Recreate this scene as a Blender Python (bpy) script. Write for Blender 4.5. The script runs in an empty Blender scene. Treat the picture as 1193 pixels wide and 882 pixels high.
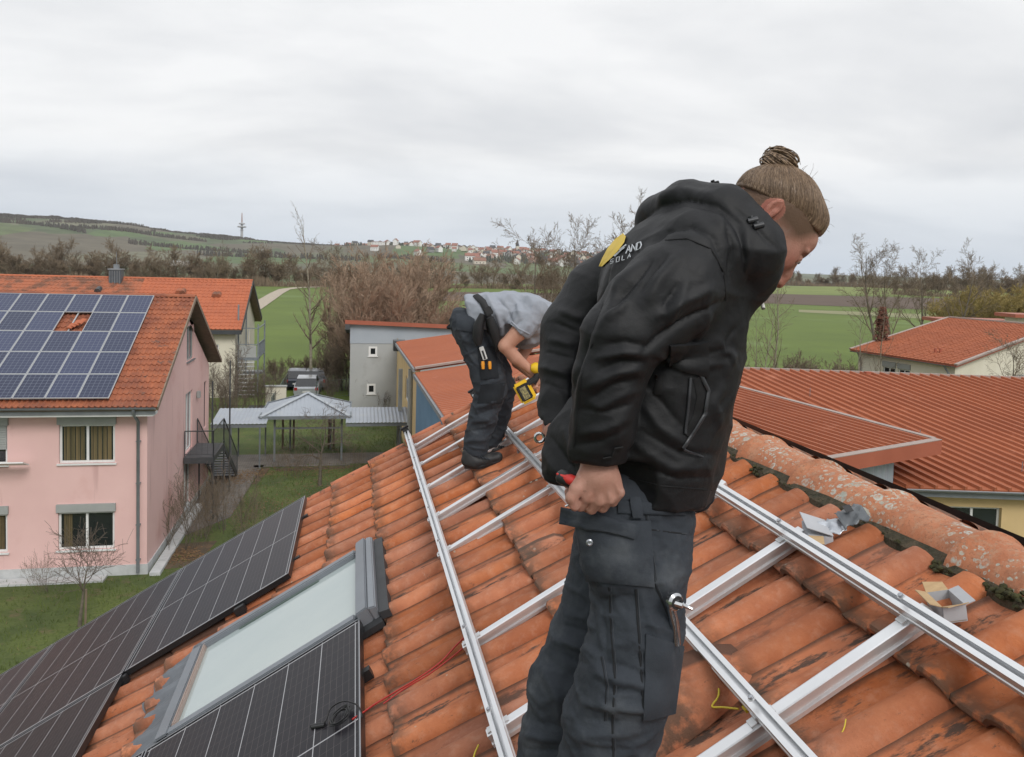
import bpy, bmesh, math, random
import numpy as np
from mathutils import Vector, Matrix, noise as mnoise
S = bpy.context.scene
COL = S.collection
# ---------------------------------------------------------------- camera
FPX, PCX, PCY, IMW = 950.0, 596.0, 358.54, 1193.0
PITCH, ROLL, YAW = math.radians(3.0), 0.026, math.radians(10.9095)
_F = Vector((math.sin(YAW), math.cos(YAW), 0)); _R = Vector((math.cos(YAW), -math.sin(YAW), 0)); _U = Vector((0, 0, 1))
_F2 = _F*math.cos(PITCH) - _U*math.sin(PITCH); _U2 = _U*math.cos(PITCH) + _F*math.sin(PITCH)
CR = _R*math.cos(ROLL) + _U2*math.sin(ROLL); CU = _U2*math.cos(ROLL) - _R*math.sin(ROLL); CF = _F2
EYE = Vector((0, 0, 9.9))
cam_d = bpy.data.cameras.new('camera'); cam = bpy.data.objects.new('camera', cam_d); COL.objects.link(cam); S.camera = cam
cam.matrix_world = Matrix(((CR.x, CU.x, -CF.x, EYE.x), (CR.y, CU.y, -CF.y, EYE.y), (CR.z, CU.z, -CF.z, EYE.z), (0, 0, 0, 1)))
cam_d.sensor_width = 36.0; cam_d.lens = 36.0*FPX/IMW; cam_d.shift_y = -(441.0-PCY)/IMW
cam_d.clip_start = 0.05; cam_d.clip_end = 30000
# ---------------------------------------------------------------- sky, sun, exposure
SUN_EL, SUN_AZ = math.radians(40), math.radians(165)      # azimuth clockwise from +Y
wd = bpy.data.worlds.new('World'); S.world = wd; wd.use_nodes = True
def build_world():
    nt = wd.node_tree; N = nt.nodes; L = nt.links; N.clear()
    out = N.new('ShaderNodeOutputWorld'); bg1 = N.new('ShaderNodeBackground'); bg2 = N.new('ShaderNodeBackground'); mx = N.new('ShaderNodeMixShader')
    sky = N.new('ShaderNodeTexSky'); sky.sky_type = 'NISHITA'; sky.sun_disc = False
    sky.sun_elevation = SUN_EL; sky.sun_rotation = SUN_AZ; sky.altitude = 200; sky.dust_density = 3
    bg1.inputs['Strength'].default_value = 0.1
    L.new(sky.outputs[0], bg1.inputs[0])
    tc = N.new('ShaderNodeTexCoord'); sep = N.new('ShaderNodeSeparateXYZ'); L.new(tc.outputs['Generated'], sep.inputs[0])
    # cloud deck: direction divided by elevation, so the clouds flatten towards the horizon
    mxz = N.new('ShaderNodeMath'); mxz.operation = 'MAXIMUM'; mxz.inputs[1].default_value = 0.0; L.new(sep.outputs[2], mxz.inputs[0])
    ad = N.new('ShaderNodeMath'); ad.operation = 'ADD'; ad.inputs[1].default_value = 0.24; L.new(mxz.outputs[0], ad.inputs[0])
    dv = N.new('ShaderNodeVectorMath'); dv.operation = 'DIVIDE'; L.new(tc.outputs['Generated'], dv.inputs[0])
    cb = N.new('ShaderNodeCombineXYZ')
    for i in range(3): L.new(ad.outputs[0], cb.inputs[i])
    L.new(cb.outputs[0], dv.inputs[1])
    n1 = N.new('ShaderNodeTexNoise'); n1.inputs['Scale'].default_value = 1.15; n1.inputs['Detail'].default_value = 6; n1.inputs['Roughness'].default_value = 0.52; n1.inputs['Distortion'].default_value = 0.25
    mp = N.new('ShaderNodeMapping'); mp.inputs['Scale'].default_value = (0.8, 1.25, 0.3); mp.inputs['Rotation'].default_value = (0, 0, 0.2); mp.inputs['Location'].default_value = (3.1, 1.7, 0)
    L.new(dv.outputs[0], mp.inputs[0]); L.new(mp.outputs[0], n1.inputs[0])
    rp = N.new('ShaderNodeValToRGB'); L.new(n1.outputs[0], rp.inputs[0])
    e = rp.color_ramp.elements; e[0].position = 0.30; e[0].color = (0.61, 0.625, 0.65, 1); e[1].position = 0.60; e[1].color = (0.815, 0.82, 0.825, 1)
    m2 = rp.color_ramp.elements.new(0.45); m2.color = (0.70, 0.71, 0.725, 1)
    # towards the horizon the deck turns bluish grey
    r2 = N.new('ShaderNodeValToRGB'); L.new(mxz.outputs[0], r2.inputs[0]); e = r2.color_ramp.elements
    e[0].position = 0.0; e[0].color = (1, 1, 1, 1); e[1].position = 0.13; e[1].color = (0, 0, 0, 1)
    mh = N.new('ShaderNodeMix'); mh.data_type = 'RGBA'; L.new(rp.outputs[0], mh.inputs[6]); mh.inputs[7].default_value = (0.53, 0.60, 0.69, 1)
    hf = N.new('ShaderNodeMath'); hf.operation = 'MULTIPLY'; hf.inputs[1].default_value = 0.8; L.new(r2.outputs[0], hf.inputs[0]); L.new(hf.outputs[0], mh.inputs[0])
    # an overcast sky grows brighter towards the zenith
    r3 = N.new('ShaderNodeMapRange'); L.new(mxz.outputs[0], r3.inputs[0]); r3.inputs[1].default_value = 0.35; r3.inputs[2].default_value = 1.0; r3.inputs[3].default_value = 1.0; r3.inputs[4].default_value = 1.45
    L.new(mh.outputs[2], bg2.inputs[0]); L.new(r3.outputs[0], bg2.inputs[1])
    mx.inputs[0].default_value = 0.97
    L.new(bg1.outputs[0], mx.inputs[1]); L.new(bg2.outputs[0], mx.inputs[2]); L.new(mx.outputs[0], out.inputs[0])
build_world()
sd = bpy.data.lights.new('sun', 'SUN'); sd.energy = 1.45; sd.angle = math.radians(25); sd.color = (1.0, 0.97, 0.93)
sun = bpy.data.objects.new('sun', sd); COL.objects.link(sun)
sun.rotation_euler = Vector((math.sin(SUN_AZ)*math.cos(SUN_EL), math.cos(SUN_AZ)*math.cos(SUN_EL), math.sin(SUN_EL))).to_track_quat('Z', 'Y').to_euler()
S.view_settings.view_transform = 'Standard'; S.view_settings.look = 'None'; S.view_settings.gamma = 1.0; S.view_settings.exposure = 0.24
S.cycles.max_bounces = 6; S.cycles.diffuse_bounces = 3; S.cycles.glossy_bounces = 3; S.cycles.transparent_max_bounces = 12; S.cycles.volume_bounces = 0

# ---------------------------------------------------------------- helpers
def ray(px, py): return CR*((px-PCX)/FPX) + CU*((PCY-py)/FPX) + CF
def at(px, py, d): return EYE + ray(px, py)*d                    # a point seen at a pixel, d metres deep
def onz(px, py, z=0.0): r = ray(px, py); return EYE + r*((z-EYE.z)/r.z)
def onx(px, py, x): r = ray(px, py); return EYE + r*((x-EYE.x)/r.x)
def ony(px, py, y): r = ray(px, py); return EYE + r*((y-EYE.y)/r.y)
def onpl(px, py, p, n): r = ray(px, py); return EYE + r*((p-EYE).dot(n)/r.dot(n))
def V(*a): return Vector(a)
def wo(o):
    v = Vector((0, 0, 0))
    while o is not None: v += o.location; o = o.parent
    return v
def meta(o, label=None, cat=None, group=None, kind=None):
    for k, v in (('label', label), ('category', cat), ('group', group), ('kind', kind)):
        if v: o[k] = v
    return o
def thing(name, label, cat, loc=(0, 0, 0), group=None, rz=0):
    o = bpy.data.objects.new(name, None); COL.objects.link(o); o.location = loc; o.rotation_euler = (0, 0, rz); o.empty_display_size = .2
    return meta(o, label, cat, group)
def link_mesh(name, me, m, parent=None, loc=None):
    o = bpy.data.objects.new(name, me); COL.objects.link(o)
    if m is not None and not me.materials: me.materials.append(m)
    if parent is not None: o.parent = parent
    if loc is not None: o.location = loc
    return o
class MB:
    def __init__(s): s.v = []; s.f = []; s.mi = []; s.cm = 0
    def add(s, vs, fs):
        b = len(s.v); s.v += [tuple(v) for v in vs]
        for f in fs: s.f.append(tuple(i+b for i in f)); s.mi.append(s.cm)
        return s
    def box(s, c, size, rz=0.0, M=None):
        hx, hy, hz = size[0]/2, size[1]/2, size[2]/2
        vs = [Vector((x, y, z)) for x in (-hx, hx) for y in (-hy, hy) for z in (-hz, hz)]
        if M is None: M = Matrix.Rotation(rz, 3, 'Z')
        c = Vector(c)
        return s.add([M @ v + c for v in vs], [(0, 1, 3, 2), (4, 6, 7, 5), (0, 4, 5, 1), (2, 3, 7, 6), (0, 2, 6, 4), (1, 5, 7, 3)])
    def bb(s, x0, x1, y0, y1, z0, z1): return s.box(((x0+x1)/2, (y0+y1)/2, (z0+z1)/2), (abs(x1-x0), abs(y1-y0), abs(z1-z0)))
    def hexa(s, a, b):   # two quads of four points, joined
        return s.add(list(a)+list(b), [(3, 2, 1, 0), (4, 5, 6, 7)]+[(i, (i+1) % 4, 4+(i+1) % 4, 4+i) for i in range(4)])
    def slab(s, q, t):   # polygon q thickened by vector t
        n = len(q); q = [Vector(p) for p in q]; t = Vector(t)
        return s.add(q+[p+t for p in q], [tuple(range(n))[::-1], tuple(range(n, 2*n))]+[(i, (i+1) % n, n+(i+1) % n, n+i) for i in range(n)])
    def quad(s, *q): return s.add(q, [tuple(range(len(q)))])
    def bar(s, a, b, w, h, up=(0, 0, 1)):
        a = Vector(a); b = Vector(b); d = (b-a).normalized(); x = d.cross(Vector(up))
        if x.length < 1e-5: x = Vector((1, 0, 0))
        x.normalize(); u = x.cross(d).normalized(); x *= w/2; u *= h/2
        return s.hexa([a-x-u, a+x-u, a+x+u, a-x+u], [b-x-u, b+x-u, b+x+u, b-x+u])
    def prof(s, a, b, pts, up=(0, 0, 1), closed=True, caps=True):    # extrude a 2-D profile (x right, y up) from a to b
        a = Vector(a); b = Vector(b); d = (b-a).normalized(); x = d.cross(Vector(up)).normalized(); u = x.cross(d).normalized()
        n = len(pts); vs = [a+x*p[0]+u*p[1] for p in pts]+[b+x*p[0]+u*p[1] for p in pts]
        fs = [(i, (i+1) % n, n+(i+1) % n, n+i) for i in range(n if closed else n-1)]
        if closed and caps: fs += [tuple(range(n))[::-1], tuple(range(n, 2*n))]
        return s.add(vs, fs)
    def tube(s, pts, r, n=6, cap=True):
        pts = [Vector(p) for p in pts]; k = len(pts); rs = r if isinstance(r, (list, tuple)) else [r]*k
        t0 = (pts[1]-pts[0]).normalized(); x = t0.orthogonal().normalized(); vs = []
        for i, p in enumerate(pts):
            t = (pts[min(i+1, k-1)]-pts[max(i-1, 0)]).normalized(); x = (x-t*x.dot(t)).normalized(); y = t.cross(x)
            vs += [p+(x*math.cos(2*math.pi*j/n)+y*math.sin(2*math.pi*j/n))*rs[i] for j in range(n)]
        fs = [(i*n+j, i*n+(j+1) % n, (i+1)*n+(j+1) % n, (i+1)*n+j) for i in range(k-1) for j in range(n)]
        if cap: fs += [tuple(range(n))[::-1], tuple(range((k-1)*n, k*n))]
        return s.add(vs, fs)
    def lathe(s, c, prof, n=16, axis='Z'):
        c = Vector(c); vs = []
        for (r, z) in prof:
            for j in range(n):
                a = 2*math.pi*j/n; p = Vector((r*math.cos(a), r*math.sin(a), z))
                if axis == 'X': p = Vector((p.z, p.x, p.y))
                if axis == 'Y': p = Vector((p.x, p.z, p.y))
                vs.append(c+p)
        k = len(prof)
        return s.add(vs, [(i*n+j, i*n+(j+1) % n, (i+1)*n+(j+1) % n, (i+1)*n+j) for i in range(k-1) for j in range(n)]+[tuple(range(n))[::-1], tuple(range((k-1)*n, k*n))])
    def build(s, name, m, parent=None, smooth=None, loc=None, local=False, bevel=0, **kw):
        off = Vector((0, 0, 0))
        if loc is not None: off = Vector(loc)
        if parent is not None and not local: off = wo(parent)+off
        me = bpy.data.meshes.new(name)
        me.from_pydata([(v[0]-off.x, v[1]-off.y, v[2]-off.z) for v in s.v] if not local else s.v, [], s.f)
        ms = m if isinstance(m, (list, tuple)) else [m]
        for q in ms: me.materials.append(q)
        if len(ms) > 1: me.polygons.foreach_set('material_index', s.mi)
        bm = bmesh.new(); bm.from_mesh(me); bmesh.ops.recalc_face_normals(bm, faces=bm.faces)
        if bevel: bmesh.ops.bevel(bm, geom=[e for e in bm.edges if e.calc_face_angle(0) > .5], offset=bevel, segments=2, affect='EDGES', clamp_overlap=True)
        bm.to_mesh(me); bm.free()
        if smooth is not None: smooth_by(me, smooth)
        o = link_mesh(name, me, None, parent)
        if loc is not None: o.location = loc
        return meta(o, **kw)
def smooth_by(me, deg):
    me.shade_smooth()
    if deg < 180:
        me.set_sharp_from_angle(angle=math.radians(deg))
def np_mesh(name, v, f):
    me = bpy.data.meshes.new(name); me.from_pydata([tuple(p) for p in v], [], [tuple(q) for q in f]); return me
def copy_tree(o, parent=None, **kw):
    c = o.copy(); COL.objects.link(c)
    if parent is not None: c.parent = parent
    for ch in o.children: copy_tree(ch, c)
    return meta(c, **kw)
# ---- materials
def nodes(m): return m.node_tree.nodes, m.node_tree.links
def mat(name, c1, c2=None, rough=0.6, metal=0.0, scale=4.0, detail=5, bump=0.0, bscale=None, rand=0.0, spots=None, streak=None, spec=None, stretch=(1, 1, 1), coat=0.0, lo=.35, hi=.65, sheen=0, rvar=0.0):
    """Principled with two-tone noise; spots/streak = (colour, scale, threshold, softness[, stretch]) stains; rand = per-object brightness change."""
    m = bpy.data.materials.new(name); m.use_nodes = True; N, L = nodes(m); b = N['Principled BSDF']
    b.inputs['Roughness'].default_value = rough; b.inputs['Metallic'].default_value = metal
    if spec is not None: b.inputs['Specular IOR Level'].default_value = spec
    if coat: b.inputs['Coat Weight'].default_value = coat
    if sheen: b.inputs['Sheen Weight'].default_value = sheen
    tc = N.new('ShaderNodeTexCoord'); vec = tc.outputs['Object']
    oi = N.new('ShaderNodeObjectInfo')
    if rand:
        mul = N.new('ShaderNodeVectorMath'); mul.operation = 'ADD'; sc = N.new('ShaderNodeMath'); sc.operation = 'MULTIPLY'; sc.inputs[1].default_value = 37.0
        L.new(oi.outputs['Random'], sc.inputs[0]); L.new(vec, mul.inputs[0]); L.new(sc.outputs[0], mul.inputs[1]); vec = mul.outputs[0]
    mp = N.new('ShaderNodeMapping'); mp.inputs['Scale'].default_value = stretch; L.new(vec, mp.inputs[0]); v2 = mp.outputs[0]
    def noise(s, v=v2, d=detail, r=.6):
        n = N.new('ShaderNodeTexNoise'); n.inputs['Scale'].default_value = s; n.inputs['Detail'].default_value = d; n.inputs['Roughness'].default_value = r; L.new(v, n.inputs['Vector']); return n.outputs[0]
    def ramp(x, a, b2):
        r = N.new('ShaderNodeMapRange'); r.inputs[1].default_value = a; r.inputs[2].default_value = b2; L.new(x, r.inputs[0]); return r.outputs[0]
    def mix(f, a, c):
        q = N.new('ShaderNodeMix'); q.data_type = 'RGBA'
        if hasattr(f, 'links') or not isinstance(f, (int, float)): L.new(f, q.inputs[0])
        else: q.inputs[0].default_value = f
        for s_, i in ((a, 6), (c, 7)):
            if isinstance(s_, tuple): q.inputs[i].default_value = (*s_, 1)
            else: L.new(s_, q.inputs[i])
        return q.outputs[2]
    c2 = c2 or tuple(x*.8 for x in c1)
    nz = noise(scale); col = mix(ramp(nz, lo, hi), c2, c1)
    for st in (spots or []):
        v = v2
        if len(st) > 4:
            mm = N.new('ShaderNodeMapping'); mm.inputs['Scale'].default_value = st[4]; L.new(vec, mm.inputs[0]); v = mm.outputs[0]
        n = noise(st[1], v); col = mix(ramp(n, st[2], st[2]+st[3]), col, st[0])
    if rand:
        hs = N.new('ShaderNodeHueSaturation'); mr = N.new('ShaderNodeMapRange'); mr.inputs[3].default_value = 1-rand; mr.inputs[4].default_value = 1+rand
        L.new(oi.outputs['Random'], mr.inputs[0]); L.new(mr.outputs[0], hs.inputs['Value']); L.new(col, hs.inputs['Color']); col = hs.outputs[0]
    L.new(col, b.inputs['Base Color'])
    if rvar:
        mr = N.new('ShaderNodeMapRange'); mr.inputs[3].default_value = rough-rvar; mr.inputs[4].default_value = rough+rvar; L.new(noise(scale*2.3), mr.inputs[0]); L.new(mr.outputs[0], b.inputs['Roughness'])
    if bump:
        bp = N.new('ShaderNodeBump'); bp.inputs['Strength'].default_value = 1.0; bp.inputs['Distance'].default_value = bump; L.new(noise(bscale or scale*4), bp.inputs['Height']); L.new(bp.outputs[0], b.inputs['Normal'])
    return m
R = random.Random(7)
# ================================================================ TERRAIN
def sstep(a, b, x):
    t = min(1.0, max(0.0, (x-a)/(b-a))); return t*t*(3-2*t)
CREST = [(-300, 40), (0, 35), (60, 33.5), (150, 29), (200, 23.5), (300, 18.5), (400, 16), (450, 20), (500, 18.5), (560, 17), (620, 16), (690, 13), (750, 10), (850, 3), (950, -2), (1100, -5), (1500, -5)]
def crest_px(px):
    for (a, u), (b, w) in zip(CREST, CREST[1:]):
        if px < b: return u+(w-u)*max(0, (px-a))/(b-a)
    return CREST[-1][1]
def terr(x, y):
    r = math.hypot(x, y)
    if r < 90: return 0.0
    d = x*_F.x+y*_F.y; l = x*_R.x+y*_R.y
    px = PCX+FPX*l/d if d > 1 else (-600 if l < 0 else 1600)
    px = max(-300, min(1500, px))
    hc = crest_px(px)/FPX*2900+8 if d > 1 else 60
    side = sstep(620, 1000, px)
    z = hc*sstep(900, 2900, r)**1.15 + 8*sstep(2900, 6000, r)*(1-side)
    if 900 < r: z += (mnoise.noise(Vector((x/400, y/400, 0)))*16+mnoise.noise(Vector((x/150, y/150, 3)))*5)*sstep(1000, 2000, r)*(1-sstep(2500, 2900, r))*(1-side)
    z -= 11*side*sstep(650, 1000, r)
    return z
M_lawn = mat('lawn_grass', (.105, .135, .03), (.05, .075, .018), .9, scale=.55, detail=8, spots=[((.13, .10, .05), 1.7, .56, .14), ((.05, .07, .015), 9, .5, .2)], bump=.05, bscale=14)
def terrain_mat():
    m = bpy.data.materials.new('countryside'); m.use_nodes = True; N, L = nodes(m); b = N['Principled BSDF']; b.inputs['Roughness'].default_value = .95
    tc = N.new('ShaderNodeTexCoord'); mp = N.new('ShaderNodeMapping'); mp.inputs['Scale'].default_value = (.0042, .0013, 0); mp.inputs['Rotation'].default_value = (0, 0, .35); L.new(tc.outputs['Object'], mp.inputs[0])
    nz = N.new('ShaderNodeTexNoise'); nz.inputs['Scale'].default_value = 3; L.new(mp.outputs[0], nz.inputs[0])
    ad = N.new('ShaderNodeMix'); ad.data_type = 'VECTOR'; ad.inputs[0].default_value = .12; L.new(mp.outputs[0], ad.inputs[4]); L.new(nz.outputs['Color'], ad.inputs[5])
    vo = N.new('ShaderNodeTexVoronoi'); vo.inputs['Scale'].default_value = 2.2; vo.distance = 'CHEBYCHEV'; L.new(ad.outputs[1], vo.inputs['Vector'])
    sp = N.new('ShaderNodeSeparateColor'); L.new(vo.outputs['Color'], sp.inputs[0])
    rp = N.new('ShaderNodeValToRGB'); L.new(sp.outputs[0], rp.inputs[0]); rp.color_ramp.interpolation = 'CONSTANT'
    e = rp.color_ramp.elements; e[0].position = 0; e[0].color = (.105, .105, .06, 1); e[1].position = .18; e[1].color = (.10, .125, .05, 1)
    for p, c in ((.34, (.11, .095, .065)), (.5, (.075, .095, .045)), (.64, (.085, .125, .045)), (.76, (.14, .135, .085)), (.88, (.09, .085, .055))):
        q = rp.color_ramp.elements.new(p); q.color = (*c, 1)
    n2 = N.new('ShaderNodeTexNoise'); n2.inputs['Scale'].default_value = .02; n2.inputs['Detail'].default_value = 8; L.new(tc.outputs['Object'], n2.inputs[0])
    mr = N.new('ShaderNodeMapRange'); mr.inputs[1].default_value = .3; mr.inputs[2].default_value = .7; mr.inputs[3].default_value = .75; mr.inputs[4].default_value = 1.2; L.new(n2.outputs[0], mr.inputs[0])
    hs = N.new('ShaderNodeHueSaturation'); L.new(rp.outputs[0], hs.inputs['Color']); L.new(mr.outputs[0], hs.inputs['Value']); L.new(hs.outputs[0], b.inputs['Base Color'])
    return m
def build_terrain():
    rings = [0, 12, 25, 45, 70, 90, 120, 160, 210, 270, 340, 420, 520, 640, 780, 920, 1050, 1180, 1300, 1420, 1540, 1660, 1780, 1900, 2020, 2140, 2260, 2380, 2500, 2620, 2740, 2860, 2950, 3100, 3500, 4500, 7000, 12000]
    az = [math.radians(a) for a in list(np.arange(-50, 62, .5))+list(range(62, 310, 8))]
    n = len(az); v = []; f = []
    for r in rings:
        for a in az: x, y = r*math.sin(a), r*math.cos(a); v.append((x, y, terr(x, y)))
    for i in range(len(rings)-1):
        for j in range(n): f.append((i*n+j, (i+1)*n+j, (i+1)*n+(j+1) % n, i*n+(j+1) % n))
    me = np_mesh('ground', v, f); me.shade_smooth(); me.materials.append(terrain_mat())
    o = link_mesh('ground', me, None); o.location.z = -.012; meta(o, kind='structure')
build_terrain()
def sheet(name, m, pts, lift=.02, n=14, kind='structure'):
    """Four-cornered sheet draped on the terrain, subdivided n x n."""
    a, b, c, d = [Vector(p) for p in pts]; v = []; f = []
    for i in range(n+1):
        for j in range(n+1):
            u, w = i/n, j/n; p = (a*(1-u)+b*u)*(1-w)+(d*(1-u)+c*u)*w; v.append((p.x, p.y, terr(p.x, p.y)+lift))
    for i in range(n):
        for j in range(n): k = i*(n+1)+j; f.append((k, k+n+1, k+n+2, k+1))
    me = np_mesh(name, v, f); me.shade_smooth(); return meta(link_mesh(name, me, m), kind=kind)
def gp(px, py): return onz(px, py, 0)
M_green = mat('winter_wheat', (.105, .150, .018), (.083, .122, .015), .9, scale=.06, detail=6, spots=[((.12, .17, .045), .03, .58, .1)], bump=.04, bscale=5)
M_green2 = mat('pale_meadow', (.17, .20, .045), (.13, .165, .036), .9, scale=.03, detail=6)
M_brown = mat('ploughed_soil', (.10, .066, .045), (.08, .052, .036), .95, scale=.08, detail=6)
M_pale = mat('stubble', (.24, .22, .12), (.17, .19, .08), .95, scale=.05)
sheet('lawn', M_lawn, [V(-60, 14, 0), V(60, 14, 0), V(60, 62, 0), V(-60, 62, 0)], .008, 4)
sheet('wheat_field', M_green, [gp(-60, 470), gp(1300, 480), gp(1200, 347), gp(180, 328)], .03, 30)
sheet('meadow_strip', M_green2, [gp(700, 341), gp(1330, 347), gp(1260, 337), gp(700, 331)], .05, 20)
sheet('ploughed_field', M_brown, [gp(700, 346), gp(1250, 368), gp(1250, 352), gp(700, 337)], .09, 24)
sheet('ploughed_field', M_brown, [gp(420, 350), gp(700, 352), gp(700, 341), gp(420, 340)], .06, 16)
sheet('wheat_field', M_green, [gp(420, 338), gp(720, 343), gp(720, 332), gp(420, 330)], .08, 16)
sheet('stubble_strip', M_pale, [gp(930, 364), gp(1120, 374), gp(1120, 368), gp(930, 361)], .07, 10)
M_conc = mat('path_concrete', (.42, .36, .28), (.33, .28, .22), .9, scale=.8)
def strip(name, m, pts, w, lift):
    mb = MB(); P = [Vector(p) for p in pts]; L_ = []
    for i, p in enumerate(P):
        t = (P[min(i+1, len(P)-1)]-P[max(i-1, 0)]); t.z = 0; t.normalize(); s_ = Vector((t.y, -t.x, 0))*w/2
        for q in (p-s_, p+s_): L_.append((q.x, q.y, terr(q.x, q.y)+lift))
    mb.add(L_, [(2*i, 2*i+1, 2*i+3, 2*i+2) for i in range(len(P)-1)])
    return mb.build(name, m, kind='structure')
strip('farm_track', M_conc, [gp(284, 366), gp(300, 356), gp(312, 348.5), gp(322, 342), gp(331, 337.5), gp(345, 335.5), gp(375, 334.5), gp(430, 334)], 3.6, .14)

# ================================================================ TREES
def seg_mesh(name, segs, ns=3):
    """Tapered ns-sided tubes for (p0, p1, r0, r1) segments, as one mesh."""
    A = np.array([s[0] for s in segs], float); B = np.array([s[1] for s in segs], float); ra = np.array([s[2] for s in segs]); rb = np.array([s[3] for s in segs])
    d = B-A; d /= np.linalg.norm(d, axis=1)[:, None]+1e-9
    h = np.where(np.abs(d[:, 2:3]) > .9, np.array([[1., 0, 0]]), np.array([[0, 0, 1.]])); x = np.cross(d, h); x /= np.linalg.norm(x, axis=1)[:, None]; y = np.cross(d, x)
    vs = []
    for c, r in ((A, ra), (B, rb)):
        for j in range(ns):
            a = 2*math.pi*j/ns; vs.append(c+(x*math.cos(a)+y*math.sin(a))*r[:, None])
    v = np.stack(vs, 1).reshape(-1, 3); n = len(segs)
    base = np.arange(n)[:, None]*2*ns
    fs = np.concatenate([base+np.array([[j, (j+1) % ns, ns+(j+1) % ns, ns+j]]) for j in range(ns)], 0)
    me = bpy.data.meshes.new(name); me.vertices.add(len(v)); me.vertices.foreach_set('co', v.ravel()); me.loops.add(len(fs)*4); me.loops.foreach_set('vertex_index', fs.ravel().astype(np.int32))
    me.polygons.add(len(fs)); me.polygons.foreach_set('loop_start', np.arange(len(fs), dtype=np.int32)*4); me.polygons.foreach_set('loop_total', np.full(len(fs), 4, np.int32)); me.update(); me.shade_smooth()
    return me
def grow(seed, H, r0, stems=1, levels=4, kids=(9, 6, 5, 4), lean=.05, angle=(35, 60), first=.25, curl=.12, lift=.25, rmin=.006, ratio=(.45, .6), taper=.75, spread=0.0):
    """Leafless tree: returns (trunk segments, branch segments)."""
    rg = random.Random(seed); trunk = []; br = []
    def limb(p, d, length, r, lev):
        taper = .94 if lev == 0 else .8
        n = max(3, int(4+length*.9)) if lev == 0 else (4 if lev == 1 else 3 if lev < 3 else 2)
        pts = [(p.copy(), r)]; q = p.copy(); dd = d.copy()
        for i in range(n):
            dd = (dd+Vector((rg.gauss(0, 1), rg.gauss(0, 1), rg.gauss(0, 1)))*curl*(.45 if lev == 0 else 1)+Vector((0, 0, lift*(.3 if lev == 0 else .35 if lev == 1 else .14)))).normalized()
            q = q+dd*(length/n); rr = max(rmin, r*(1-taper*(i+1)/n)); pts.append((q.copy(), rr))
        for (a, ra), (b, rb) in zip(pts, pts[1:]): (trunk if lev == 0 else br).append((tuple(a), tuple(b), ra, rb))
        if lev >= levels: return
        k = kids[min(lev, len(kids)-1)]
        for j in range(k):
            t = (first if lev == 0 else .15)+(1-(first if lev == 0 else .15))*(j+rg.random()*.9)/k
            i = min(n-1, int(t*n)); u = t*n-i; a, ra = pts[i]; b, rb = pts[i+1]; s_ = a.lerp(b, u); sr = ra+(rb-ra)*u
            tdir = (b-a).normalized(); o = tdir.orthogonal().normalized(); o = Matrix.Rotation(rg.random()*6.283, 3, tdir) @ o
            an = math.radians(rg.uniform(*angle)); nd = (tdir*math.cos(an)+o*math.sin(an)).normalized()
            ll = length*rg.uniform(*ratio)*(1-.45*t if lev == 0 else 1-.25*t)
            limb(s_, nd, ll, max(rmin, sr*.62), lev+1)
    for s_ in range(stems):
        a = rg.random()*6.283; off = Vector((math.cos(a), math.sin(a), 0))*(spread*rg.random())
        d = Vector((math.cos(a)*lean*(1+spread*.3), math.sin(a)*lean*(1+spread*.3), 1)).normalized()
        limb(off, d, H*rg.uniform(.8, 1) if stems > 1 else H, r0*(rg.uniform(.6, 1) if stems > 1 else 1), 0)
    return trunk, br
def tree_proto(name, tname, bname, m1, m2, nst=6, nsb=3, **kw):
    t, b = grow(**kw); o = bpy.data.objects.new(name, None)
    k_ = link_mesh(tname, seg_mesh(tname, t, nst), m1, o)
    if tname == 'stems': k_['kind'] = 'stuff'
    link_mesh(bname, seg_mesh(bname, b, nsb), m2, o); return o
def place_tree(proto, p, label, cat='tree', group=None, s=1.0, rz=0.0, sz=None):
    c = proto.copy(); COL.objects.link(c); c.location = p; c.rotation_euler = (0, 0, rz); c.scale = (s, s, sz or s)
    for ch in proto.children: k = ch.copy(); COL.objects.link(k); k.parent = c
    return meta(c, label, cat, group)
def kill(o):
    for ch in list(o.children): bpy.data.objects.remove(ch)
    bpy.data.objects.remove(o)
M_bark = mat('grey_bark', (.17, .145, .11), (.10, .085, .065), .9, scale=6)
M_twig = mat('brown_twigs', (.22, .17, .12), (.15, .115, .08), .9, scale=2)
M_twig_far = mat('far_twigs', (.26, .195, .13), (.17, .13, .09), .95, scale=.3)
M_redtwig = mat('reddish_twigs', (.40, .285, .20), (.29, .21, .15), .9, scale=1)
M_palebark = mat('pale_bark', (.33, .30, .23), (.20, .18, .13), .85, scale=5)
M_yellowtwig = mat('yellow_willow_twigs', (.36, .27, .09), (.24, .19, .07), .9, scale=1)
M_darktwig = mat('dark_twigs', (.17, .13, .10), (.11, .085, .065), .9, scale=2)
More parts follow.
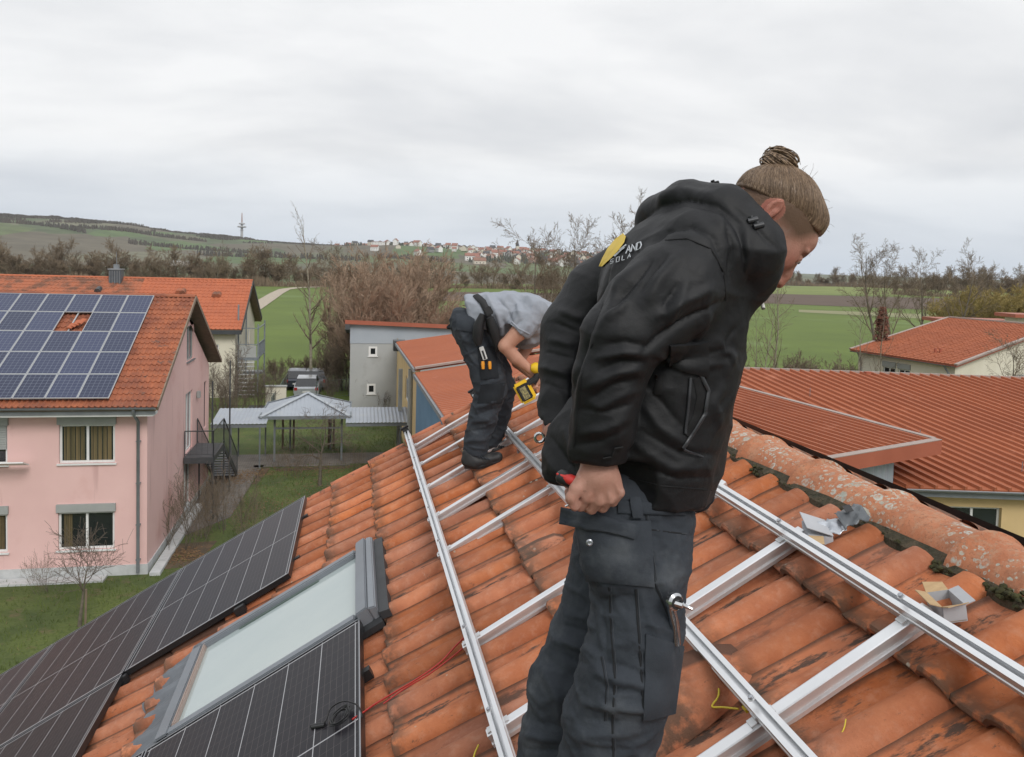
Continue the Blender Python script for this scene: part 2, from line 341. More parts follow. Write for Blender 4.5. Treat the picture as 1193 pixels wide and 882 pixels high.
# far tree belt, 300 m out: rows of individual bare trees over an undergrowth mass
def far_belt():
    protos = [tree_proto('bare_tree', 'trunk', 'crown', M_twig_far, M_twig_far, 4, 3, seed=50+i, H=h, r0=.22, stems=st, kids=(12, 7, 6), levels=3, rmin=.035, first=.12, angle=(25, 60), curl=.16, lift=.3, lean=.1, spread=.8)
              for i, (h, st) in enumerate(((9, 2), (11, 1), (8, 3), (10, 2), (7, 4)))]
    rg = random.Random(3)
    def row(name_lab, group, pts, n, z, sc, lab):
        for i in range(n):
            t = (i+rg.random()*.7)/n*(len(pts)-1); k = min(int(t), len(pts)-2); u = t-k
            (ax, ad), (bx, bd) = pts[k], pts[k+1]; px = ax+(bx-ax)*u; d = (ad+(bd-ad)*u)*rg.uniform(.97, 1.04)
            p = at(px, 305, d); p.z = terr(p.x, p.y)-.3
            s = sc*rg.uniform(.72, 1.12)
            place_tree(rg.choice(protos), p, lab, 'tree', group, s, rg.random()*6, s*rg.uniform(.85, 1.1))
    row('x', 'bare trees of the belt behind the left houses', [(-60, 262), (120, 275), (340, 300)], 64, 0, 1.08, 'bare brown tree in the belt beyond the two left houses')
    row('x', 'bare trees of the belt below the hill town', [(340, 300), (520, 330), (720, 360)], 54, 0, .92, 'bare brown tree in the dark belt under the hill town')
    row('x', 'bare trees of the belt on the right horizon', [(860, 760), (1060, 620), (1260, 520)], 60, 0, 1.35, 'bare grey tree in the belt on the right horizon')
    row('x', 'bare trees of the belt on the right horizon', [(1040, 420), (1260, 330)], 22, 0, 1.15, 'bare grey tree in the belt on the right horizon')
    for p in protos: kill(p)
    # undergrowth along the belts
    seg = []
    for (pts, n, h) in (([(-60, 258), (120, 272), (340, 296)], 5200, 4.4), ([(340, 296), (520, 326), (720, 356)], 3600, 3.4), ([(860, 740), (1060, 600), (1260, 500)], 3600, 6.5), ([(1040, 415), (1260, 325)], 1500, 4.5)):
        for i in range(n):
            t = rg.random()*(len(pts)-1); k = min(int(t), len(pts)-2); u = t-k
            (ax, ad), (bx, bd) = pts[k], pts[k+1]; px = ax+(bx-ax)*u; d = (ad+(bd-ad)*u)*rg.uniform(.985, 1.015)
            p = at(px, 305, d); z = terr(p.x, p.y)-.2; hh = h*rg.uniform(.35, 1)*(.75+.25*math.sin(px*.09)); a = rg.random()*6.28; w = rg.uniform(.1, 1)
            seg.append(((p.x, p.y, z), (p.x+math.cos(a)*w, p.y+math.sin(a)*w, z+hh), .16, .05))
    o = link_mesh('undergrowth', seg_mesh('undergrowth', seg), M_twig_far); meta(o, 'brown undergrowth filling the foot of the distant tree belts', 'undergrowth', kind='stuff')
far_belt()
# woods along the crest of the hill, one mass far off
def crest_wood():
    rg = random.Random(8); seg = []
    for i in range(15000):
        px = rg.uniform(-40, 420); r = rg.uniform(2650, 2900) if rg.random() < .7 else rg.uniform(2350, 2650)
        if r < 2650 and mnoise.noise(Vector((px/60, r/160, 4))) < .12: continue
        if px > 360 and rg.random() < .6: continue
        q = ray(px, 300); q = Vector((q.x, q.y, 0)).normalized()*r; z = terr(q.x, q.y)-2; h = rg.uniform(6, 10)*(1.0 if px < 280 else .8)*(1+.4*mnoise.noise(Vector((px/14, 0, 5))))
        a = rg.random()*6.28; w = rg.uniform(0, 3); x, y = q.x, q.y
        seg.append(((x, y, z), (x+math.cos(a)*w, y+math.sin(a)*w, z+h), 2.6, 1.1))
    # hedge lines and copses on the slope
    for (pa, ra, pb, rb, n) in ((90, 2050, 240, 2250, 420), (150, 1750, 330, 1850, 260), (-20, 2150, 100, 1950, 260), (230, 1500, 420, 1500, 200), (440, 1650, 520, 1500, 160), (430, 2850, 480, 2900, 200), (560, 2850, 700, 2950, 420), (470, 2870, 560, 2920, 260)):
        for i in range(n):
            u = rg.random(); px = pa+(pb-pa)*u; r = ra+(rb-ra)*u+rg.gauss(0, 14)
            q = ray(px, 300); q = Vector((q.x, q.y, 0)).normalized()*r; z = terr(q.x, q.y)-1
            seg.append(((q.x, q.y, z), (q.x+rg.gauss(0, 1), q.y, z+rg.uniform(4, 11)), 2.2, .9))
    o = link_mesh('hill_woods', seg_mesh('hill_woods', seg), mat('far_wood', (.10, .085, .07), (.075, .07, .06), .95, scale=.01)); meta(o, 'dark woods and hedges along the crest of the distant hill', 'woods', kind='stuff')
    seg = []
    for i in range(6000):   # copses on the right horizon behind the ploughed strip
        px = rg.uniform(700, 1250); r = rg.uniform(1000, 1300); q = ray(px, 300); q = Vector((q.x, q.y, 0)).normalized()*r; z = terr(q.x, q.y)-1
        h = rg.uniform(4, 9)*(1+.6*mnoise.noise(Vector((px/25, 0, 0))))
        seg.append(((q.x, q.y, z), (q.x+rg.gauss(0, 1), q.y, z+h), 1.3, .4))
    o = link_mesh('horizon_wood', seg_mesh('horizon_wood', seg), mat('far_wood_grey', (.095, .085, .075), (.07, .065, .06), .95, scale=.01)); meta(o, 'grey leafless wood on the right horizon beyond the fields', 'woods', kind='stuff')
crest_wood()
# transmitter tower on the hill
def tower():
    q = ray(281, 300); q = Vector((q.x, q.y, 0)).normalized()*2800; z = terr(q.x, q.y); k = 2800/FPX
    M_t = mat('tower_concrete', (.42, .42, .42), (.36, .36, .36), .8, scale=.1); M_tr = mat('tower_red', (.4, .2, .17), (.3, .2, .18), .6, scale=.1)
    t = thing('transmitter_tower', 'slender concrete transmitter tower with round platforms on the hill crest', 'tower', (q.x, q.y, z))
    MB().lathe((q.x, q.y, z-3), [(4.6, 0), (3.4, 20*k), (2.6, 21*k)], 12).build('shaft', M_t, t, 40)
    for h, r, th in ((10.5, 5, 3), (14, 14, 4), (17.5, 10, 3.4)):
        MB().lathe((q.x, q.y, z+h*k), [(r*.7, 0), (r, 1), (r, th), (r*.7, th+1)], 16).build('platform', M_t, t, 40)
    MB().lathe((q.x, q.y, z+20*k), [(2.2, 0), (1.2, 10*k)], 8).build('antenna', M_tr, t, 40)
tower()
# hill town
def town():
    rg = random.Random(21)
    walls = [mat('far_wall_%s' % n, c, tuple(x*.85 for x in c), .9, scale=.2) for n, c in (('white', (.80, .79, .76)), ('cream', (.66, .60, .50)), ('rose', (.60, .42, .36)), ('grey', (.33, .32, .32)))]
    roofs = [mat('far_roof_%s' % n, c, tuple(x*.8 for x in c), .9, scale=.2) for n, c in (('red', (.30, .145, .11)), ('brown', (.26, .14, .10)), ('slate', (.085, .085, .09)))]
    M_win = mat('far_window', (.06, .065, .07), (.05, .05, .05), .3)
    protos = []
    for i in range(9):
        w, d, h, rh = rg.uniform(9, 16), rg.uniform(8, 11), rg.uniform(4.5, 8), rg.uniform(3, 4.5)
        a = MB(); a.bb(-w/2, w/2, -d/2, d/2, 0, h); a.add([(-w/2, -d/2, h), (-w/2, d/2, h), (-w/2, 0, h+rh), (w/2, -d/2, h), (w/2, d/2, h), (w/2, 0, h+rh)], [(0, 1, 2), (3, 5, 4)])
        a.cm = 1; e = .6
        for s_ in (-1, 1): a.slab([(-w/2-e, s_*(d/2+e), h-.4), (w/2+e, s_*(d/2+e), h-.4), (w/2+e, 0, h+rh+.1), (-w/2-e, 0, h+rh+.1)], (0, 0, .4))
        a.cm = 2
        for s_ in (-1, 1):
            for k in range(3):
                for l in range(2 if h > 5.5 else 1): a.bb(-w/2+w*(k+.6)/3.4, -w/2+w*(k+.6)/3.4+1.3, s_*d/2-.05, s_*d/2+.05, 1.2+l*2.8, 2.5+l*2.8)
        o = a.build('town_house', [walls[i % 4] if i % 3 else walls[0], roofs[(i*2) % 3 if i % 4 else 0], M_win]); protos.append(o)
    n = 0
    while n < 285:
        px = rg.uniform(392, 745) if rg.random() < .45 else rg.uniform(545, 745); r = rg.uniform(1450 if px > 545 else 1800, 2860)
        if r < 2000 and px < 480: continue
        if px < 430 and r < 2300: continue
        q = ray(px, 300); q = Vector((q.x, q.y, 0)).normalized()*r; z = terr(q.x, q.y)
        if mnoise.noise(Vector((q.x/170, q.y/170, 7))) < -.3: continue
        p = rg.choice(protos); c = p.copy() if n >= len(protos) else protos[n]
        if c.name not in COL.objects: COL.objects.link(c)
        c.location = (q.x, q.y, z-.5); c.rotation_euler = (0, 0, rg.choice((0, .3, 1.2, 1.57, -.4, 2.0))+rg.gauss(0, .1)); s = rg.uniform(.9, 1.45); c.scale = (s, s, s)
        meta(c, 'small gabled house of the town spread over the distant hillside', 'house', 'houses of the hill town'); n += 1
    seg = []
    for i in range(2600):
        px = rg.uniform(400, 740); r = rg.uniform(1500 if px > 545 else 2050, 2900); q = ray(px, 300); q = Vector((q.x, q.y, 0)).normalized()*r; z = terr(q.x, q.y)-1
        if r < 2250 and px < 520: continue
        seg.append(((q.x, q.y, z), (q.x+rg.gauss(0, 1), q.y, z+rg.uniform(5, 11)), 2.6, .8))
    meta(link_mesh('town_trees', seg_mesh('town_trees', seg, 4), mat('town_tree_mass', (.08, .085, .06), (.06, .06, .05), .95, scale=.01)), 'dark garden trees between the houses of the hill town', 'trees', kind='stuff')
    # church, and a row of long pale blocks at the foot
    q = ray(602, 300); q = Vector((q.x, q.y, 0)).normalized()*2600; z = terr(q.x, q.y)
    t = thing('church', 'church with a dark pointed spire in the hill town', 'church', (q.x, q.y, z))
    MB().bb(q.x-5, q.x+5, q.y-5, q.y+5, z-2, z+22).build('tower', walls[1], t)
    MB().lathe((q.x, q.y, z+22), [(6.5, 0), (.3, 22)], 4).build('spire', roofs[2], t)
    MB().bb(q.x+5, q.x+30, q.y-8, q.y+8, z-2, z+11).build('nave', walls[2], t)
    MB().add([(q.x+5, q.y-9, z+11), (q.x+31, q.y-9, z+11), (q.x+31, q.y+9, z+11), (q.x+5, q.y+9, z+11), (q.x+5, q.y, z+20), (q.x+31, q.y, z+20)], [(0, 1, 5, 4), (3, 4, 5, 2), (0, 4, 3), (1, 2, 5)]).build('nave_roof', roofs[0], t)
    for i, (px, r, w) in enumerate(((440, 2200, 34), (545, 2080, 46), (556, 2090, 30), (585, 2070, 40), (528, 2100, 22))):
        q = ray(px, 300); q = Vector((q.x, q.y, 0)).normalized()*r; z = terr(q.x, q.y)
        b = MB().box((0, 0, 4), (w, 12, 9)); b.cm = 1; b.box((0, 0, 8.9), (w+1, 13, 1)); b.cm = 2
        for k in range(int(w/4)): b.bb(-w/2+1.5+k*4, -w/2+3+k*4, -6.06, -5.9, 2, 3.5); b.bb(-w/2+1.5+k*4, -w/2+3+k*4, -6.06, -5.9, 5.2, 6.7)
        o = b.build('long_building', [walls[i % 2], roofs[i % 2], M_win], local=True); o.location = (q.x, q.y, z); o.rotation_euler.z = -YAW
        meta(o, 'long pale flat roofed block at the foot of the hill town', 'building', 'long pale blocks at the foot of the hill town')
    # white sheds in the valley behind the belt
    for px in (205, 217):
        q = ray(px, 300); q = Vector((q.x, q.y, 0)).normalized()*900
        o = MB().bb(-5, 5, -4, 4, 0, 4).slab([(-5.6, -4.6, 4), (5.6, -4.6, 4), (5.6, 4.6, 5), (-5.6, 4.6, 5)], (0, 0, .4)).build('shed', walls[0], local=True); o.location = (q.x, q.y, terr(q.x, q.y)); meta(o, 'white shed in the valley below the transmitter hill', 'shed', 'white sheds in the valley')
town()
# ================================================================ BUILDINGS
M_pink = mat('pink_render', (.73, .485, .455), (.69, .45, .425), .9, scale=.8, detail=7, bump=.004, bscale=60, spots=[((.64, .38, .35), .5, .56, .12), ((.55, .34, .32), 1.2, .60, .1, (1.5, 1.5, .12))])
M_cream = mat('cream_render', (.68, .64, .53), (.62, .58, .47), .9, scale=.6, bump=.004, bscale=50)
M_yellow = mat('yellow_render', (.64, .47, .24), (.58, .42, .21), .9, scale=.8, bump=.004, bscale=50)
M_grey = mat('grey_render', (.40, .41, .41), (.36, .37, .37), .9, scale=.5, bump=.004, bscale=50, spots=[((.27, .27, .26), .35, .55, .15)])
M_blue = mat('blue_render', (.13, .24, .36), (.11, .21, .32), .85, scale=.8)
M_white = mat('white_frame', (.72, .72, .71), (.66, .66, .65), .45, scale=2)
M_zinc = mat('zinc', (.24, .255, .27), (.19, .20, .215), .5, .3, scale=2, rvar=.1)
M_shut = mat('shutter_grey', (.34, .35, .34), (.31, .32, .31), .6, scale=3)
M_plinth = mat('plinth', (.52, .53, .53), (.42, .43, .43), .85, scale=3)
M_wood = mat('weathered_board', (.24, .18, .13), (.18, .135, .10), .85, scale=5)
M_steel = mat('galvanised_dark', (.10, .105, .11), (.07, .075, .08), .55, .5, scale=4)
M_glass = mat('window_glass', (.018, .022, .026), (.012, .014, .016), .06, scale=1, spec=.9)
M_glass2 = mat('pale_glass', (.12, .15, .17), (.09, .11, .12), .06, scale=1, spec=.9)
M_curt = mat('curtain', (.17, .125, .06), (.09, .075, .035), .9, scale=9, stretch=(1, 1, .03), lo=.42, hi=.58)
M_metalroof = mat('red_metal_roof', (.355, .112, .052), (.315, .098, .047), .6, .0, scale=.35, rvar=.06, spec=.25, spots=[((.48, .19, .11), .9, .60, .2)])
M_redtrim = mat('red_trim', (.36, .105, .06), (.32, .09, .05), .5, scale=1)
M_oldtile = mat('old_roof_tile', (.36, .118, .055), (.21, .072, .042), .9, scale=1.6, detail=8, lo=.38, hi=.6, spots=[((.15, .075, .055), 3.2, .57, .1)], bump=.004, bscale=30)
M_newtile = mat('new_roof_tile', (.43, .125, .055), (.37, .107, .05), .8, scale=1.2, detail=6)
M_darktile = mat('mossy_roof_tile', (.36, .12, .06), (.17, .075, .045), .85, scale=.9, detail=8, lo=.42, hi=.56)
M_corr = mat('corrugated_sheet', (.36, .39, .43), (.30, .33, .37), .45, .25, scale=.7, rvar=.1, spots=[((.36, .38, .39), 1.4, .58, .15)])
M_alu_trim = mat('pale_trim', (.38, .30, .26), (.32, .25, .22), .5, .2, scale=2)

def facade(mb, O, U, N, W, H, holes=(), depth=.14, gable=None):
    """Wall face from O along U (unit) and up; holes (u0,u1,z0,z1) get reveals going inwards; gable = list of (u,z) above H."""
    O = Vector(O); U = Vector(U); N = Vector(N); Z = Vector((0, 0, 1)); pt = lambda u, z, w=0: O+U*u+Z*z-N*w
    us = sorted({0, W, *[h[i] for h in holes for i in (0, 1)]}); zs = sorted({0, H, *[h[i] for h in holes for i in (2, 3)]})
    us = [u for u in us if -1e-6 <= u <= W+1e-6]; zs = [z for z in zs if z <= H+1e-6]
    for a, b in zip(us, us[1:]):
        for c, d in zip(zs, zs[1:]):
            if any(h[0]-1e-5 <= a and b <= h[1]+1e-5 and h[2]-1e-5 <= c and d <= h[3]+1e-5 for h in holes): continue
            mb.quad(pt(a, c), pt(b, c), pt(b, d), pt(a, d))
    for (a, b, c, d) in holes:
        mb.quad(pt(a, c), pt(b, c), pt(b, c, depth), pt(a, c, depth)); mb.quad(pt(a, d), pt(b, d), pt(b, d, depth), pt(a, d, depth))
        mb.quad(pt(a, c), pt(a, d), pt(a, d, depth), pt(a, c, depth)); mb.quad(pt(b, c), pt(b, d), pt(b, d, depth), pt(b, c, depth))
    if gable: mb.add([pt(u, z) for u, z in gable], [tuple(range(len(gable)))])
def window(par, O, U, N, hole, sashes=2, depth=.09, mf=None, glass=None, shutter=0, sill=True, curtain=None, open_sash=False, fw=.07, name='window'):
    O = Vector(O); U = Vector(U); N = Vector(N); Z = Vector((0, 0, 1)); a, b, c, d = hole; mf = mf or M_white
    M = Matrix((U, N, Z)).transposed(); P_ = lambda u, z, n: O+U*u+Z*z+N*n
    top = d-shutter; mb = MB()
    def bx(m, u0, u1, z0, z1, n0, n1): m.box(P_((u0+u1)/2, (z0+z1)/2, (n0+n1)/2), (u1-u0, abs(n1-n0), z1-z0), M=M)
    bx(mb, a+.003, b-.003, c+.003, c+fw, -depth-.05, -depth+.02); bx(mb, a+.003, b-.003, top-fw, top-.003, -depth-.05, -depth+.02)
    sw = (b-a)/sashes
    for i in range(sashes+1):
        u = a+i*sw; w = fw if 0 < i < sashes else fw; u0 = max(a+.003, u-w/(1 if i in (0, sashes) else 2)*1.0) if i else a+.003; u1 = min(b-.003, u+w/(1 if i in (0, sashes) else 2)) if i < sashes else b-.003
        if i == sashes: u0 = b-fw
        if i == 0: u1 = a+fw
        bx(mb, u0, u1, c+fw, top-fw, -depth-.049, -depth+.021)
    f = mb.build(name, mf, par)
    for i in range(sashes):
        g = MB(); bx(g, a+i*sw+.04, a+(i+1)*sw-.04, c+fw-.02, top-fw+.02, -depth-.03, -depth-.012); g.build('pane', glass or M_glass, f)
    if curtain:
        for i in curtain:
            q = MB(); n = 26; u0, u1 = i
            pts = [(u0+(u1-u0)*k/n, .02*math.sin(k*2.1)+.012*math.sin(k*5.3)) for k in range(n+1)]
            q.add([P_(u, z, -depth-.012+.0+.02*0+w*.3+.004) for u, w in pts for z in (c+fw, top-fw)], [(2*k, 2*k+1, 2*k+3, 2*k+2) for k in range(n)]); q.build('curtain', M_curt, f, 60)
    if shutter:
        s_ = MB(); bx(s_, a-.04, b+.04, top, d+.05, -.05, .07); s_.build('shutter_box', M_shut, f, bevel=.008)
    if sill:
        s_ = MB(); bx(s_, a-.05, b+.05, c-.05, c-.002, -depth, .06); s_.build('sill', M_white if mf is M_white else M_zinc, f)
    return f
def tile_field(name, m, P0, Ud, Sd, nu, ns, w=.2, h=.36, amp=.03, parent=None, kind='stuff', skip=None, jitter=.004):
    """Roof tiles: nu across along Ud, ns courses up along Sd, each its own little sheet with a roll, lifted at the lower end."""
    P0 = Vector(P0); Ud = Vector(Ud).normalized(); Sd = Vector(Sd).normalized(); Nn = Ud.cross(Sd).normalized()
    if Nn.z < 0: Nn = -Nn
    rg = random.Random(nu*31+ns); prof_ = [(0, .1), (.12, .75), (.25, 1), (.38, .75), (.5, .15), (.75, 0), (1.02, .1)]; v = []; f = []
    for j in range(ns):
        for i in range(nu):
            if skip and skip(i, j): continue
            b = len(v); dz = rg.gauss(0, jitter)
            for (t, lift) in ((-.04, .028), (1.0, 0.0)):
                for (x, y) in prof_: v.append(P0+Ud*((i+x)*w)+Sd*((j+t)*h)+Nn*(y*amp+lift+dz))
            for (x, y) in prof_: v.append(P0+Ud*((i+x)*w)+Sd*((j-.04)*h)+Nn*(y*amp*.5-.005))
            n = len(prof_)
            for k in range(n-1): f.append((b+k, b+k+1, b+n+k+1, b+n+k)); f.append((b+2*n+k, b+2*n+k+1, b+k+1, b+k))
    me = np_mesh(name, v, f); me.shade_smooth(); me.set_sharp_from_angle(angle=math.radians(50)); me.materials.append(m)
    if parent is not None: me.transform(Matrix.Translation(-wo(parent)))
    return meta(link_mesh(name, me, None, parent), kind=kind)
def gutter(par, a, b, name='gutter', r=.07, m=None):
    pr = [(r*math.cos(t), r*math.sin(t)) for t in [math.pi*(1+k/8) for k in range(9)]]; pr += [(x*.88, y*.88+.001) for x, y in pr[::-1]]
    return MB().prof(a, b, pr).build(name, m or M_zinc, par, 50)

# ---- solar panel material: cells and thin lines printed under glass
def panel_mat(name, cell, line, cw, ch, lw, bus=0, back=None, rough=.12, fine=0):
    m = bpy.data.materials.new(name); m.use_nodes = True; N, L = nodes(m); b = N['Principled BSDF']; tc = N.new('ShaderNodeTexCoord'); sp = N.new('ShaderNodeSeparateXYZ'); L.new(tc.outputs['Object'], sp.inputs[0])
    def mth(op, a, c=None):
        q = N.new('ShaderNodeMath'); q.operation = op
        for i, s_ in enumerate((a, c)):
            if s_ is None: continue
            if isinstance(s_, (int, float)): q.inputs[i].default_value = s_
            else: L.new(s_, q.inputs[i])
        return q.outputs[0]
    def near(axis, period, w):   # 1 where the coordinate is within w/2 of a multiple of period
        fr = mth('FRACT', mth('ADD', mth('DIVIDE', sp.outputs[axis], period), .5)); return mth('LESS_THAN', mth('ABSOLUTE', mth('SUBTRACT', fr, .5)), w/period/2)
    grid = mth('MAXIMUM', near(0, cw, lw), near(1, ch, lw))
    n = N.new('ShaderNodeTexNoise'); n.inputs['Scale'].default_value = 1.3; L.new(tc.outputs['Object'], n.inputs[0])
    oi = N.new('ShaderNodeObjectInfo')
    hs = N.new('ShaderNodeHueSaturation'); hs.inputs['Color'].default_value = (*cell, 1); mr = N.new('ShaderNodeMapRange'); mr.inputs[3].default_value = .75; mr.inputs[4].default_value = 1.3; L.new(oi.outputs['Random'], mr.inputs[0]); L.new(mr.outputs[0], hs.inputs['Value'])
    mr2 = N.new('ShaderNodeMapRange'); mr2.inputs[3].default_value = .97; mr2.inputs[4].default_value = 1.08 if not back else 1.0; 
    col = hs.outputs[0]
    if bus:
        q = N.new('ShaderNodeMix'); q.data_type = 'RGBA'; L.new(near(bus[0], bus[1], bus[2]), q.inputs[0]); L.new(col, q.inputs[6]); q.inputs[7].default_value = (*bus[3], 1); col = q.outputs[2]
    q = N.new('ShaderNodeMix'); q.data_type = 'RGBA'; L.new(grid, q.inputs[0]); L.new(col, q.inputs[6]); q.inputs[7].default_value = (*line, 1)
    col = q.outputs[2]
    if fine:   # broad split line across the middle and cell columns
        q = N.new('ShaderNodeMix'); q.data_type = 'RGBA'; L.new(mth('MAXIMUM', near(0, fine[0], fine[1]), near(1, fine[2], fine[3])), q.inputs[0]); L.new(col, q.inputs[6]); q.inputs[7].default_value = (*fine[4], 1); col = q.outputs[2]
    L.new(col, b.inputs['Base Color']); b.inputs['Roughness'].default_value = rough; b.inputs['Specular IOR Level'].default_value = .24
    return m
ORD = ['first', 'second', 'third', 'fourth', 'fifth', 'sixth', 'seventh', 'eighth', 'ninth']

# ---------------------------------------------------------------- pink house
def pink_house():
    X, Y0, Y1 = -6.23, 26.55, 37.3; XL = -19.0; YR = (Y0+Y1)/2
    H = thing('pink_house', 'pink rendered two storey house with solar panels on its red tiled roof', 'house', (X, Y0, 0))
    ze = 5.22; apex = onx(231.5, 346, X+.42); zr = apex.z; yr = YR
    ov = .62; slope = (zr-(ze+.12))/(yr-(Y0-ov)); Sd = Vector((0, 1, slope)).normalized()
    # facades
    O = Vector((XL, Y0, 0)); U = Vector((1, 0, 0)); N = Vector((0, -1, 0))
    def hx(px0, px1, py0, py1): a = ony(px0, py0, Y0); b = ony(px1, py1, Y0); return (a.x-XL, b.x-XL, b.z, a.z)
    w1 = hx(68, 133.5, 487, 539); w2 = hx(67, 133, 589.5, 639); dw = w1[1]-w1[0]; gap = 1.42+dw
    w3 = (w1[0]-gap, w1[1]-gap, w1[2], w1[3]); w4 = (w2[0]-gap, w2[1]-gap, w2[2], w2[3])
    w5 = (w1[0]-2*gap-.8, w1[1]-2*gap-.8, w1[2], w1[3]); w6 = (w2[0]-2*gap-.8, w2[1]-2*gap-.8, w2[2], w2[3])
    mb = MB(); holes = [w1, w2, w3, w4, w5, w6]; facade(mb, O, U, N, X-XL, ze, holes)
    # gable wall
    O2 = Vector((X, Y0, 0)); U2 = Vector((0, 1, 0)); N2 = Vector((1, 0, 0)); W2 = Y1-Y0
    def hy(px0, px1, pt, pb): a = onx(px0, pt, X); b = onx(px1, pb, X); return (a.y-Y0, b.y-Y0, b.z, a.z)
    g1 = (5.95, 7.35, 5.9, 7.25); g2 = (5.8, 7.1, 2.42, 4.7); g3 = (5.5, 6.8, .15, 2.05); g4 = (9.6, 10.2, 2.6, 4.6)
    facade(mb, O2, U2, N2, W2, ze, [g2, g3, g4], gable=None)
    # upper gable with its window: three strips
    zs = lambda u: ze+min(u+0, W2-u)*slope+.02
    P_ = lambda u, z: O2+U2*u+Vector((0, 0, z))
    m_ = W2/2
    mb.quad(P_(0, ze), P_(m_, ze), P_(m_, zs(m_))); mb.quad(P_(m_, ze), P_(g1[0], ze), P_(g1[0], zs(g1[0])), P_(m_, zs(m_))); mb.quad(P_(g1[0], ze), P_(g1[1], ze), P_(g1[1], g1[2]), P_(g1[0], g1[2])); mb.quad(P_(g1[0], g1[3]), P_(g1[1], g1[3]), P_(g1[1], zs(g1[1])), P_(g1[0], zs(g1[0])))
    mb.quad(P_(g1[1], ze), P_(W2, ze), P_(g1[1], zs(g1[1])))
    for a, b in ((g1[2], g1[2]), (g1[3], g1[3])): mb.quad(P_(g1[0], a), P_(g1[1], a), P_(g1[1], a)-N2*.14, P_(g1[0], a)-N2*.14)
    for a in g1[:2]: mb.quad(P_(a, g1[2]), P_(a, g1[3]), P_(a, g1[3])-N2*.14, P_(a, g1[2])-N2*.14)
    mb.quad((X, Y1, 0), (XL, Y1, 0), (XL, Y1, ze), (X, Y1, ze)); mb.add([(XL, Y0, 0), (XL, Y1, 0), (XL, Y1, ze), (XL, yr, zr), (XL, Y0, ze)], [(0, 1, 2, 3, 4)])
    mb.build('wall', M_pink, H)
    MB().bb(XL+.3, X-.3, Y0+.35, Y1-.3, .02, ze-.1).build('interior', mat('interior_dark', (.05, .045, .04), (.04, .035, .03), .9), H)
    c1 = [(w1[0]+.12, w1[0]+dw/2-.09), (w1[0]+dw/2+.09, w1[1]-.12)]
    window(H, O, U, N, w1, shutter=.2, curtain=c1); window(H, O, U, N, w2, shutter=.2, curtain=[(w2[0]+.14, w2[0]+.38)])
    f3 = window(H, O, U, N, w3, shutter=.2); window(H, O, U, N, w4, shutter=.2, curtain=[(w4[1]-.3, w4[1]-.12)])
    window(H, O, U, N, w5, shutter=.2); window(H, O, U, N, w6, shutter=.2)
    s_ = MB()
    for k in range(14): s_.box((XL+(w3[0]+w3[1])/2, Y0+.02, w3[3]-.24-k*.052), (dw-.06, .015, .045))
    s_.build('roller_slats', M_shut, f3, kind='stuff')
    MB().box((XL+w3[1]-.05, Y0-.42, w3[2]+.12), (dw*.9, .5, .035), M=Matrix.Rotation(-.35, 3, 'X')).build('tilted_sash', M_white, f3)
    window(H, O2, U2, N2, g1, sashes=2, glass=M_glass2, mf=M_shut); window(H, O2, U2, N2, g2, sashes=2, glass=M_glass2, sill=False, name='balcony_door'); window(H, O2, U2, N2, g3, sashes=2, sill=False, name='garden_door'); window(H, O2, U2, N2, g4, sashes=1, mf=M_steel, sill=False)
    # plinth, eaves boards, roof sheets
    MB().bb(XL, X+.03, Y0-.03, Y0+.1, 0, .33).bb(X-.1, X+.031, Y0+.1, Y1, 0, .3).build('plinth', M_plinth, H)
    MB().bb(XL, X+.3, Y0-ov+.06, Y0-.002, ze-.16, ze+.0).build('soffit', M_white, H)
    MB().bb(XL, X+.36, Y0-ov+.02, Y0-ov+.055, ze-.1, ze+.1).build('fascia', M_zinc, H)
    gutter(H, (XL, Y0-ov-.07, ze+.13), (X+.38, Y0-ov-.07, ze+.13), r=.075)
    rfm = MB()
    for s_ in (-1, 1):
        e = Vector((0, yr+s_*(yr-Y0+ov), ze+.1)); a, b = XL-.3, X+.40; z2 = zr+.0
        rfm.slab([(a, e.y, e.z), (b, e.y, e.z), (b, yr, z2), (a, yr, z2)], (0, 0, -.09))
    rf = rfm.build('roof', M_wood, H)
    Pe = Vector((X+.42-80*.16, Y0-ov-.03, ze+.13))
    n_s = int((yr-Y0+ov)*math.hypot(1, slope)/.33)+1; hh = (yr-Y0+ov)*math.hypot(1, slope)/n_s
    tile_field('roof_tiles', M_oldtile, Pe, (1, 0, 0), Sd, 80, n_s, .16, hh, .05, rf)
    Pb = Vector((X+.42, Y1+ov+.03, ze+.13)); tile_field('roof_tiles', M_oldtile, Pb, (-1, 0, 0), (0, -1, slope), 64, n_s, .2, hh, .035, rf)
    v = MB()
    for s_ in (-1, 1):
        e = Vector((X+.43, yr+s_*(yr-Y0+ov), ze+.08)); v.bar(e, (X+.43, yr, zr+.0), .04, .14)
    v.build('verge_board', M_wood, rf)
    c = MB()
    for k in range(33):
        x = X+.42-k*.4; c.prof((x, yr, zr+.02), (x-.42, yr, zr+.035), [(.13*math.cos(t), .1*math.sin(t)) for t in [math.pi*q/6 for q in range(7)]], closed=False)
    c.build('ridge_caps', M_oldtile, rf, 60, kind='stuff')
    # downpipe
    dx = ony(160.5, 500, Y0-.1).x
    MB().tube([(dx, Y0-ov-.07, ze+.08), (dx, Y0-ov-.05, ze-.05), (dx, Y0-.1, ze-.42), (dx, Y0-.1, .1)], .05, 8).build('downpipe', M_zinc, H, 60)
    for z in (4.2, 2.9, 1.6, .5): MB().box((dx, Y0-.06, z), (.13, .13, .03)).build('pipe_bracket', M_zinc, H)
    for (yy, zz) in ((onx(228.5, 462, X).y, 4.35), (onx(227, 546, X).y, 1.85)):
        MB().box((X+.08, yy, zz), (.14, .18, .28)).build('wall_lamp', M_shut, H, bevel=.02)
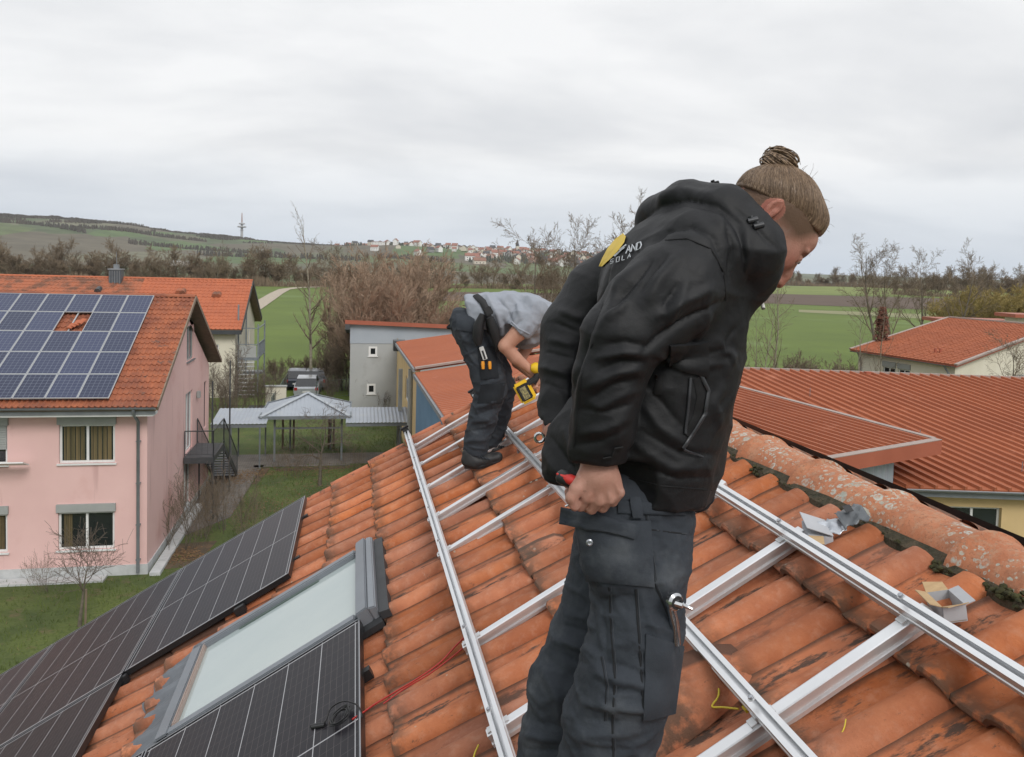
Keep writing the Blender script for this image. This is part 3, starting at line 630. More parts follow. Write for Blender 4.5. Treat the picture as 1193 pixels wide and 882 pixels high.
    return H, Pe, Sd, hh, n_s, slope
PH = pink_house()
def pink_panels():
    H, Pe, Sd, hh, n_s, slope = PH; Nn = Vector((1, 0, 0)).cross(Sd).normalized()
    def sc(px, py): q = onpl(px, py, Pe+Nn*.12, Nn); return q.x, (q-Pe).dot(Sd)
    xb, sb = sc(122.5, 465); xt, st = sc(183.5, 345.5)
    cw = .885; rh = (st-sb)/5; xr = (xb+xt)/2
    m = panel_mat('blue_cells', (.034, .042, .082), (.15, .17, .22), (cw-.05)/6, (rh-.05)/8, .009, rough=.18)
    M_al = mat('panel_frame', (.46, .47, .48), (.40, .41, .42), .45, .4)
    me_f = MB(); w, h = cw-.012, rh-.012
    me_f.bb(0, w, 0, .02, 0, .04).bb(0, w, h-.02, h, 0, .04).bb(0, .02, .02, h-.02, 0, .04).bb(w-.02, w, .02, h-.02, 0, .04)
    me_g = MB().bb(.02, w-.02, .02, h-.02, .012, .034)
    X = Vector((1, 0, 0)); M = Matrix((X, Sd, Nn)).transposed().to_euler(); proto = None; rows = ['bottom row', 'second row from the bottom', 'middle row', 'second row from the top', 'top row']
    lim = [-10.9, -11.4, -12.0, -12.6, -13.2]
    for r in range(5):
        k = 0
        while xr-k*cw > lim[r]:
            if not (r == 3 and k == 2):
                p = Pe+Nn*.13+Sd*(sb+r*rh)+X*(xr-(k+1)*cw-Pe.x)
                lab = 'blue panel on the pink house, %s, %s from right' % (rows[r], ORD[k])
                if proto is None:
                    proto = thing('photovoltaic_module', lab, 'solar module', p, 'blue solar panels on the pink house'); me_f.build('frame', M_al, proto, local=True); me_g.build('cells', m, proto, local=True); o = proto
                else: o = copy_tree(proto, label=lab); o.location = p
                o.rotation_euler = M
            k += 1
    # bare rails and a few loose tiles in the gap
    x0 = xr-3*cw; s0 = sb+3*rh
    t = MB(); t.bar(Pe+Nn*.1+Sd*(s0-.1)+X*(x0+.42-Pe.x), Pe+Nn*.1+Sd*(s0+rh+.1)+X*(x0+.42-Pe.x), .04, .04, Nn)
    meta(t.build('mounting_rail', M_al), 'bare metal rail in the gap between the blue solar panels', 'rail')
    rg = random.Random(4)
    for i in range(4):
        c = Pe+Nn*(.13+.02*i)+Sd*(s0+.2+.07*i)+X*(x0+.4+.09*i-Pe.x)
        o = MB().prof((0, 0, 0), (0, .3, .02), [(.1*math.cos(q), .05*math.sin(q)) for q in [math.pi*k/6 for k in range(7)]]).build('loose_tile', M_newtile, None, 60, local=True)
        o.location = c; o.rotation_euler = (slope*.8, 0, rg.uniform(-.5, .5)); meta(o, 'loose orange tile lying in the gap between the blue panels', 'roof tile', 'loose tiles in the panel gap')
pink_panels()
def pink_stairs():
    t = thing('steel_staircase', 'dark steel outside staircase with landing and railings on the pink gable wall', 'staircase', (-5.6, 32, 0))
    x0, x1, y0, y1, z = -6.2, -5.15, 31.9, 34.4, 2.38
    mb = MB(); mb.bb(x0, x1, y0, y1, z-.06, z); mb.bb(x0, x1, y0-.05, y0, z-.22, z+.01); mb.bb(x1-.05, x1+.0, y0, y1, z-.22, z-.061); mb.build('landing', M_steel, t)
    st = MB(); n = 13; y2 = 38.3
    for s_ in (x0+.02, x1-.02): st.bar((s_, y1, z-.1), (s_, y2, 0.05), .04, .2)
    st.build('stringer', M_steel, t)
    for k in range(n):
        f = (k+.5)/n; MB().bb(x0+.04, x1-.04, y1+(y2-y1)*f-.14, y1+(y2-y1)*f+.14, z*(1-f)-.03, z*(1-f)).build('tread', M_steel, t)
    rl = MB()
    def rail(a, b, h=1.0, nb=None):
        a = Vector(a); b = Vector(b); up = Vector((0, 0, h)); rl.tube([a+up, b+up], .025, 6); rl.tube([a+up*.12, b+up*.12], .014, 4)
        L_ = (b-a).length; nb = nb or int(L_/.17)
        for i in range(nb+1): q = a.lerp(b, i/nb); rl.tube([q+up*.1, q+up], .007, 4, False)
        for q in (a, b): rl.tube([q-Vector((0, 0, .15)), q+up], .022, 5)
    rail((x0+.03, y0, z), (x1, y0, z)); rail((x1, y0, z), (x1, y1, z)); rail((x1, y1, z), (x1, y2, .05)); rail((x0+.03, y1, z), (x0+.03, y2, .05))
    rl.build('railing', M_steel, t, 60, kind='stuff')
    p = MB()
    for (x, y, h) in ((x1, y0, z), (x1, y1, z), (x0+.1, y1, z), (-5.6, 34.4, 4.9), (-5.1, 35.6, 5.6)): p.tube([(x, y, 0), (x, y, h)], .035, 6)
    p.build('support_post', M_steel, t, kind='stuff')
pink_stairs()

# ---------------------------------------------------------------- cream house behind
def cream_house():
    X, Y0, Y1, XL = -8.25, 59.8, 71.0, -34.0; yr = (Y0+Y1)/2
    H = thing('cream_house', 'cream rendered house with long orange tiled roof behind the pink house', 'house', (X, Y0, 0))
    e1 = ony(283, 385, Y0-.5); ze = e1.z; zr = onx(293, 328, X+.5).z; ov = .6; slope = (zr-ze)/(yr-Y0+ov); Sd = Vector((0, 1, slope)).normalized()
    mb = MB(); hs_ = [(X-XL-1.55, X-XL-1.1, 3.1, 3.8)]
    facade(mb, (XL, Y0, 0), (1, 0, 0), (0, -1, 0), X-XL, ze, hs_)
    W2 = Y1-Y0; hg = [(7.2, 8.2, 2.5, 4.4), (4.1, 5.0, .2, 2.2)]
    facade(mb, (X, Y0, 0), (0, 1, 0), (1, 0, 0), W2, ze, hg, gable=[(0, ze), (W2, ze), (W2/2, ze+(W2/2)*slope)])
    mb.quad((X, Y1, 0), (XL, Y1, 0), (XL, Y1, ze), (X, Y1, ze)); mb.add([(XL, Y0, 0), (XL, Y1, 0), (XL, Y1, ze), (XL, yr, zr-.2), (XL, Y0, ze)], [(0, 1, 2, 3, 4)])
    mb.build('wall', M_cream, H)
    window(H, (XL, Y0, 0), (1, 0, 0), (0, -1, 0), hs_[0], sashes=1, sill=False)
    for h in hg: window(H, (X, Y0, 0), (0, 1, 0), (1, 0, 0), h, sashes=1, sill=False, name='door')
    r = MB()
    for s_ in (-1, 1): r.slab([(XL, yr+s_*(yr-Y0+ov), ze+.02), (X+.5, yr+s_*(yr-Y0+ov), ze+.02), (X+.5, yr, zr), (XL, yr, zr)], (0, 0, -.3))
    rf = r.build('roof', M_wood, H); L_ = (yr-Y0+ov)*math.hypot(1, slope); ns = 16; hh = L_/ns; xs = ony(167, 335, yr).x
    nn = int((X+.5-xs)/.3); tile_field('new_roof_tiles', M_newtile, (X+.52-nn*.3, Y0-ov-.02, ze+.06), (1, 0, 0), Sd, nn, ns, .3, hh, .05, rf)
    n2 = 44; tile_field('old_roof_tiles', M_darktile, (X+.52-nn*.3-n2*.3, Y0-ov-.02, ze+.06), (1, 0, 0), Sd, n2, ns, .3, hh, .05, rf)
    tile_field('new_roof_tiles', M_newtile, (X+.52, Y1+ov, ze+.06), (-1, 0, 0), (0, -1, slope), nn+n2, ns, .3, hh, .05, rf)
    c = MB()
    for k in range(60): x = X+.5-k*.4; c.prof((x, yr, zr+.03), (x-.42, yr, zr+.045), [(.15*math.cos(t), .12*math.sin(t)) for t in [math.pi*q/6 for q in range(7)]], closed=False)
    c.build('ridge_caps', M_newtile, rf, 60, kind='stuff')
    v = MB()
    for s_ in (-1, 1): v.bar((X+.52, yr+s_*(yr-Y0+ov), ze+.0), (X+.52, yr, zr-.06), .06, .28)
    v.build('verge_board', mat('dark_verge', (.07, .065, .06), None, .7), rf)
    MB().bb(XL, X+.5, Y0-ov-.02, Y0-ov+.03, ze-.28, ze).build('fascia', mat('dark_fascia', (.05, .055, .06), None, .6), rf)
    # chimney
    cx = ony(135, 330, yr-.4).x; zt = ony(135, 314.5, yr-.4).z
    ch = MB().bb(cx-.42, cx+.42, yr-.8, yr+.0, zr-.9, zt).build('chimney', mat('chimney_sheet', (.115, .125, .14), (.09, .10, .115), .5, .4), rf)
    g = MB()
    for k in range(5): g.bb(cx-.36+k*.17, cx-.33+k*.17, yr-.83, yr-.801, zr-.85, zt-.05)
    g.build('seams', M_zinc, ch)
    MB().bb(cx-.48, cx+.48, yr-.86, yr+.06, zt, zt+.1).bb(cx-.17, cx+.17, yr-.5, yr-.2, zt+.1, zt+.42).tube([(cx, yr-.35, zt+.4), (cx, yr-.35, zt+1.3)], .025, 4).build('chimney_cap', M_zinc, ch)
    for px in (114, 208, 212.5, 250, 254):   # vents on the slope
        py = 333+(2 if px < 120 else (4 if px < 220 else 8)); n = Vector((1, 0, 0)).cross(Sd); q = onpl(px, py+4, Vector((0, Y0-ov, ze+.06)), n)
        MB().prof(q+Vector((0, -.25, -.05)), q+Vector((0, .3, .12)), [(.22*math.cos(t), .24*math.sin(t)) for t in [math.pi*k/6 for k in range(7)]]).build('roof_vent', M_darktile if px > 120 else M_steel, rf, 50)
    # steel stair tower at the gable
    t = thing('stair_tower', 'grey galvanised stair tower with white treads at the cream gable', 'staircase', (X+1, 63, 0)); M_g = mat('galvanised', (.24, .27, .29), (.19, .21, .23), .55, .3)
    m = MB(); xa, xb, ya, yb = X+.15, X+1.5, 60.3, 64.5
    for x in (xa, xb):
        for y in (ya, yb): m.bb(x-.05, x+.05, y-.05, y+.05, 0, 5.2 if x == xb else 6.6)
    m.build('post', M_g, t, kind='stuff')
    for z in (1.4, 2.75): MB().bb(xa, xb, ya-.1 if z > 2 else 63, 61.6 if z > 2 else yb, z-.12, z).build('landing', M_g, t)
    for k in range(9): MB().bb(xa+.1, xb-.15, 60.3+.1+k*.02-.9, 60.3+.35-.9+k*.02, 2.6-k*.29-.05, 2.6-k*.29).build('tread', M_plinth, t)
    m = MB()
    for z0 in (2.75, 3.75, 4.9): m.bb(xa, xb, ya-.12, ya-.08, z0+.0, z0+.06); m.bb(xb-.03, xb+.03, ya, yb, z0, z0+.06)
    for k in range(30): m.bb(xb-.01, xb+.01, ya+.14*k, ya+.14*k+.02, 2.75, 3.75)
    m.build('railing', M_g, t, kind='stuff')
    MB().bb(xa+.1, xb-.1, ya-.14, ya-.125, 2.85, 3.7).build('railing_panel', M_shut, t)
cream_house()
# ---------------------------------------------------------------- ribbed metal roofs
def ribbed(par, name, q, rib, pitch=.33, h=.045, th=.1, m=None, rw=.05, stuff_over=300):
    """Roof plane q (four corners, counter-clockwise) with standing ribs along direction rib; every rib a part."""
    m = m or M_metalroof; q = [Vector(p) for p in q]; n = (q[1]-q[0]).cross(q[2]-q[0]).normalized()
    if n.z < 0: n = -n
    rib = (Vector(rib)-n*Vector(rib).dot(n)).normalized(); side = n.cross(rib).normalized()
    rf = MB().slab(q, -n*th).build(name, m, par)
    us = [p.dot(side) for p in q]; u = min(us)+pitch*.3; cnt = 0; extra = MB()
    while u < max(us):
        hits = []
        for a, b in zip(q, q[1:]+q[:1]):
            ua, ub = a.dot(side), b.dot(side)
            if (ua-u)*(ub-u) < 0: hits.append(a.lerp(b, (u-ua)/(ub-ua)))
        if len(hits) >= 2 and (hits[0]-hits[1]).length > .2:
            hits.sort(key=lambda p: p.dot(rib)); a, b = hits[0], hits[-1]
            h2 = h*1.7; pr = [(-rw*1.3, .0), (-rw*.75, h2), (rw*.75, h2), (rw*1.3, .0), (rw, -.02), (-rw, -.02)]
            if cnt < stuff_over: MB().prof(a+n*.002, b+n*.002, pr, n).build('rib', m, rf)
            else: extra.prof(a+n*.002, b+n*.002, pr, n)
            cnt += 1
        u += pitch
    if extra.v: extra.build('ribs', m, rf, kind='stuff')
    return rf
def right_buildings():
    # R1: the long roof; its ribs run away to the left, its eave faces the camera
    zE = 3.6; E1 = onz(1010, 566.3, zE); E2 = onz(1420, 580, zE); A = onz(1193, 573, zE); T = onz(870, 429.3, 5.55)
    n = (E2-E1).cross(T-A).normalized(); ribd = T-A
    TL = onpl(800, 427.5, A, n); TR = onpl(1420, 449, A, n); BL = onpl(800, 559, A, n)
    B = thing('red_metal_hall', 'low yellow building under a wide ribbed red metal roof', 'building', (A.x, A.y, 0), None)
    rf = ribbed(B, 'roof', [BL, E2, TR, TL], ribd, .40, .05)
    t = MB(); t.bar(TL+Vector((0, 0, .03)), TR+Vector((0, 0, .03)), .16, .1); t.build('ridge_trim', M_alu_trim, rf)
    ed = (E2-E1).normalized(); back = Vector((-ed.y, ed.x, 0))
    gutter(B, BL-back*.06+Vector((0, 0, -.03)), E2-back*.06+Vector((0, 0, -.03)), r=.08)
    MB().bar(BL+back*.1+Vector((0, 0, -.2)), E2+back*.1+Vector((0, 0, -.2)), .1, .16).build('fascia', M_zinc, B)
    # wall under the eave
    W0 = BL+back*.45; W0.z = 0; W1 = E2+back*.45; W1.z = 0; U = (W1-W0).normalized(); Wl = (W1-W0).length; N = -back
    def u_of(px): r = ray(px, 590); k = (W0-EYE).dot(N)/r.dot(N); return (EYE+r*k-W0).dot(U)
    hs_ = [(u_of(1102), u_of(1167), .9, 2.95), (u_of(1215), u_of(1290), .9, 2.95)]
    mb = MB(); facade(mb, W0, U, N, Wl, zE-.25, hs_, depth=.2)
    W2 = TR.copy(); W2.z = 0; W3 = TL.copy(); W3.z = 0
    mb.quad(W1, W2, W2+Vector((0, 0, TR.z-.2)), W1+Vector((0, 0, zE-.25))); mb.quad(W2, W3, W3+Vector((0, 0, TL.z-.2)), W2+Vector((0, 0, TR.z-.2))); mb.quad(W3, W0, W0+Vector((0, 0, zE-.25)), W3+Vector((0, 0, TL.z-.2)))
    mb.build('wall', M_yellow, B)
    for h in hs_: window(B, W0, U, N, h, sashes=2, depth=.15)
    # roof safety posts
    for (px, py) in ((943, 462), (1071, 512), (1190, 551)):
        q = onpl(px, py, A, n); MB().tube([q, q+Vector((0, 0, .35))], .012, 5).build('roof_spike', M_zinc, rf)
    q = onpl(1010, 437, A, n); MB().bb(q.x-.12, q.x+.12, q.y-.1, q.y+.1, q.z-.1, q.z+.16).build('roof_vent', M_redtrim, rf)
    # R2: lower, flatter roof on corrugated walls, standing in front
    z2 = 4.9; c0 = onz(1085, 514, z2+.0); c1 = onz(925, 541, z2-.12); c2 = onz(800, 437, z2+.25); c3 = onz(640, 455, z2+.1)
    C = thing('metal_annex', 'annex with a flat ribbed red metal roof and corrugated grey wall', 'building', (c0.x, c0.y, 0))
    rdir = c2-c0; c3 = c1+rdir
    r2 = ribbed(C, 'roof', [c1, c0, c2, c3], rdir, .34, .05, .12)
    dn = Vector((0, 0, 1)); fr = (c0-c1).normalized(); out = Vector((fr.y, -fr.x, 0)).normalized()
    MB().slab([c1+out*.0+dn*.07, c0+fr*.12+dn*.07, c0+fr*.12+out*.25+dn*.07, c1+out*.25+dn*.07], (0, 0, .02)).build('edge_trim', M_alu_trim, r2)
    MB().slab([c1+out*.22+dn*.068, c0+fr*.12+out*.22+dn*.068, c0+fr*.12+out*.25+dn*.068, c1+out*.25+dn*.068], (0, 0, -.42)).build('fascia', M_redtrim, r2)
    rn = rdir.normalized(); MB().slab([c0+fr*.02+dn*.055, c0+fr*.22+dn*.055, c2+fr*.22+dn*.055, c2+fr*.02+dn*.055], (0, 0, .04)).build('side_trim', M_alu_trim, r2)
    MB().slab([c0+fr*.2+dn*.05, c0+fr*.22+dn*.05, c2+fr*.22+dn*.05, c2+fr*.2+dn*.05], (0, 0, -.3)).build('side_fascia', M_redtrim, r2)
    # corrugated wall
    w0 = onz(1048, 521, z2-.1)-out*.15; w0.z = 0; w1 = w0-fr*4.5; w3 = w0+rdir; w3.z = 0
    mb = MB()
    def corr(a, b, z0, z1, nn):
        a = Vector(a); b = Vector(b); d = (b-a).normalized(); o = Vector((d.y, -d.x, 0)); L_ = (b-a).length; k = int(L_/.075); pts = [a+d*(L_*i/k)+o*(.018 if i % 4 in (1, 2) else -.018) for i in range(k+1)]
        mb.add([p+Vector((0, 0, z)) for p in pts for z in (z0, z1)], [(2*i, 2*i+1, 2*i+3, 2*i+2) for i in range(k)])
    corr(w1, w0, 0, z2-.16, 1); corr(w0, w3, 0, z2-.02, 1); mb.build('corrugated_wall', M_corr, C)
    q = w0+fr*.1-out*-.2; MB().bb(q.x-.1, q.x+.2, q.y-.1, q.y+.1, z2-.42, z2-.3).build('drain_box', M_steel, C)
    # pale house at the far right
    zb, zt = 4.5, 6.75; a = onz(990, 407, zb); b = onz(1113, 425.5, zb); best = None
    for i in range(60):
        zt = 5.3+i*.05; d = onz(1105, 370, zt); c = b+(d-a); v = c-EYE; w = v.dot(CF); cy_ = PCY-FPX*v.dot(CU)/w; cx_ = PCX+FPX*v.dot(CR)/w
        pred = 425.5+(395-425.5)/(1193-1113)*(cx_-1113); e = abs(cy_-pred)
        if best is None or e < best[0]: best = (e, zt)
    zt = best[1]; d = onz(1105, 370, zt); c = b+(d-a)
    Hh = thing('pale_bungalow', 'pale cream house with big red tiled roof at the right edge', 'house', (b.x, b.y, 0))
    n = (b-a).cross(d-a).normalized(); n = n if n.z > 0 else -n
    far = d+(d-a)*.55; far.z = zt-.0; far2 = c+(d-a)*.55
    rf = MB().slab([a, b, c, d], -n*.16).build('roof', M_redtrim, Hh)
    ev = (b-a); L_ = ev.length; up = (d-a); Lu = up.length; nu = int(L_/.3); ns = int(Lu/.36)
    tile_field('roof_tiles', mat('orange_tile', (.35, .11, .052), (.30, .095, .047), .85, scale=.5, spec=.25), a+n*.0, ev, up, nu, ns, L_/nu, Lu/ns, .03, rf)
    MB().bar(b+n*.03, c+n*.03, .22, .1).build('verge_trim', M_alu_trim, rf); MB().bar(a+n*.03, d+n*.03, .2, .1).build('verge_trim', M_alu_trim, rf); MB().bar(d+n*.04, c+n*.04, .3, .12).build('ridge_trim', M_alu_trim, rf)
    gutter(Hh, a-Vector((0, 0, .1)), b-Vector((0, 0, .1)))
    i1 = ev.normalized(); i2 = Vector((up.x, up.y, 0)).normalized()
    A0 = a+i1*.5+i2*.5; B0 = b-i1*.35+i2*.5; C0 = c-i1*.35; D0 = d+i1*.5
    for p in (A0, B0, C0, D0): p.z = 0
    mb = MB(); Nf = Vector((i1.y, -i1.x, 0)); Wf = (B0-A0).length
    def uf(px): r = ray(px, 428); k = (A0-EYE).dot(Nf)/r.dot(Nf); return (EYE+r*k-A0).dot(i1)
    h1 = (uf(1028), uf(1043), 2.2, 3.95); h2 = (uf(1046), uf(1060), 2.2, 3.95)
    facade(mb, A0, i1, Nf, Wf, zb-.05, [h1, h2])
    Ug = (C0-B0).normalized(); Wg = (C0-B0).length; Ng = Vector((Ug.y, -Ug.x, 0))
    def ug(px): r = ray(px, 436); k = (B0-EYE).dot(Ng)/r.dot(Ng); return (EYE+r*k-B0).dot(Ug)
    gs = [(ug(1129), ug(1148), 2.0, 3.35), (ug(1155), ug(1173), 2.0, 3.35), (ug(1182), ug(1197), 2.0, 3.35)]
    facade(mb, B0, Ug, Ng, Wg, zb-.05, gs, gable=[(0, zb-.05), (Wg, zb-.05), (Wg, zt-.2)])
    mb.quad(C0, D0, D0+Vector((0, 0, zt-.2)), C0+Vector((0, 0, zt-.2))); mb.quad(D0, A0, A0+Vector((0, 0, zb)), D0+Vector((0, 0, zt-.2)))
    mb.build('wall', M_cream, Hh)
    for h in (h1, h2): window(Hh, A0, i1, Nf, h, sashes=2, shutter=.3, fw=.09, glass=M_glass)
    for h in gs: window(Hh, B0, Ug, Ng, h, sashes=1, glass=M_glass2, mf=M_shut, shutter=.5)
    g1 = a+i1*.75+i2*.45+Vector((0, 0, -.12)); MB().tube([g1-i2*.45, g1-i2*.1-Vector((0, 0, .5)), g1-Vector((0, 0, .8)), Vector((g1.x, g1.y, .1))], .06, 6).build('downpipe', M_zinc, Hh)
    g1 = b-i1*.9+Vector((0, 0, -.12)); MB().tube([g1, g1+i1*.45+i2*.45-Vector((0, 0, .9)), g1+i1*.45+i2*.45-Vector((0, 0, 4))], .06, 6).build('downpipe', M_zinc, Hh)
    for dx in (0, .5):
        q = onpl(1089+dx*12, 411, a, n); MB().tube([q-Vector((0, 0, .1)), q+Vector((0, 0, .3))], .09, 6).build('roof_vent', M_redtrim, rf)
    # flat red roofs further back
    for (p0, p1, zt_, dd, lab, w) in ((1094, 1187, 5.75, 74, 'flat dark red roofed block behind the pale house', 2.5), (1183, 1290, 6.5, 70, 'higher red roofed block at the right edge of the photo', 2.5)):
        q0 = at(p0, 360, dd); q1 = at(p1, 366, dd); ux = (q1-q0); ux.z = 0; Lx = ux.length; ux.normalize(); iy = Vector((-ux.y, ux.x, 0)); o = thing('flat_roof_block', lab, 'building', (q0.x, q0.y, 0))
        b0 = Vector((q0.x, q0.y, 0)); top = zt_
        MB().hexa([b0+ux*.6+iy*.6, b0+ux*(Lx-.6)+iy*.6, b0+ux*(Lx-.6)+iy*w, b0+ux*.6+iy*w], [p+Vector((0, 0, top)) for p in (b0+ux*.6+iy*.6, b0+ux*(Lx-.6)+iy*.6, b0+ux*(Lx-.6)+iy*w, b0+ux*.6+iy*w)]).build('wall', M_cream, o)
        MB().hexa([b0+Vector((0, 0, top)), b0+ux*Lx+Vector((0, 0, top)), b0+ux*Lx+iy*(w+.6)+Vector((0, 0, top)), b0+iy*(w+.6)+Vector((0, 0, top))], [p+Vector((0, 0, .3)) for p in (b0+Vector((0, 0, top)), b0+ux*Lx+Vector((0, 0, top)), b0+ux*Lx+iy*(w+.6)+Vector((0, 0, top+.0)), b0+iy*(w+.6)+Vector((0, 0, top+.0)))]).build('roof', M_redtrim, o)
right_buildings()
def mid_buildings():
    # grey rendered block
    Y = 53.0; x0 = ony(407, 440, Y).x; x1 = x0+9.5; zl = ony(408, 377, Y).z; sl = -.035
    G = thing('grey_block', 'grey rendered block with zinc band and thin red roof edge', 'building', (x0, Y, 0))
    def hh(px0, px1, py0, py1): a = ony(px0, py0, Y); b = ony(px1, py1, Y); return (a.x-x0, b.x-x0, b.z, a.z)
    hs_ = [hh(429, 439, 403.5, 415), hh(427, 437, 447, 459)]; zband = ony(409, 400, Y).z
    mb = MB(); facade(mb, (x0, Y, 0), (1, 0, 0), (0, -1, 0), x1-x0, zband, hs_, depth=.1)
    mb.quad((x0, Y, 0), (x0, Y+9, 0), (x0, Y+9, zl-1.15), (x0, Y, zl-.1)); mb.quad((x0, Y+9, 0), (x1, Y+9, 0), (x1, Y+9, zl-1.45), (x0, Y+9, zl-1.15)); mb.quad((x1, Y, 0), (x1, Y+9, 0), (x1, Y+9, zl-1.45), (x1, Y, zl-.4))
    mb.build('wall', M_grey, G)
    mb = MB(); zr_ = lambda x: zl+(x-x0)*sl; mb.hexa([(x0-.02, Y-.03, zband), (x1, Y-.03, zband), (x1, Y+.1, zband), (x0-.02, Y+.1, zband)], [(x0-.02, Y-.03, zr_(x0)), (x1, Y-.03, zr_(x1)), (x1, Y+.1, zr_(x1)), (x0-.02, Y+.1, zr_(x0))])
    mb.build('zinc_band', mat('light_zinc', (.40, .44, .49), (.36, .40, .45), .5, .2, scale=.6), G)
    mb = MB(); z0 = zl; mb.hexa([(x0-.35, Y-.4, z0+.0), (x1, Y-.4, zr_(x1)), (x1, Y+9.5, zr_(x1)-1.1), (x0-.35, Y+9.5, z0-1.1)], [(x0-.35, Y-.4, z0+.26), (x1, Y-.4, zr_(x1)+.26), (x1, Y+9.5, zr_(x1)-.9), (x0-.35, Y+9.5, z0-.9)]); mb.build('roof', M_redtrim, G)
    MB().hexa([(x0-.34, Y-.39, z0-.35), (x0-.02, Y-.39, z0-.35), (x0-.02, Y+9, z0-1.4), (x0-.34, Y+9, z0-1.4)], [(x0-.34, Y-.39, z0-.003), (x0-.02, Y-.39, z0-.003), (x0-.02, Y+9, z0-1.09), (x0-.34, Y+9, z0-1.09)]).build('eave_box', M_steel, G)
    for h in hs_: window(G, (x0, Y, 0), (1, 0, 0), (0, -1, 0), h, sashes=1, depth=.02, fw=.13, sill=True)
    # yellow and blue wing under ribbed red roofs
    X = 2.72; yb = 34.0; W = thing('yellow_blue_wing', 'yellow and blue wing with two stepped ribbed red metal roofs', 'building', (X, 40, 0))
    dd = [(onx(472.5, 440, X).y, onx(478.5, 440, X).y)]
    mb = MB(); Y0 = 21.0
    def hz(px0, px1, z0, z1): a = onx(px1, 440, X).y; b = onx(px0, 440, X).y; return (a-yb, b-yb, z0, z1)
    hs_ = [hz(472, 477, 2.6, 3.9), hz(485.5, 489, .9, 3.1)]
    facade(mb, (X, yb, 0), (0, 1, 0), (-1, 0, 0), Y-yb, 5.0, hs_, depth=.12); mb.build('wall', M_yellow, W)
    for h in hs_: window(W, (X, yb, 0), (0, 1, 0), (-1, 0, 0), h, sashes=1, depth=.08, glass=M_glass2, sill=False)
    mb = MB(); hb = [(yy-Y0, yy-Y0+1.0, 1.2, 3.2) for yy in (onx(505, 470, X-.15).y-.3, onx(514, 480, X-.15).y-.6)]
    hb[1] = (hb[1][0]-.6, hb[1][0]+.4, .2, 3.2)
    facade(mb, (X-.15, Y0, 0), (0, 1, 0), (-1, 0, 0), yb-Y0, 5.0, hb, depth=.12); mb.quad((X-.15, yb, 0), (X+.1, yb, 0), (X+.1, yb, 5), (X-.15, yb, 5)); mb.quad((X-.15, Y0+.3, 0), (8.0, Y0+.3, 0), (8.0, Y0+.3, 6.5), (X-.15, Y0+.3, 5.72)); mb.build('blue_wall', M_blue, W)
    for h in hb: window(W, (X-.15, Y0, 0), (0, 1, 0), (-1, 0, 0), h, sashes=1, depth=.08, glass=M_glass2, sill=False)
    ze1 = onx(462, 399, X-.35).z; ze2 = onx(483, 428, X-.35).z; k = math.tan(math.radians(8.6)); xe = X-.35; xr = 8.4
    ys = onx(483, 427, xe).y
    zE = lambda y: 5.25+.031*(47-y); Yf = 47.2; R_ = (xr-xe)*k
    r1 = ribbed(W, 'upper_roof', [(xe, ys, zE(ys)), (xr, ys, zE(ys)+R_), (xr, Yf, zE(Yf)+R_), (xe, Yf, zE(Yf))], (1, 0, k), .36, .04)
    r2 = ribbed(W, 'lower_roof', [(xe, Y0, zE(Y0)-.2), (xr, Y0, zE(Y0)-.2+R_), (xr, ys-.03, zE(ys)-.2+R_), (xe, ys-.03, zE(ys)-.2)], (1, 0, k), .33, .04)
    MB().bar((xe, ys-.06, zE(ys)+.02), (xr, ys-.06, zE(ys)+.02+R_), .18, .08).build('edge_trim', M_alu_trim, r1)
    MB().bar((xe-.03, Y0, zE(Y0)-.28), (xe-.03, ys, zE(ys)-.28), .1, .14).build('gutter', M_zinc, r2); MB().bar((xe-.03, ys, zE(ys)-.08), (xe-.03, Yf, zE(Yf)-.08), .1, .14).build('gutter', M_zinc, r1)
    MB().quad((X, yb, 5), (X, Yf, 5), (X, Yf, zE(Yf)-.06), (X, yb, zE(yb)-.06)).build('wall', M_yellow, W); MB().quad((X-.15, Y0, 5), (X-.15, yb, 5), (X-.15, yb, zE(yb)-.3), (X-.15, Y0, zE(Y0)-.3)).build('blue_wall', M_blue, W)
    MB().quad((X, Yf-.3, 4.9), (xr-.4, Yf-.3, 4.9), (xr-.4, Yf-.3, zE(Yf)-.12+R_), (X, Yf-.3, zE(Yf)-.08)).build('wall', M_yellow, W)
    px_y = onx(478, 440, X-.1).y; MB().tube([(X-.1, px_y, 0), (X-.1, px_y, 4.9)], .12, 8).build('downpipe', M_shut, W); MB().bb(X-.5, X-.3, px_y+3, px_y+3.2, 0, 4.5).build('pillar', M_shut, W)
    MB().bb(X-.5, X+.2, Yf+.1, Yf+1.0, 4.75, 5.35).build('roof_box', M_steel, W)
    # back of the wing on the right side
    MB().bb(xr-.5, xr-.4, Y0+.3, Yf-.3, 0, 5.95).build('wall', M_yellow, W)
mid_buildings()

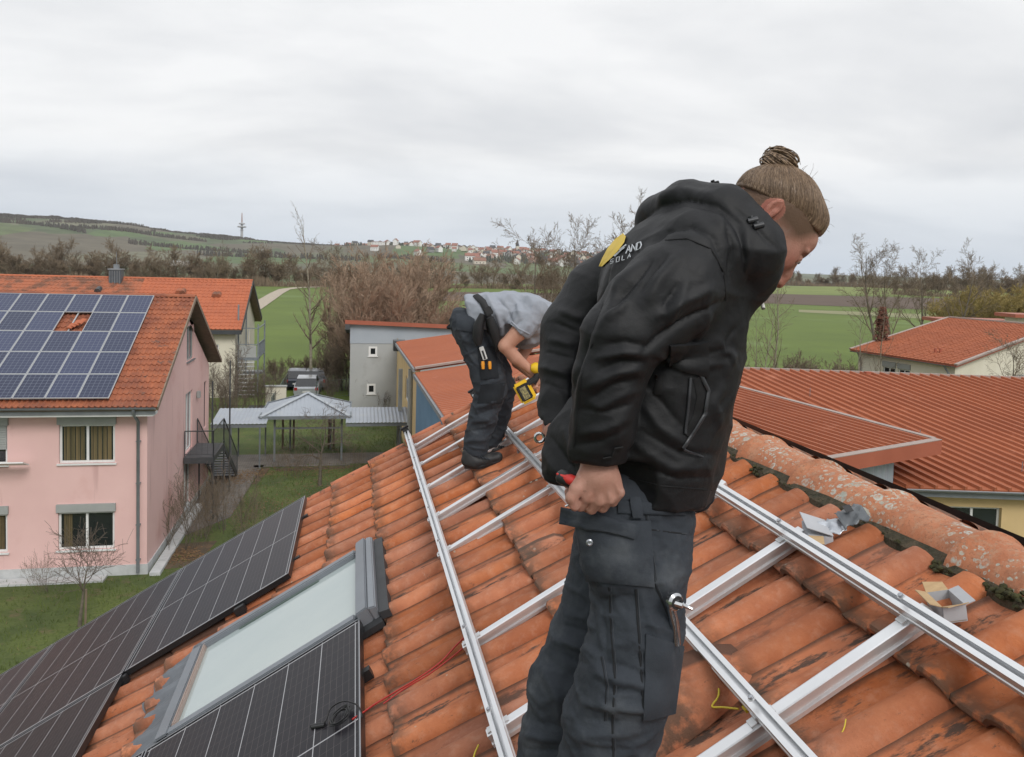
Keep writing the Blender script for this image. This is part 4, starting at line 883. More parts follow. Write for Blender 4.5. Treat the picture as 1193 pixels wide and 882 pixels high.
# ---------------------------------------------------------------- garden: paths, canopy, shelter
def brick_mat(name, c1, c2, mortar, s, w=.2, h=.1):
    m = bpy.data.materials.new(name); m.use_nodes = True; N, L = nodes(m); b = N['Principled BSDF']; b.inputs['Roughness'].default_value = .9
    tc = N.new('ShaderNodeTexCoord'); br = N.new('ShaderNodeTexBrick'); br.inputs['Color1'].default_value = (*c1, 1); br.inputs['Color2'].default_value = (*c2, 1); br.inputs['Mortar'].default_value = (*mortar, 1)
    br.inputs['Scale'].default_value = s; br.inputs['Mortar Size'].default_value = .012; br.inputs['Brick Width'].default_value = w; br.inputs['Row Height'].default_value = h; L.new(tc.outputs['Object'], br.inputs[0])
    n = N.new('ShaderNodeTexNoise'); n.inputs['Scale'].default_value = 1.3; n.inputs['Detail'].default_value = 7; L.new(tc.outputs['Object'], n.inputs[0]); mr = N.new('ShaderNodeMapRange'); mr.inputs[1].default_value = .3; mr.inputs[2].default_value = .7; mr.inputs[3].default_value = .72; mr.inputs[4].default_value = 1.15; L.new(n.outputs[0], mr.inputs[0])
    hs = N.new('ShaderNodeHueSaturation'); L.new(br.outputs[0], hs.inputs['Color']); L.new(mr.outputs[0], hs.inputs['Value']); L.new(hs.outputs[0], b.inputs['Base Color']); return m
def garden():
    M_pav = brick_mat('paving', (.20, .175, .155), (.155, .14, .125), (.09, .08, .065), 1.0, .22, .11)
    mb = MB(); mb.slab([(-6.2, 40.1, 0), (3.4, 40.1, 0), (3.4, 42.3, 0), (-6.2, 42.3, 0)], (0, 0, .035)); mb.build('garden_path', M_pav, kind='structure')
    a = onz(309, 538); b = onz(268, 603)
    mb = MB(); mb.slab([(-6.2, 29.5, 0), (b.x, b.y, 0), (a.x, a.y, 0), (a.x, 40.09, 0), (-6.2, 40.09, 0)], (0, 0, .03)); mb.build('house_path', M_pav, kind='structure')
    MB().bb(-4.6, -.1, 39.7, 40.08, 0, .03).build('shelter_floor', M_pav, kind='structure')
    # leaf litter and bare earth
    M_soil = mat('leaf_litter', (.13, .085, .05), (.07, .055, .035), .95, scale=3, detail=8, bump=.03, bscale=12)
    for (x0, x1, y0, y1) in ((-5.2, -4.1, 36.5, 39.6), (-3.5, -.2, 38.9, 39.65), (-6.0, -4.9, 26.8, 29.4)):
        MB().slab([(x0, y0, 0), (x1, y0+.3, 0), (x1+.3, y1, 0), (x0-.1, y1-.2, 0)], (0, 0, .02)).build('leaf_bed', M_soil, kind='structure')
    # drip strip of pale slabs along the pink house
    for (x0, x1, y0, y1) in ((-13, -7.35, 26.0, 26.5),): MB().bb(x0, x1, y0, y1, 0, .07).build('kerb_strip', M_plinth, kind='structure')
    for i in range(7):
        y = 26.35+i*1.05; o = MB().bb(-6.12, -5.8, y, y+1.02, 0, .12).build('edging_slab', M_plinth, bevel=.01); meta(o, 'pale concrete edging slab along the foot of the pink gable wall', 'slab', 'edging slabs along the pink gable')
    # covered walkway: two canopy runs
    M_beam = mat('grey_beam', (.20, .22, .235), (.16, .18, .19), .6, .2)
    def corr_roof(mb, x0, x1, y0, z0, y1, z1):
        n = int(abs(x1-x0)/.045); vs = []
        for i in range(n+1):
            x = x0+(x1-x0)*i/n; dz = .018 if i % 4 in (1, 2) else 0
            vs += [(x, y0, z0+dz), (x, y1, z1+dz)]
        mb.add(vs, [(2*i, 2*i+1, 2*i+3, 2*i+2) for i in range(n)])
    for (x0, x1, lab) in ((-6.5, -4.0, 'short corrugated canopy between the bare shrub and the shelter'), (-.35, 3.35, 'corrugated walkway canopy between the shelter and the blue wing')):
        t = thing('walkway_canopy', lab, 'canopy', ((x0+x1)/2, 41, 0), 'canopies of the covered walkway')
        mb = MB(); corr_roof(mb, x0, x1, 39.35, 2.16, 42.1, 2.42); mb.build('corrugated_roof', M_corr, t)
        MB().bb(x0, x1, 39.4, 39.48, 1.98, 2.13).bb(x0, x1, 42.0, 42.08, 2.2, 2.36).build('beam', M_beam, t)
        for x in ((x0+.9, x1-.3) if x0 < -4 else (x1-1.1, x1-.5)):
            for y in (39.45, 42.0): MB().tube([(x, y, 0), (x, y, 2.05)], .04, 6).build('post', M_beam, t)
    # the shelter
    t = thing('garden_shelter', 'open garden shelter with pale corrugated pyramid roof on steel posts', 'shelter', (-2.25, 42, 0))
    x0, x1, y0, y1, z, zp = -4.42, -.12, 40.2, 44.4, 2.28, 3.12; pk = Vector(((x0+x1)/2, (y0+y1)/2, zp))
    C4 = [Vector((x0, y0, z)), Vector((x1, y0, z)), Vector((x1, y1, z)), Vector((x0, y1, z))]
    for i in range(4):
        a, b = C4[i], C4[(i+1) % 4]; n = int((b-a).length/.045); mb = MB(); up = Vector((0, 0, .016)); d = (b-a); vs = []
        inn = pk-(a+b)/2
        for k in range(n+1):
            u = k/n; e = a+d*u; w = 1-abs(2*u-1); o = up if k % 4 in (1, 2) else up*0; vs += [e+o, e+inn*w+o]
        mb.add(vs, [(2*k, 2*k+1, 2*k+3, 2*k+2) for k in range(n)]); mb.build('roof_face', M_corr, t)
    M_hip = mat('hip_trim', (.40, .43, .46), (.34, .37, .40), .5, .2)
    for c in C4: MB().bar(c+Vector((0, 0, .03)), pk+Vector((0, 0, .05)), .22, .035).build('hip_cap', M_hip, t)
    MB().bar(C4[0], C4[1], .06, .16).bar(C4[1], C4[2], .06, .16).bar(C4[2], C4[3], .06, .16).bar(C4[3], C4[0], .06, .16).build('eave_beam', M_beam, t)
    P4 = [(-3.75, 40.75), (-.55, 40.75), (-1.15, 43.3), (-3.2, 43.3)]
    for (x, y) in P4: MB().bb(x-.045, x+.045, y-.045, y+.045, 0, z).build('post', M_beam, t)
    for x in (-3.6, -3.05, -1.25, -1.0): MB().bb(x-.05, x+.05, 43.6, 43.7, 0, z).build('post', M_wood, t)
    MB().bb(-3.75, -.55, 40.73, 40.78, 1.62, 1.7).bb(-3.6, -1, 43.6, 43.66, 1.6, 1.68).build('rail', M_beam, t)
garden()
# parked cars beyond the shelter, walls and fences
def cars():
    glass = mat('car_glass', (.02, .022, .025), None, .08, spec=.8); tyre = mat('tyre', (.02, .02, .02), None, .9); lamp = mat('tail_lamp', (.35, .02, .02), None, .3); rim = mat('rim', (.35, .35, .36), None, .4, .6); plate = mat('number_plate', (.6, .6, .58), None, .5)
    def car(p, paint, lab, van=False):
        t = thing('parked_car', lab, 'car', p, 'cars parked beyond the shelter')
        L_, w = 4.3, 1.78; hr = 1.5; st = [(0, .35, .80, .86), (.12, .3, .93, .88), (.55, .28, 1.0, .89), (1.0, .26, 1.02, .89), (2.6, .26, 1.0, .89), (3.3, .26, .92, .88), (4.1, .32, .72, .84), (4.3, .4, .62, .78)]
        mb = MB(); n = 8; vs = []
        for (y, zb, zt, hw) in st: vs += [(-hw*.93, y, zb), (-hw, y, zb+.15), (-hw, y, zt-.12), (-hw*.94, y, zt), (hw*.94, y, zt), (hw, y, zt-.12), (hw, y, zb+.15), (hw*.93, y, zb)]
        k = len(st); fs = [(i*n+j, i*n+(j+1) % n, (i+1)*n+(j+1) % n, (i+1)*n+j) for i in range(k-1) for j in range(n)]+[tuple(range(n))[::-1], tuple(range((k-1)*n, k*n))]
        mb.add(vs, fs); mb.build('body', paint, t, 40, local=True)
        cb = MB(); vs = []
        for (y, z, hw) in ((.12, .95, .80), (.45, 1.44, .66), (.9, hr, .64), (2.1, hr-.02, .64), (2.9, 1.0, .78)): vs += [(-hw, y, z), (hw, y, z), (hw*.98+.02, y, .9), (-hw*.98-.02, y, .9)]
        cb.add(vs, [(4*i+j, 4*i+(j+1) % 4, 4*i+4+(j+1) % 4, 4*i+4+j) for i in range(4) for j in range(4)]); cb.build('cabin_glass', glass, t, local=True)
        MB().add([(-.67, .43, 1.46), (.67, .43, 1.46), (.65, .9, 1.525), (-.65, .9, 1.525), (.65, 2.1, 1.505), (-.65, 2.1, 1.505), (.6, 2.3, 1.4), (-.6, 2.3, 1.4)], [(0, 1, 2, 3), (3, 2, 4, 5), (5, 4, 6, 7)]).build('roof', paint, t, local=True)
        for x in (-.8, .8):
            for y in (.8, 3.45):
                wl = MB().lathe((x, y, .32), [(.2, -.1), (.32, -.09), (.32, .09), (.2, .1)], 16, 'X').build('wheel', tyre, t, 40, local=True); MB().lathe((x, y, .32), [(.0, -.11), (.2, -.105), (.2, .105), (0, .11)], 12, 'X').build('rim', rim, wl, 40, local=True)
            MB().bb(x*.9-.1, x*.9+.1, -.02, .1, .68, .88).build('tail_light', lamp, t, local=True)
        MB().bb(-.26, .26, -.025, .02, .52, .63).build('number_plate', plate, t, local=True)
        return t
    white = mat('white_paint', (.55, .56, .57), None, .3, coat=.5); dark = mat('dark_blue_paint', (.025, .03, .045), None, .3, coat=.5); grey = mat('grey_paint', (.12, .13, .14), None, .3, coat=.5); silver = mat('silver_paint', (.38, .40, .42), None, .3, .3, coat=.5)
    for px, py, pt, lab in ((344.5, 456, dark, 'dark blue car parked left behind the shelter roof'), (366, 456, grey, 'grey car parked right behind the shelter roof'), (356, 466, silver, 'silver car standing nearest behind the shelter roof')):
        g = onz(px, py); car((g.x, g.y, 0), pt, lab)
    MB().bb(onz(310, 470).x-1, onz(400, 470).x, 53, 68, 0, .01).build('parking_ground', mat('asphalt', (.07, .07, .07), (.055, .055, .055), .95, scale=2), kind='structure').location.z = .004
    t = thing('garden_wall', 'pale low garden wall behind the covered walkway', 'wall', (-5.2, 52, 0)); a = ony(309, 450, 54.5); b = ony(333, 450, 54.5)
    MB().bb(a.x, b.x, 54.5, 54.75, 0, 1.6).build('wall', M_cream, t); MB().bb(a.x-.05, b.x+.05, 54.45, 54.8, 1.6, 1.68).build('coping', M_shut, t)
    # slanted ramp railing and mesh fences
    M_g = mat('green_grey_steel', (.15, .18, .17), None, .6, .3)
    def fence(p0, p1, h, lab, n=None, name='mesh_fence', mesh=True):
        p0 = Vector(p0); p1 = Vector(p1); t = thing(name, lab, 'fence', p0); L_ = (p1-p0).length; n = n or int(L_/2.2)
        for i in range(n+1): q = p0.lerp(p1, i/n); MB().tube([q, q+Vector((0, 0, h))], .035, 5).build('post', M_g, t)
        m = MB(); up = Vector((0, 0, 1)); m.tube([p0+up*h, p1+up*h], .02, 4); m.tube([p0+up*.1, p1+up*.1], .012, 4); k = int(L_/.14)
        for i in range(k): q = p0.lerp(p1, i/k); m.tube([q+up*.1, q+up*h], .006, 3, False)
        if mesh:
            for z in np.arange(.3, h, .2): m.tube([p0+up*z, p1+up*z], .005, 3, False)
        m.build('mesh', M_g, t, kind='stuff')
    fence(onz(316, 487), onz(336, 452), 1.3, 'grey railing slanting back beside the pale garden wall')
    fence(onz(368, 466), onz(406, 462), 1.3, 'thin mesh fence between the cars and the grey block'); fence(onz(262, 478), onz(318, 480), 1.2, 'thin mesh fence behind the left canopy')
    # parasol, half closed, on the terrace of the wing
    g = onx(466, 480, 2.1)
cars()
# ================================================================ OUR OWN ROOF
AL = math.radians(30.5); XR, ZR = 1.76, 9.0387
SU = Vector((math.cos(AL), 0, math.sin(AL))); SN = Vector((-math.sin(AL), 0, math.cos(AL))); SY = Vector((0, -1, 0))
def RW(s, y, h=0.0): return Vector((XR, 0, ZR))-SU*s+SN*h+Vector((0, y, 0))
ROOF_E = Matrix((SY, SU, SN)).transposed().to_euler()
def rpt(px, py, h=0.0): return onpl(px, py, RW(0, 0, h), SN)
def tile_mat():
    m = bpy.data.materials.new('clay_tile'); m.use_nodes = True; N, L = nodes(m); b = N['Principled BSDF']; b.inputs['Roughness'].default_value = .82; b.inputs['Specular IOR Level'].default_value = .3
    tc = N.new('ShaderNodeTexCoord'); oi = N.new('ShaderNodeObjectInfo'); geo = N.new('ShaderNodeNewGeometry')
    rnd = oi.outputs['Random']
    sc = N.new('ShaderNodeMath'); sc.operation = 'MULTIPLY'; sc.inputs[1].default_value = 53; L.new(rnd, sc.inputs[0])
    ad = N.new('ShaderNodeVectorMath'); ad.operation = 'ADD'; L.new(tc.outputs['Object'], ad.inputs[0]); L.new(sc.outputs[0], ad.inputs[1])
    def noise(s, st=(1, 1, 1), d=6, r=.6, v=ad.outputs[0]):
        mp = N.new('ShaderNodeMapping'); mp.inputs['Scale'].default_value = st; L.new(v, mp.inputs[0]); n = N.new('ShaderNodeTexNoise'); n.inputs['Scale'].default_value = s; n.inputs['Detail'].default_value = d; n.inputs['Roughness'].default_value = r; L.new(mp.outputs[0], n.inputs[0]); return n.outputs[0]
    def mr(x, a, c, d=0, e=1):
        q = N.new('ShaderNodeMapRange'); q.inputs[1].default_value = a; q.inputs[2].default_value = c; q.inputs[3].default_value = d; q.inputs[4].default_value = e; L.new(x, q.inputs[0]); return q.outputs[0]
    def mix(f, a, c):
        q = N.new('ShaderNodeMix'); q.data_type = 'RGBA'; L.new(f, q.inputs[0])
        for s_, i in ((a, 6), (c, 7)):
            if isinstance(s_, tuple): q.inputs[i].default_value = (*s_, 1)
            else: L.new(s_, q.inputs[i])
        return q.outputs[2]
    def mul(a, c):
        q = N.new('ShaderNodeMath'); q.operation = 'MULTIPLY'; L.new(a, q.inputs[0])
        if isinstance(c, (int, float)): q.inputs[1].default_value = c
        else: L.new(c, q.inputs[1])
        return q.outputs[0]
    col = mix(mr(noise(9), .35, .65), (.40, .138, .064), (.50, .190, .092))
    col = mix(mr(noise(3), .4, .62, 0, .75), col, (.32, .105, .05))
    # pale dusty bloom
    col = mix(mul(mr(noise(22, d=8, r=.7), .5, .72), .42), col, (.50, .28, .19))
    # dark streaks running down the pans, in blotches
    sp = N.new('ShaderNodeSeparateXYZ'); L.new(tc.outputs['Object'], sp.inputs[0])
    pan = mr(sp.outputs[0], .125, .09); pan2 = mr(sp.outputs[0], .005, .035)
    st = mul(mul(mr(noise(14, (1.6, .45, 1), 8, .7), .49, .57), mr(rnd, .2, .65)), mul(pan, pan2))
    col = mix(mul(st, .92), col, (.055, .043, .035))
    col = mix(mul(mr(noise(40, (1, .6, 1), 6, .8), .60, .68), mr(noise(5), .46, .58)), col, (.07, .05, .038))
    # grime at the lower lip and along the joints
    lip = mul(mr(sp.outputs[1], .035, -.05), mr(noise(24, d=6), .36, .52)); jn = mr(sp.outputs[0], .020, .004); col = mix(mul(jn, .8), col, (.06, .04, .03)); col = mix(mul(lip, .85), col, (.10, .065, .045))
    # yellow and grey lichen dots
    v = N.new('ShaderNodeTexVoronoi'); v.inputs['Scale'].default_value = 16; L.new(ad.outputs[0], v.inputs[0]); d1 = mul(mr(v.outputs[0], .16, .10), mr(noise(4.5), .60, .64)); col = mix(d1, col, (.42, .40, .33))
    v = N.new('ShaderNodeTexVoronoi'); v.inputs['Scale'].default_value = 7; L.new(ad.outputs[0], v.inputs[0]); d1 = mul(mul(mr(v.outputs[0], .13, .06), mr(noise(3.1), .66, .70)), mr(noise(60), .4, .5)); col = mix(d1, col, (.45, .20, .03))
    hs = N.new('ShaderNodeHueSaturation'); L.new(mr(rnd, 0, 1, .80, 1.12), hs.inputs['Value']); L.new(mr(noise(1, d=1), .3, .7, .9, 1.08), hs.inputs['Saturation']); L.new(col, hs.inputs['Color']); L.new(hs.outputs[0], b.inputs['Base Color'])
    bp = N.new('ShaderNodeBump'); bp.inputs['Distance'].default_value = .0032; L.new(noise(120, d=7, r=.75), bp.inputs['Height']); bp2 = N.new('ShaderNodeBump'); bp2.inputs['Distance'].default_value = .0035; L.new(noise(22), bp2.inputs['Height']); L.new(bp.outputs[0], bp2.inputs['Normal']); L.new(bp2.outputs[0], b.inputs['Normal'])
    return m
M_tile = tile_mat()
TW, TH = .2265, .3645
def tile_mesh(seed):
    rg = random.Random(seed); w = TW
    prof_ = [(-.004, .010), (.012, .004), (.04, .0015), (.075, .004), (.108, .007), (.118, .020), (.132, .034), (.154, .042), (.176, .044), (.198, .041), (.216, .031), (.227, .014), (.229, .001)]
    rows = [(-.052, -.022, .88), (-.056, -.004, .95), (-.047, .003, 1), (.10, 0, 1), (.24, .0, 1), (TH, -.004, 1)]
    v = []; n = len(prof_)
    for (y, dz, sc) in rows:
        lift = .036*(1-(y+.05)/(TH+.05))
        for (x, z) in prof_: v.append((x, y+(.004*math.sin(x*26+seed) if y < 0 else 0), z*sc+dz+lift+rg.gauss(0, .0007)))
    f = [(i*n+j, i*n+j+1, (i+1)*n+j+1, (i+1)*n+j) for i in range(len(rows)-1) for j in range(n-1)]
    b = len(v)   # underside lip so the end reads as a thick body
    for (x, z) in prof_: v.append((x, -.03, z*.86-.024+.03))
    f += [(b+j, b+j+1, j+1, j) for j in range(n-1)]
    me = np_mesh('tile', v, f); me.shade_smooth(); me.set_sharp_from_angle(angle=math.radians(38)); me.materials.append(M_tile); return me
def own_house():
    global HOUSE, ROOF
    H = thing('tiled_house', 'our house with the weathered clay tile roof the workers stand on', 'house', (1.89, 4, 0)); HOUSE = H
    ye = 7.10; y0 = -3.0; se = 8.0
    M_wall = mat('house_render', (.62, .55, .42), (.56, .50, .38), .9, scale=.8)
    a = RW(se-.6, 0, -.12); mb = MB(); xw0 = a.x; xw1 = 2*1.89-a.x; zt = a.z
    mb.add([(xw0, ye-.15, 0), (xw1, ye-.15, 0), (xw1, ye-.15, zt), (1.89, ye-.15, ZR-.1), (xw0, ye-.15, zt), (xw0, y0, 0), (xw1, y0, 0), (xw1, y0, zt), (1.89, y0, ZR-.1), (xw0, y0, zt)], [(0, 1, 2, 3, 4), (5, 6, 7, 8, 9), (0, 5, 9, 4), (1, 6, 7, 2)])
    mb.build('wall', M_wall, H)
    M_deck = mat('roof_deck', (.05, .035, .028), (.035, .025, .02), .95)
    rd = MB().slab([RW(se, y0, -.03), RW(se, ye-.02, -.03), RW(-.05, ye-.02, -.03), RW(-.05, y0, -.03)], -SN*.1)
    mir = lambda p: Vector((2*1.89-p.x, p.y, p.z))
    rd.slab([mir(p) for p in (RW(se, y0, -.03), RW(se, ye-.02, -.03), RW(-.05, ye-.02, -.03), RW(-.05, y0, -.03))], (0, 0, -.1))
    ROOF = rd.build('roof', M_deck, H)
    ms = [tile_mesh(i) for i in range(4)]; rg = random.Random(11); off = wo(ROOF); stuff = []
    y_far = 7.12
    for r in range(-1, 22):
        s_low = .3675+.3645*r          # lower edge of the course
        for c in range(0, 44):
            yy = y_far-c*TW            # far edge of this tile; its local x runs towards the camera
            if yy < -2.9 or s_low > 7.9: continue
            vis = (s_low < 2.3 and yy > .95) or (2.2 < s_low < 4.1 and 3.3 < yy < 5.5) or (2.2 < s_low < 3.2 and yy >= 5.2)
            if 2.0 < s_low < 3.2 and 3.98 < yy < 4.98+.0: continue          # the roof window
            if s_low > 2.32 and yy < 3.75 and s_low < 3.1: vis = False
            if r == -1: continue
            if vis:
                o = bpy.data.objects.new('tile', ms[rg.randrange(4)]); COL.objects.link(o); o.parent = ROOF
                o.location = RW(s_low-.05+rg.gauss(0, .0035), yy+rg.gauss(0, .0015), rg.gauss(0, .0018))-off
                if r == 0: o.scale = (1, .80, 1)
                e = Matrix((SY, SU, SN)).transposed() @ Matrix.Rotation(rg.gauss(0, .008), 3, 'Z') @ Matrix.Rotation(rg.gauss(0, .010), 3, 'X') @ Matrix.Rotation(rg.gauss(0, .010), 3, 'Y'); o.rotation_euler = e.to_euler()
            else: stuff.append((s_low, yy))
    # the remaining, hidden tiles as one part
    me0 = ms[0]; co = np.array([v.co[:] for v in me0.vertices]); fc = [tuple(p.vertices) for p in me0.polygons]; M3 = np.array(Matrix((SY, SU, SN)).transposed()); V_, F_ = [], []
    for (s, y) in stuff:
        b = len(V_)*len(co); p = np.array(RW(s-.05, y)-off); V_.append(co @ M3.T+p); F_ += [tuple(i+b for i in q) for q in fc]
    Mr = np.array(Matrix((-SY, Vector((-SU.x, 0, SU.z)), Vector((-SN.x, 0, SN.z)))).transposed())
    for r in range(21):
        for c in range(44):
            b = len(V_)*len(co); q = mir(RW(.3675+.3645*r-.05, 0)); V_.append(co @ Mr.T+np.array(Vector((q.x, 7.12-(c+1)*TW, q.z))-off)); F_ += [tuple(i+b for i in q_) for q_ in fc]
    me = np_mesh('tiles', np.concatenate(V_), F_); me.shade_smooth(); me.materials.append(M_tile); meta(link_mesh('tiles', me, None, ROOF), kind='stuff')
    # verge tiles' side: rounded barge along the far gable
    M_v = mat('verge_clay', (.47, .17, .09), (.33, .12, .065), .85, scale=9, detail=7, bump=.003, bscale=60, spots=[((.10, .07, .05), 14, .56, .1)], rand=.12)
    for r in range(0, 15):
        a = RW(.3675+.3645*r+.03, 7.14, .035+.0); b = RW(.3675+.3645*(r-1)+.045, 7.14, .012)
        MB().prof(a, b, [(.03*math.cos(t)-.0, .036*math.sin(t)) for t in [math.pi*k/8 for k in range(9)]]+[(-.03, -.1), (.03, -.1)], SN).build('verge_tile', M_v, ROOF, 60)
own_house()
def ridge():
    m = bpy.data.materials.new('ridge_clay'); m.use_nodes = True; N, L = nodes(m); b = N['Principled BSDF']; b.inputs['Roughness'].default_value = .85
    tc = N.new('ShaderNodeTexCoord'); oi = N.new('ShaderNodeObjectInfo'); sc = N.new('ShaderNodeMath'); sc.operation = 'MULTIPLY'; sc.inputs[1].default_value = 31; L.new(oi.outputs['Random'], sc.inputs[0]); ad = N.new('ShaderNodeVectorMath'); ad.operation = 'ADD'; L.new(tc.outputs['Object'], ad.inputs[0]); L.new(sc.outputs[0], ad.inputs[1])
    def noise(s, d=6, r=.6):
        n = N.new('ShaderNodeTexNoise'); n.inputs['Scale'].default_value = s; n.inputs['Detail'].default_value = d; n.inputs['Roughness'].default_value = r; L.new(ad.outputs[0], n.inputs[0]); return n
    def mr(x, a, c, d=0, e=1):
        q = N.new('ShaderNodeMapRange'); q.inputs[1].default_value = a; q.inputs[2].default_value = c; q.inputs[3].default_value = d; q.inputs[4].default_value = e; L.new(x, q.inputs[0]); return q.outputs[0]
    def mth(op, a, c):
        q = N.new('ShaderNodeMath'); q.operation = op; L.new(a, q.inputs[0])
        if isinstance(c, (int, float)): q.inputs[1].default_value = c
        else: L.new(c, q.inputs[1])
        return q.outputs[0]
    def mix(f, a, c):
        q = N.new('ShaderNodeMix'); q.data_type = 'RGBA'; L.new(f, q.inputs[0])
        for s_, i in ((a, 6), (c, 7)):
            if isinstance(s_, tuple): q.inputs[i].default_value = (*s_, 1)
            else: L.new(s_, q.inputs[i])
        return q.outputs[2]
    col = mix(mr(noise(7).outputs[0], .35, .65), (.40, .140, .064), (.49, .195, .098)); col = mix(mth('MULTIPLY', mr(noise(18, 8, .75).outputs[0], .5, .66), .6), col, (.46, .27, .17))
    col = mix(mth('MULTIPLY', mr(noise(75, 6, .8).outputs[0], .55, .62), .7), col, (.17, .085, .05)); col = mix(mth('MULTIPLY', mr(noise(4, 6, .7).outputs[0], .52, .62), .5), col, (.24, .10, .055))
    sp = N.new('ShaderNodeSeparateXYZ'); L.new(tc.outputs['Object'], sp.inputs[0])
    top = mr(sp.outputs[2], .05, .12)
    col = mix(mth('MULTIPLY', mth('MULTIPLY', mr(noise(34, 8, .8).outputs[0], .50, .60), top), .5), col, (.40, .29, .19))   # crusty top
    # lichen rings: distorted voronoi discs, pale rim and greyer middle
    nz = noise(40, 4); dd = N.new('ShaderNodeMix'); dd.data_type = 'VECTOR'; dd.inputs[0].default_value = .012; L.new(ad.outputs[0], dd.inputs[4]); L.new(nz.outputs['Color'], dd.inputs[5])
    for s_, r1, th, cc in ((19, .34, .46, (.46, .47, .42)), (34, .30, .46, (.44, .44, .37)), (48, .30, .44, (.40, .41, .35)), (11, .26, .54, (.33, .35, .30))):
        v = N.new('ShaderNodeTexVoronoi'); v.inputs['Scale'].default_value = s_; L.new(dd.outputs[1], v.inputs[0]); disc = mr(v.outputs[0], r1, r1-.06); hole = mr(v.outputs[0], r1*.45, r1*.65, .35, 1)
        f = mth('MULTIPLY', mth('MULTIPLY', disc, hole), mth('MULTIPLY', mr(noise(3.2, 3).outputs[0], th, th+.05), mr(noise(90).outputs[0], .35, .5)))
        col = mix(f, col, cc)
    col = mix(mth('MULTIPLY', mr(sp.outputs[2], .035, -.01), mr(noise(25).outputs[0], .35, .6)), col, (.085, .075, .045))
    L.new(col, b.inputs['Base Color']); bp = N.new('ShaderNodeBump'); bp.inputs['Distance'].default_value = .006; L.new(noise(60, 8, .75).outputs[0], bp.inputs['Height']); L.new(bp.outputs[0], b.inputs['Normal'])
    def cap(seed):
        rg = random.Random(seed); v = []; n = 18; L_ = .475; rows = [(0, .118), (.004, .136), (.024, .137), (.034, .125), (.09, .122), (.25, .119), (.40, .116), (L_, .114)]
        for (y, r) in rows:
            for k in range(n+1): t = math.pi*k/n; r *= 1; v.append((r*1.0*math.cos(t)*1.06+rg.gauss(0, .0006), -y, r*math.sin(t)*.98+rg.gauss(0, .0006)))
        f = [(i*(n+1)+j, i*(n+1)+j+1, (i+1)*(n+1)+j+1, (i+1)*(n+1)+j) for i in range(len(rows)-1) for j in range(n)]; b = len(v)
        for k in range(n+1): t = math.pi*(-.04+1.08*k/n); v.append((.11*math.cos(t), -.0, .108*math.sin(t)))
        f += [(b+j, b+j+1, j+1, j) for j in range(n)]
        me = np_mesh('ridge_cap', v, f); me.shade_smooth(); me.set_sharp_from_angle(angle=math.radians(60)); me.materials.append(m); return me
    cs = [cap(i) for i in range(3)]; off = wo(ROOF); rg = random.Random(5)
    for i in range(-9, 15):
        y = 2.10+.4525*i
        if y > 7.3 or y < -2.8: continue
        o = bpy.data.objects.new('ridge_cap', cs[i % 3]); COL.objects.link(o); o.parent = ROOF; o.location = Vector((1.872, y, ZR-.030+rg.gauss(0, .002)))-off; o.rotation_euler = (.012+rg.gauss(0, .003), rg.gauss(0, .012), rg.gauss(0, .008))
    # closing disc at the gable end, mortar bed and moss
    MB().lathe((1.872, 7.16, ZR-.03), [(.02, 0), (.13, 0), (.13, .02), (.02, .02)], 20, 'Y').build('ridge_end', m, ROOF, 40)
    MB().prof((1.80, -2.8, ZR+.005), (1.80, 7.1, ZR+.005), [(-.082, -.05), (.06, -.06), (.06, .03), (-.035, .018), (-.074, -.006)]).build('mortar_bed', mat('ridge_mortar', (.10, .075, .045), (.030, .030, .014), .95, scale=22, detail=8, bump=.03, bscale=50), ROOF)
    mb = MB()
    def clump(p, r, k=9):
        for j in range(k):
            c = Vector(p)+Vector((rg.gauss(0, r*.45), rg.gauss(0, r*.7), rg.gauss(0, r*.25))); q = r*rg.uniform(.3, .62); vs = []
            for (a, z) in ((0, -1), (1, -.3), (.9, .4), (0, 1)):
                for t in range(5): vs.append(c+Vector((math.cos(t*1.257)*a*q*rg.uniform(.7, 1.2), math.sin(t*1.257)*a*q*rg.uniform(.7, 1.2), z*q*.8)))
            mb.add(vs, [(i*5+t, i*5+(t+1) % 5, i*5+5+(t+1) % 5, i*5+5+t) for i in range(3) for t in range(5)])
    y = 1.0
    while y < 7.0: clump((1.742+rg.gauss(0, .010), y, ZR-.002+rg.gauss(0, .006)), rg.uniform(.004, .012), 9); y += rg.uniform(.008, .020)
    for px, py, r in ((1168, 691, .020), (1150, 683, .014), (1185, 697, .022), (1176, 700, .016), (884, 551, .020), (879, 548, .02), (975, 602, .022), (1010, 622, .02), (1060, 650, .022), (1095, 660, .02), (937, 580, .018)):
        p = onx(px, py, 1.735); clump(p, r, 22)
    mb.build('moss', mat('roof_moss', (.060, .058, .018), (.022, .022, .008), .98, scale=30, bump=.006, bscale=150), ROOF, 60, kind='stuff')
ridge()

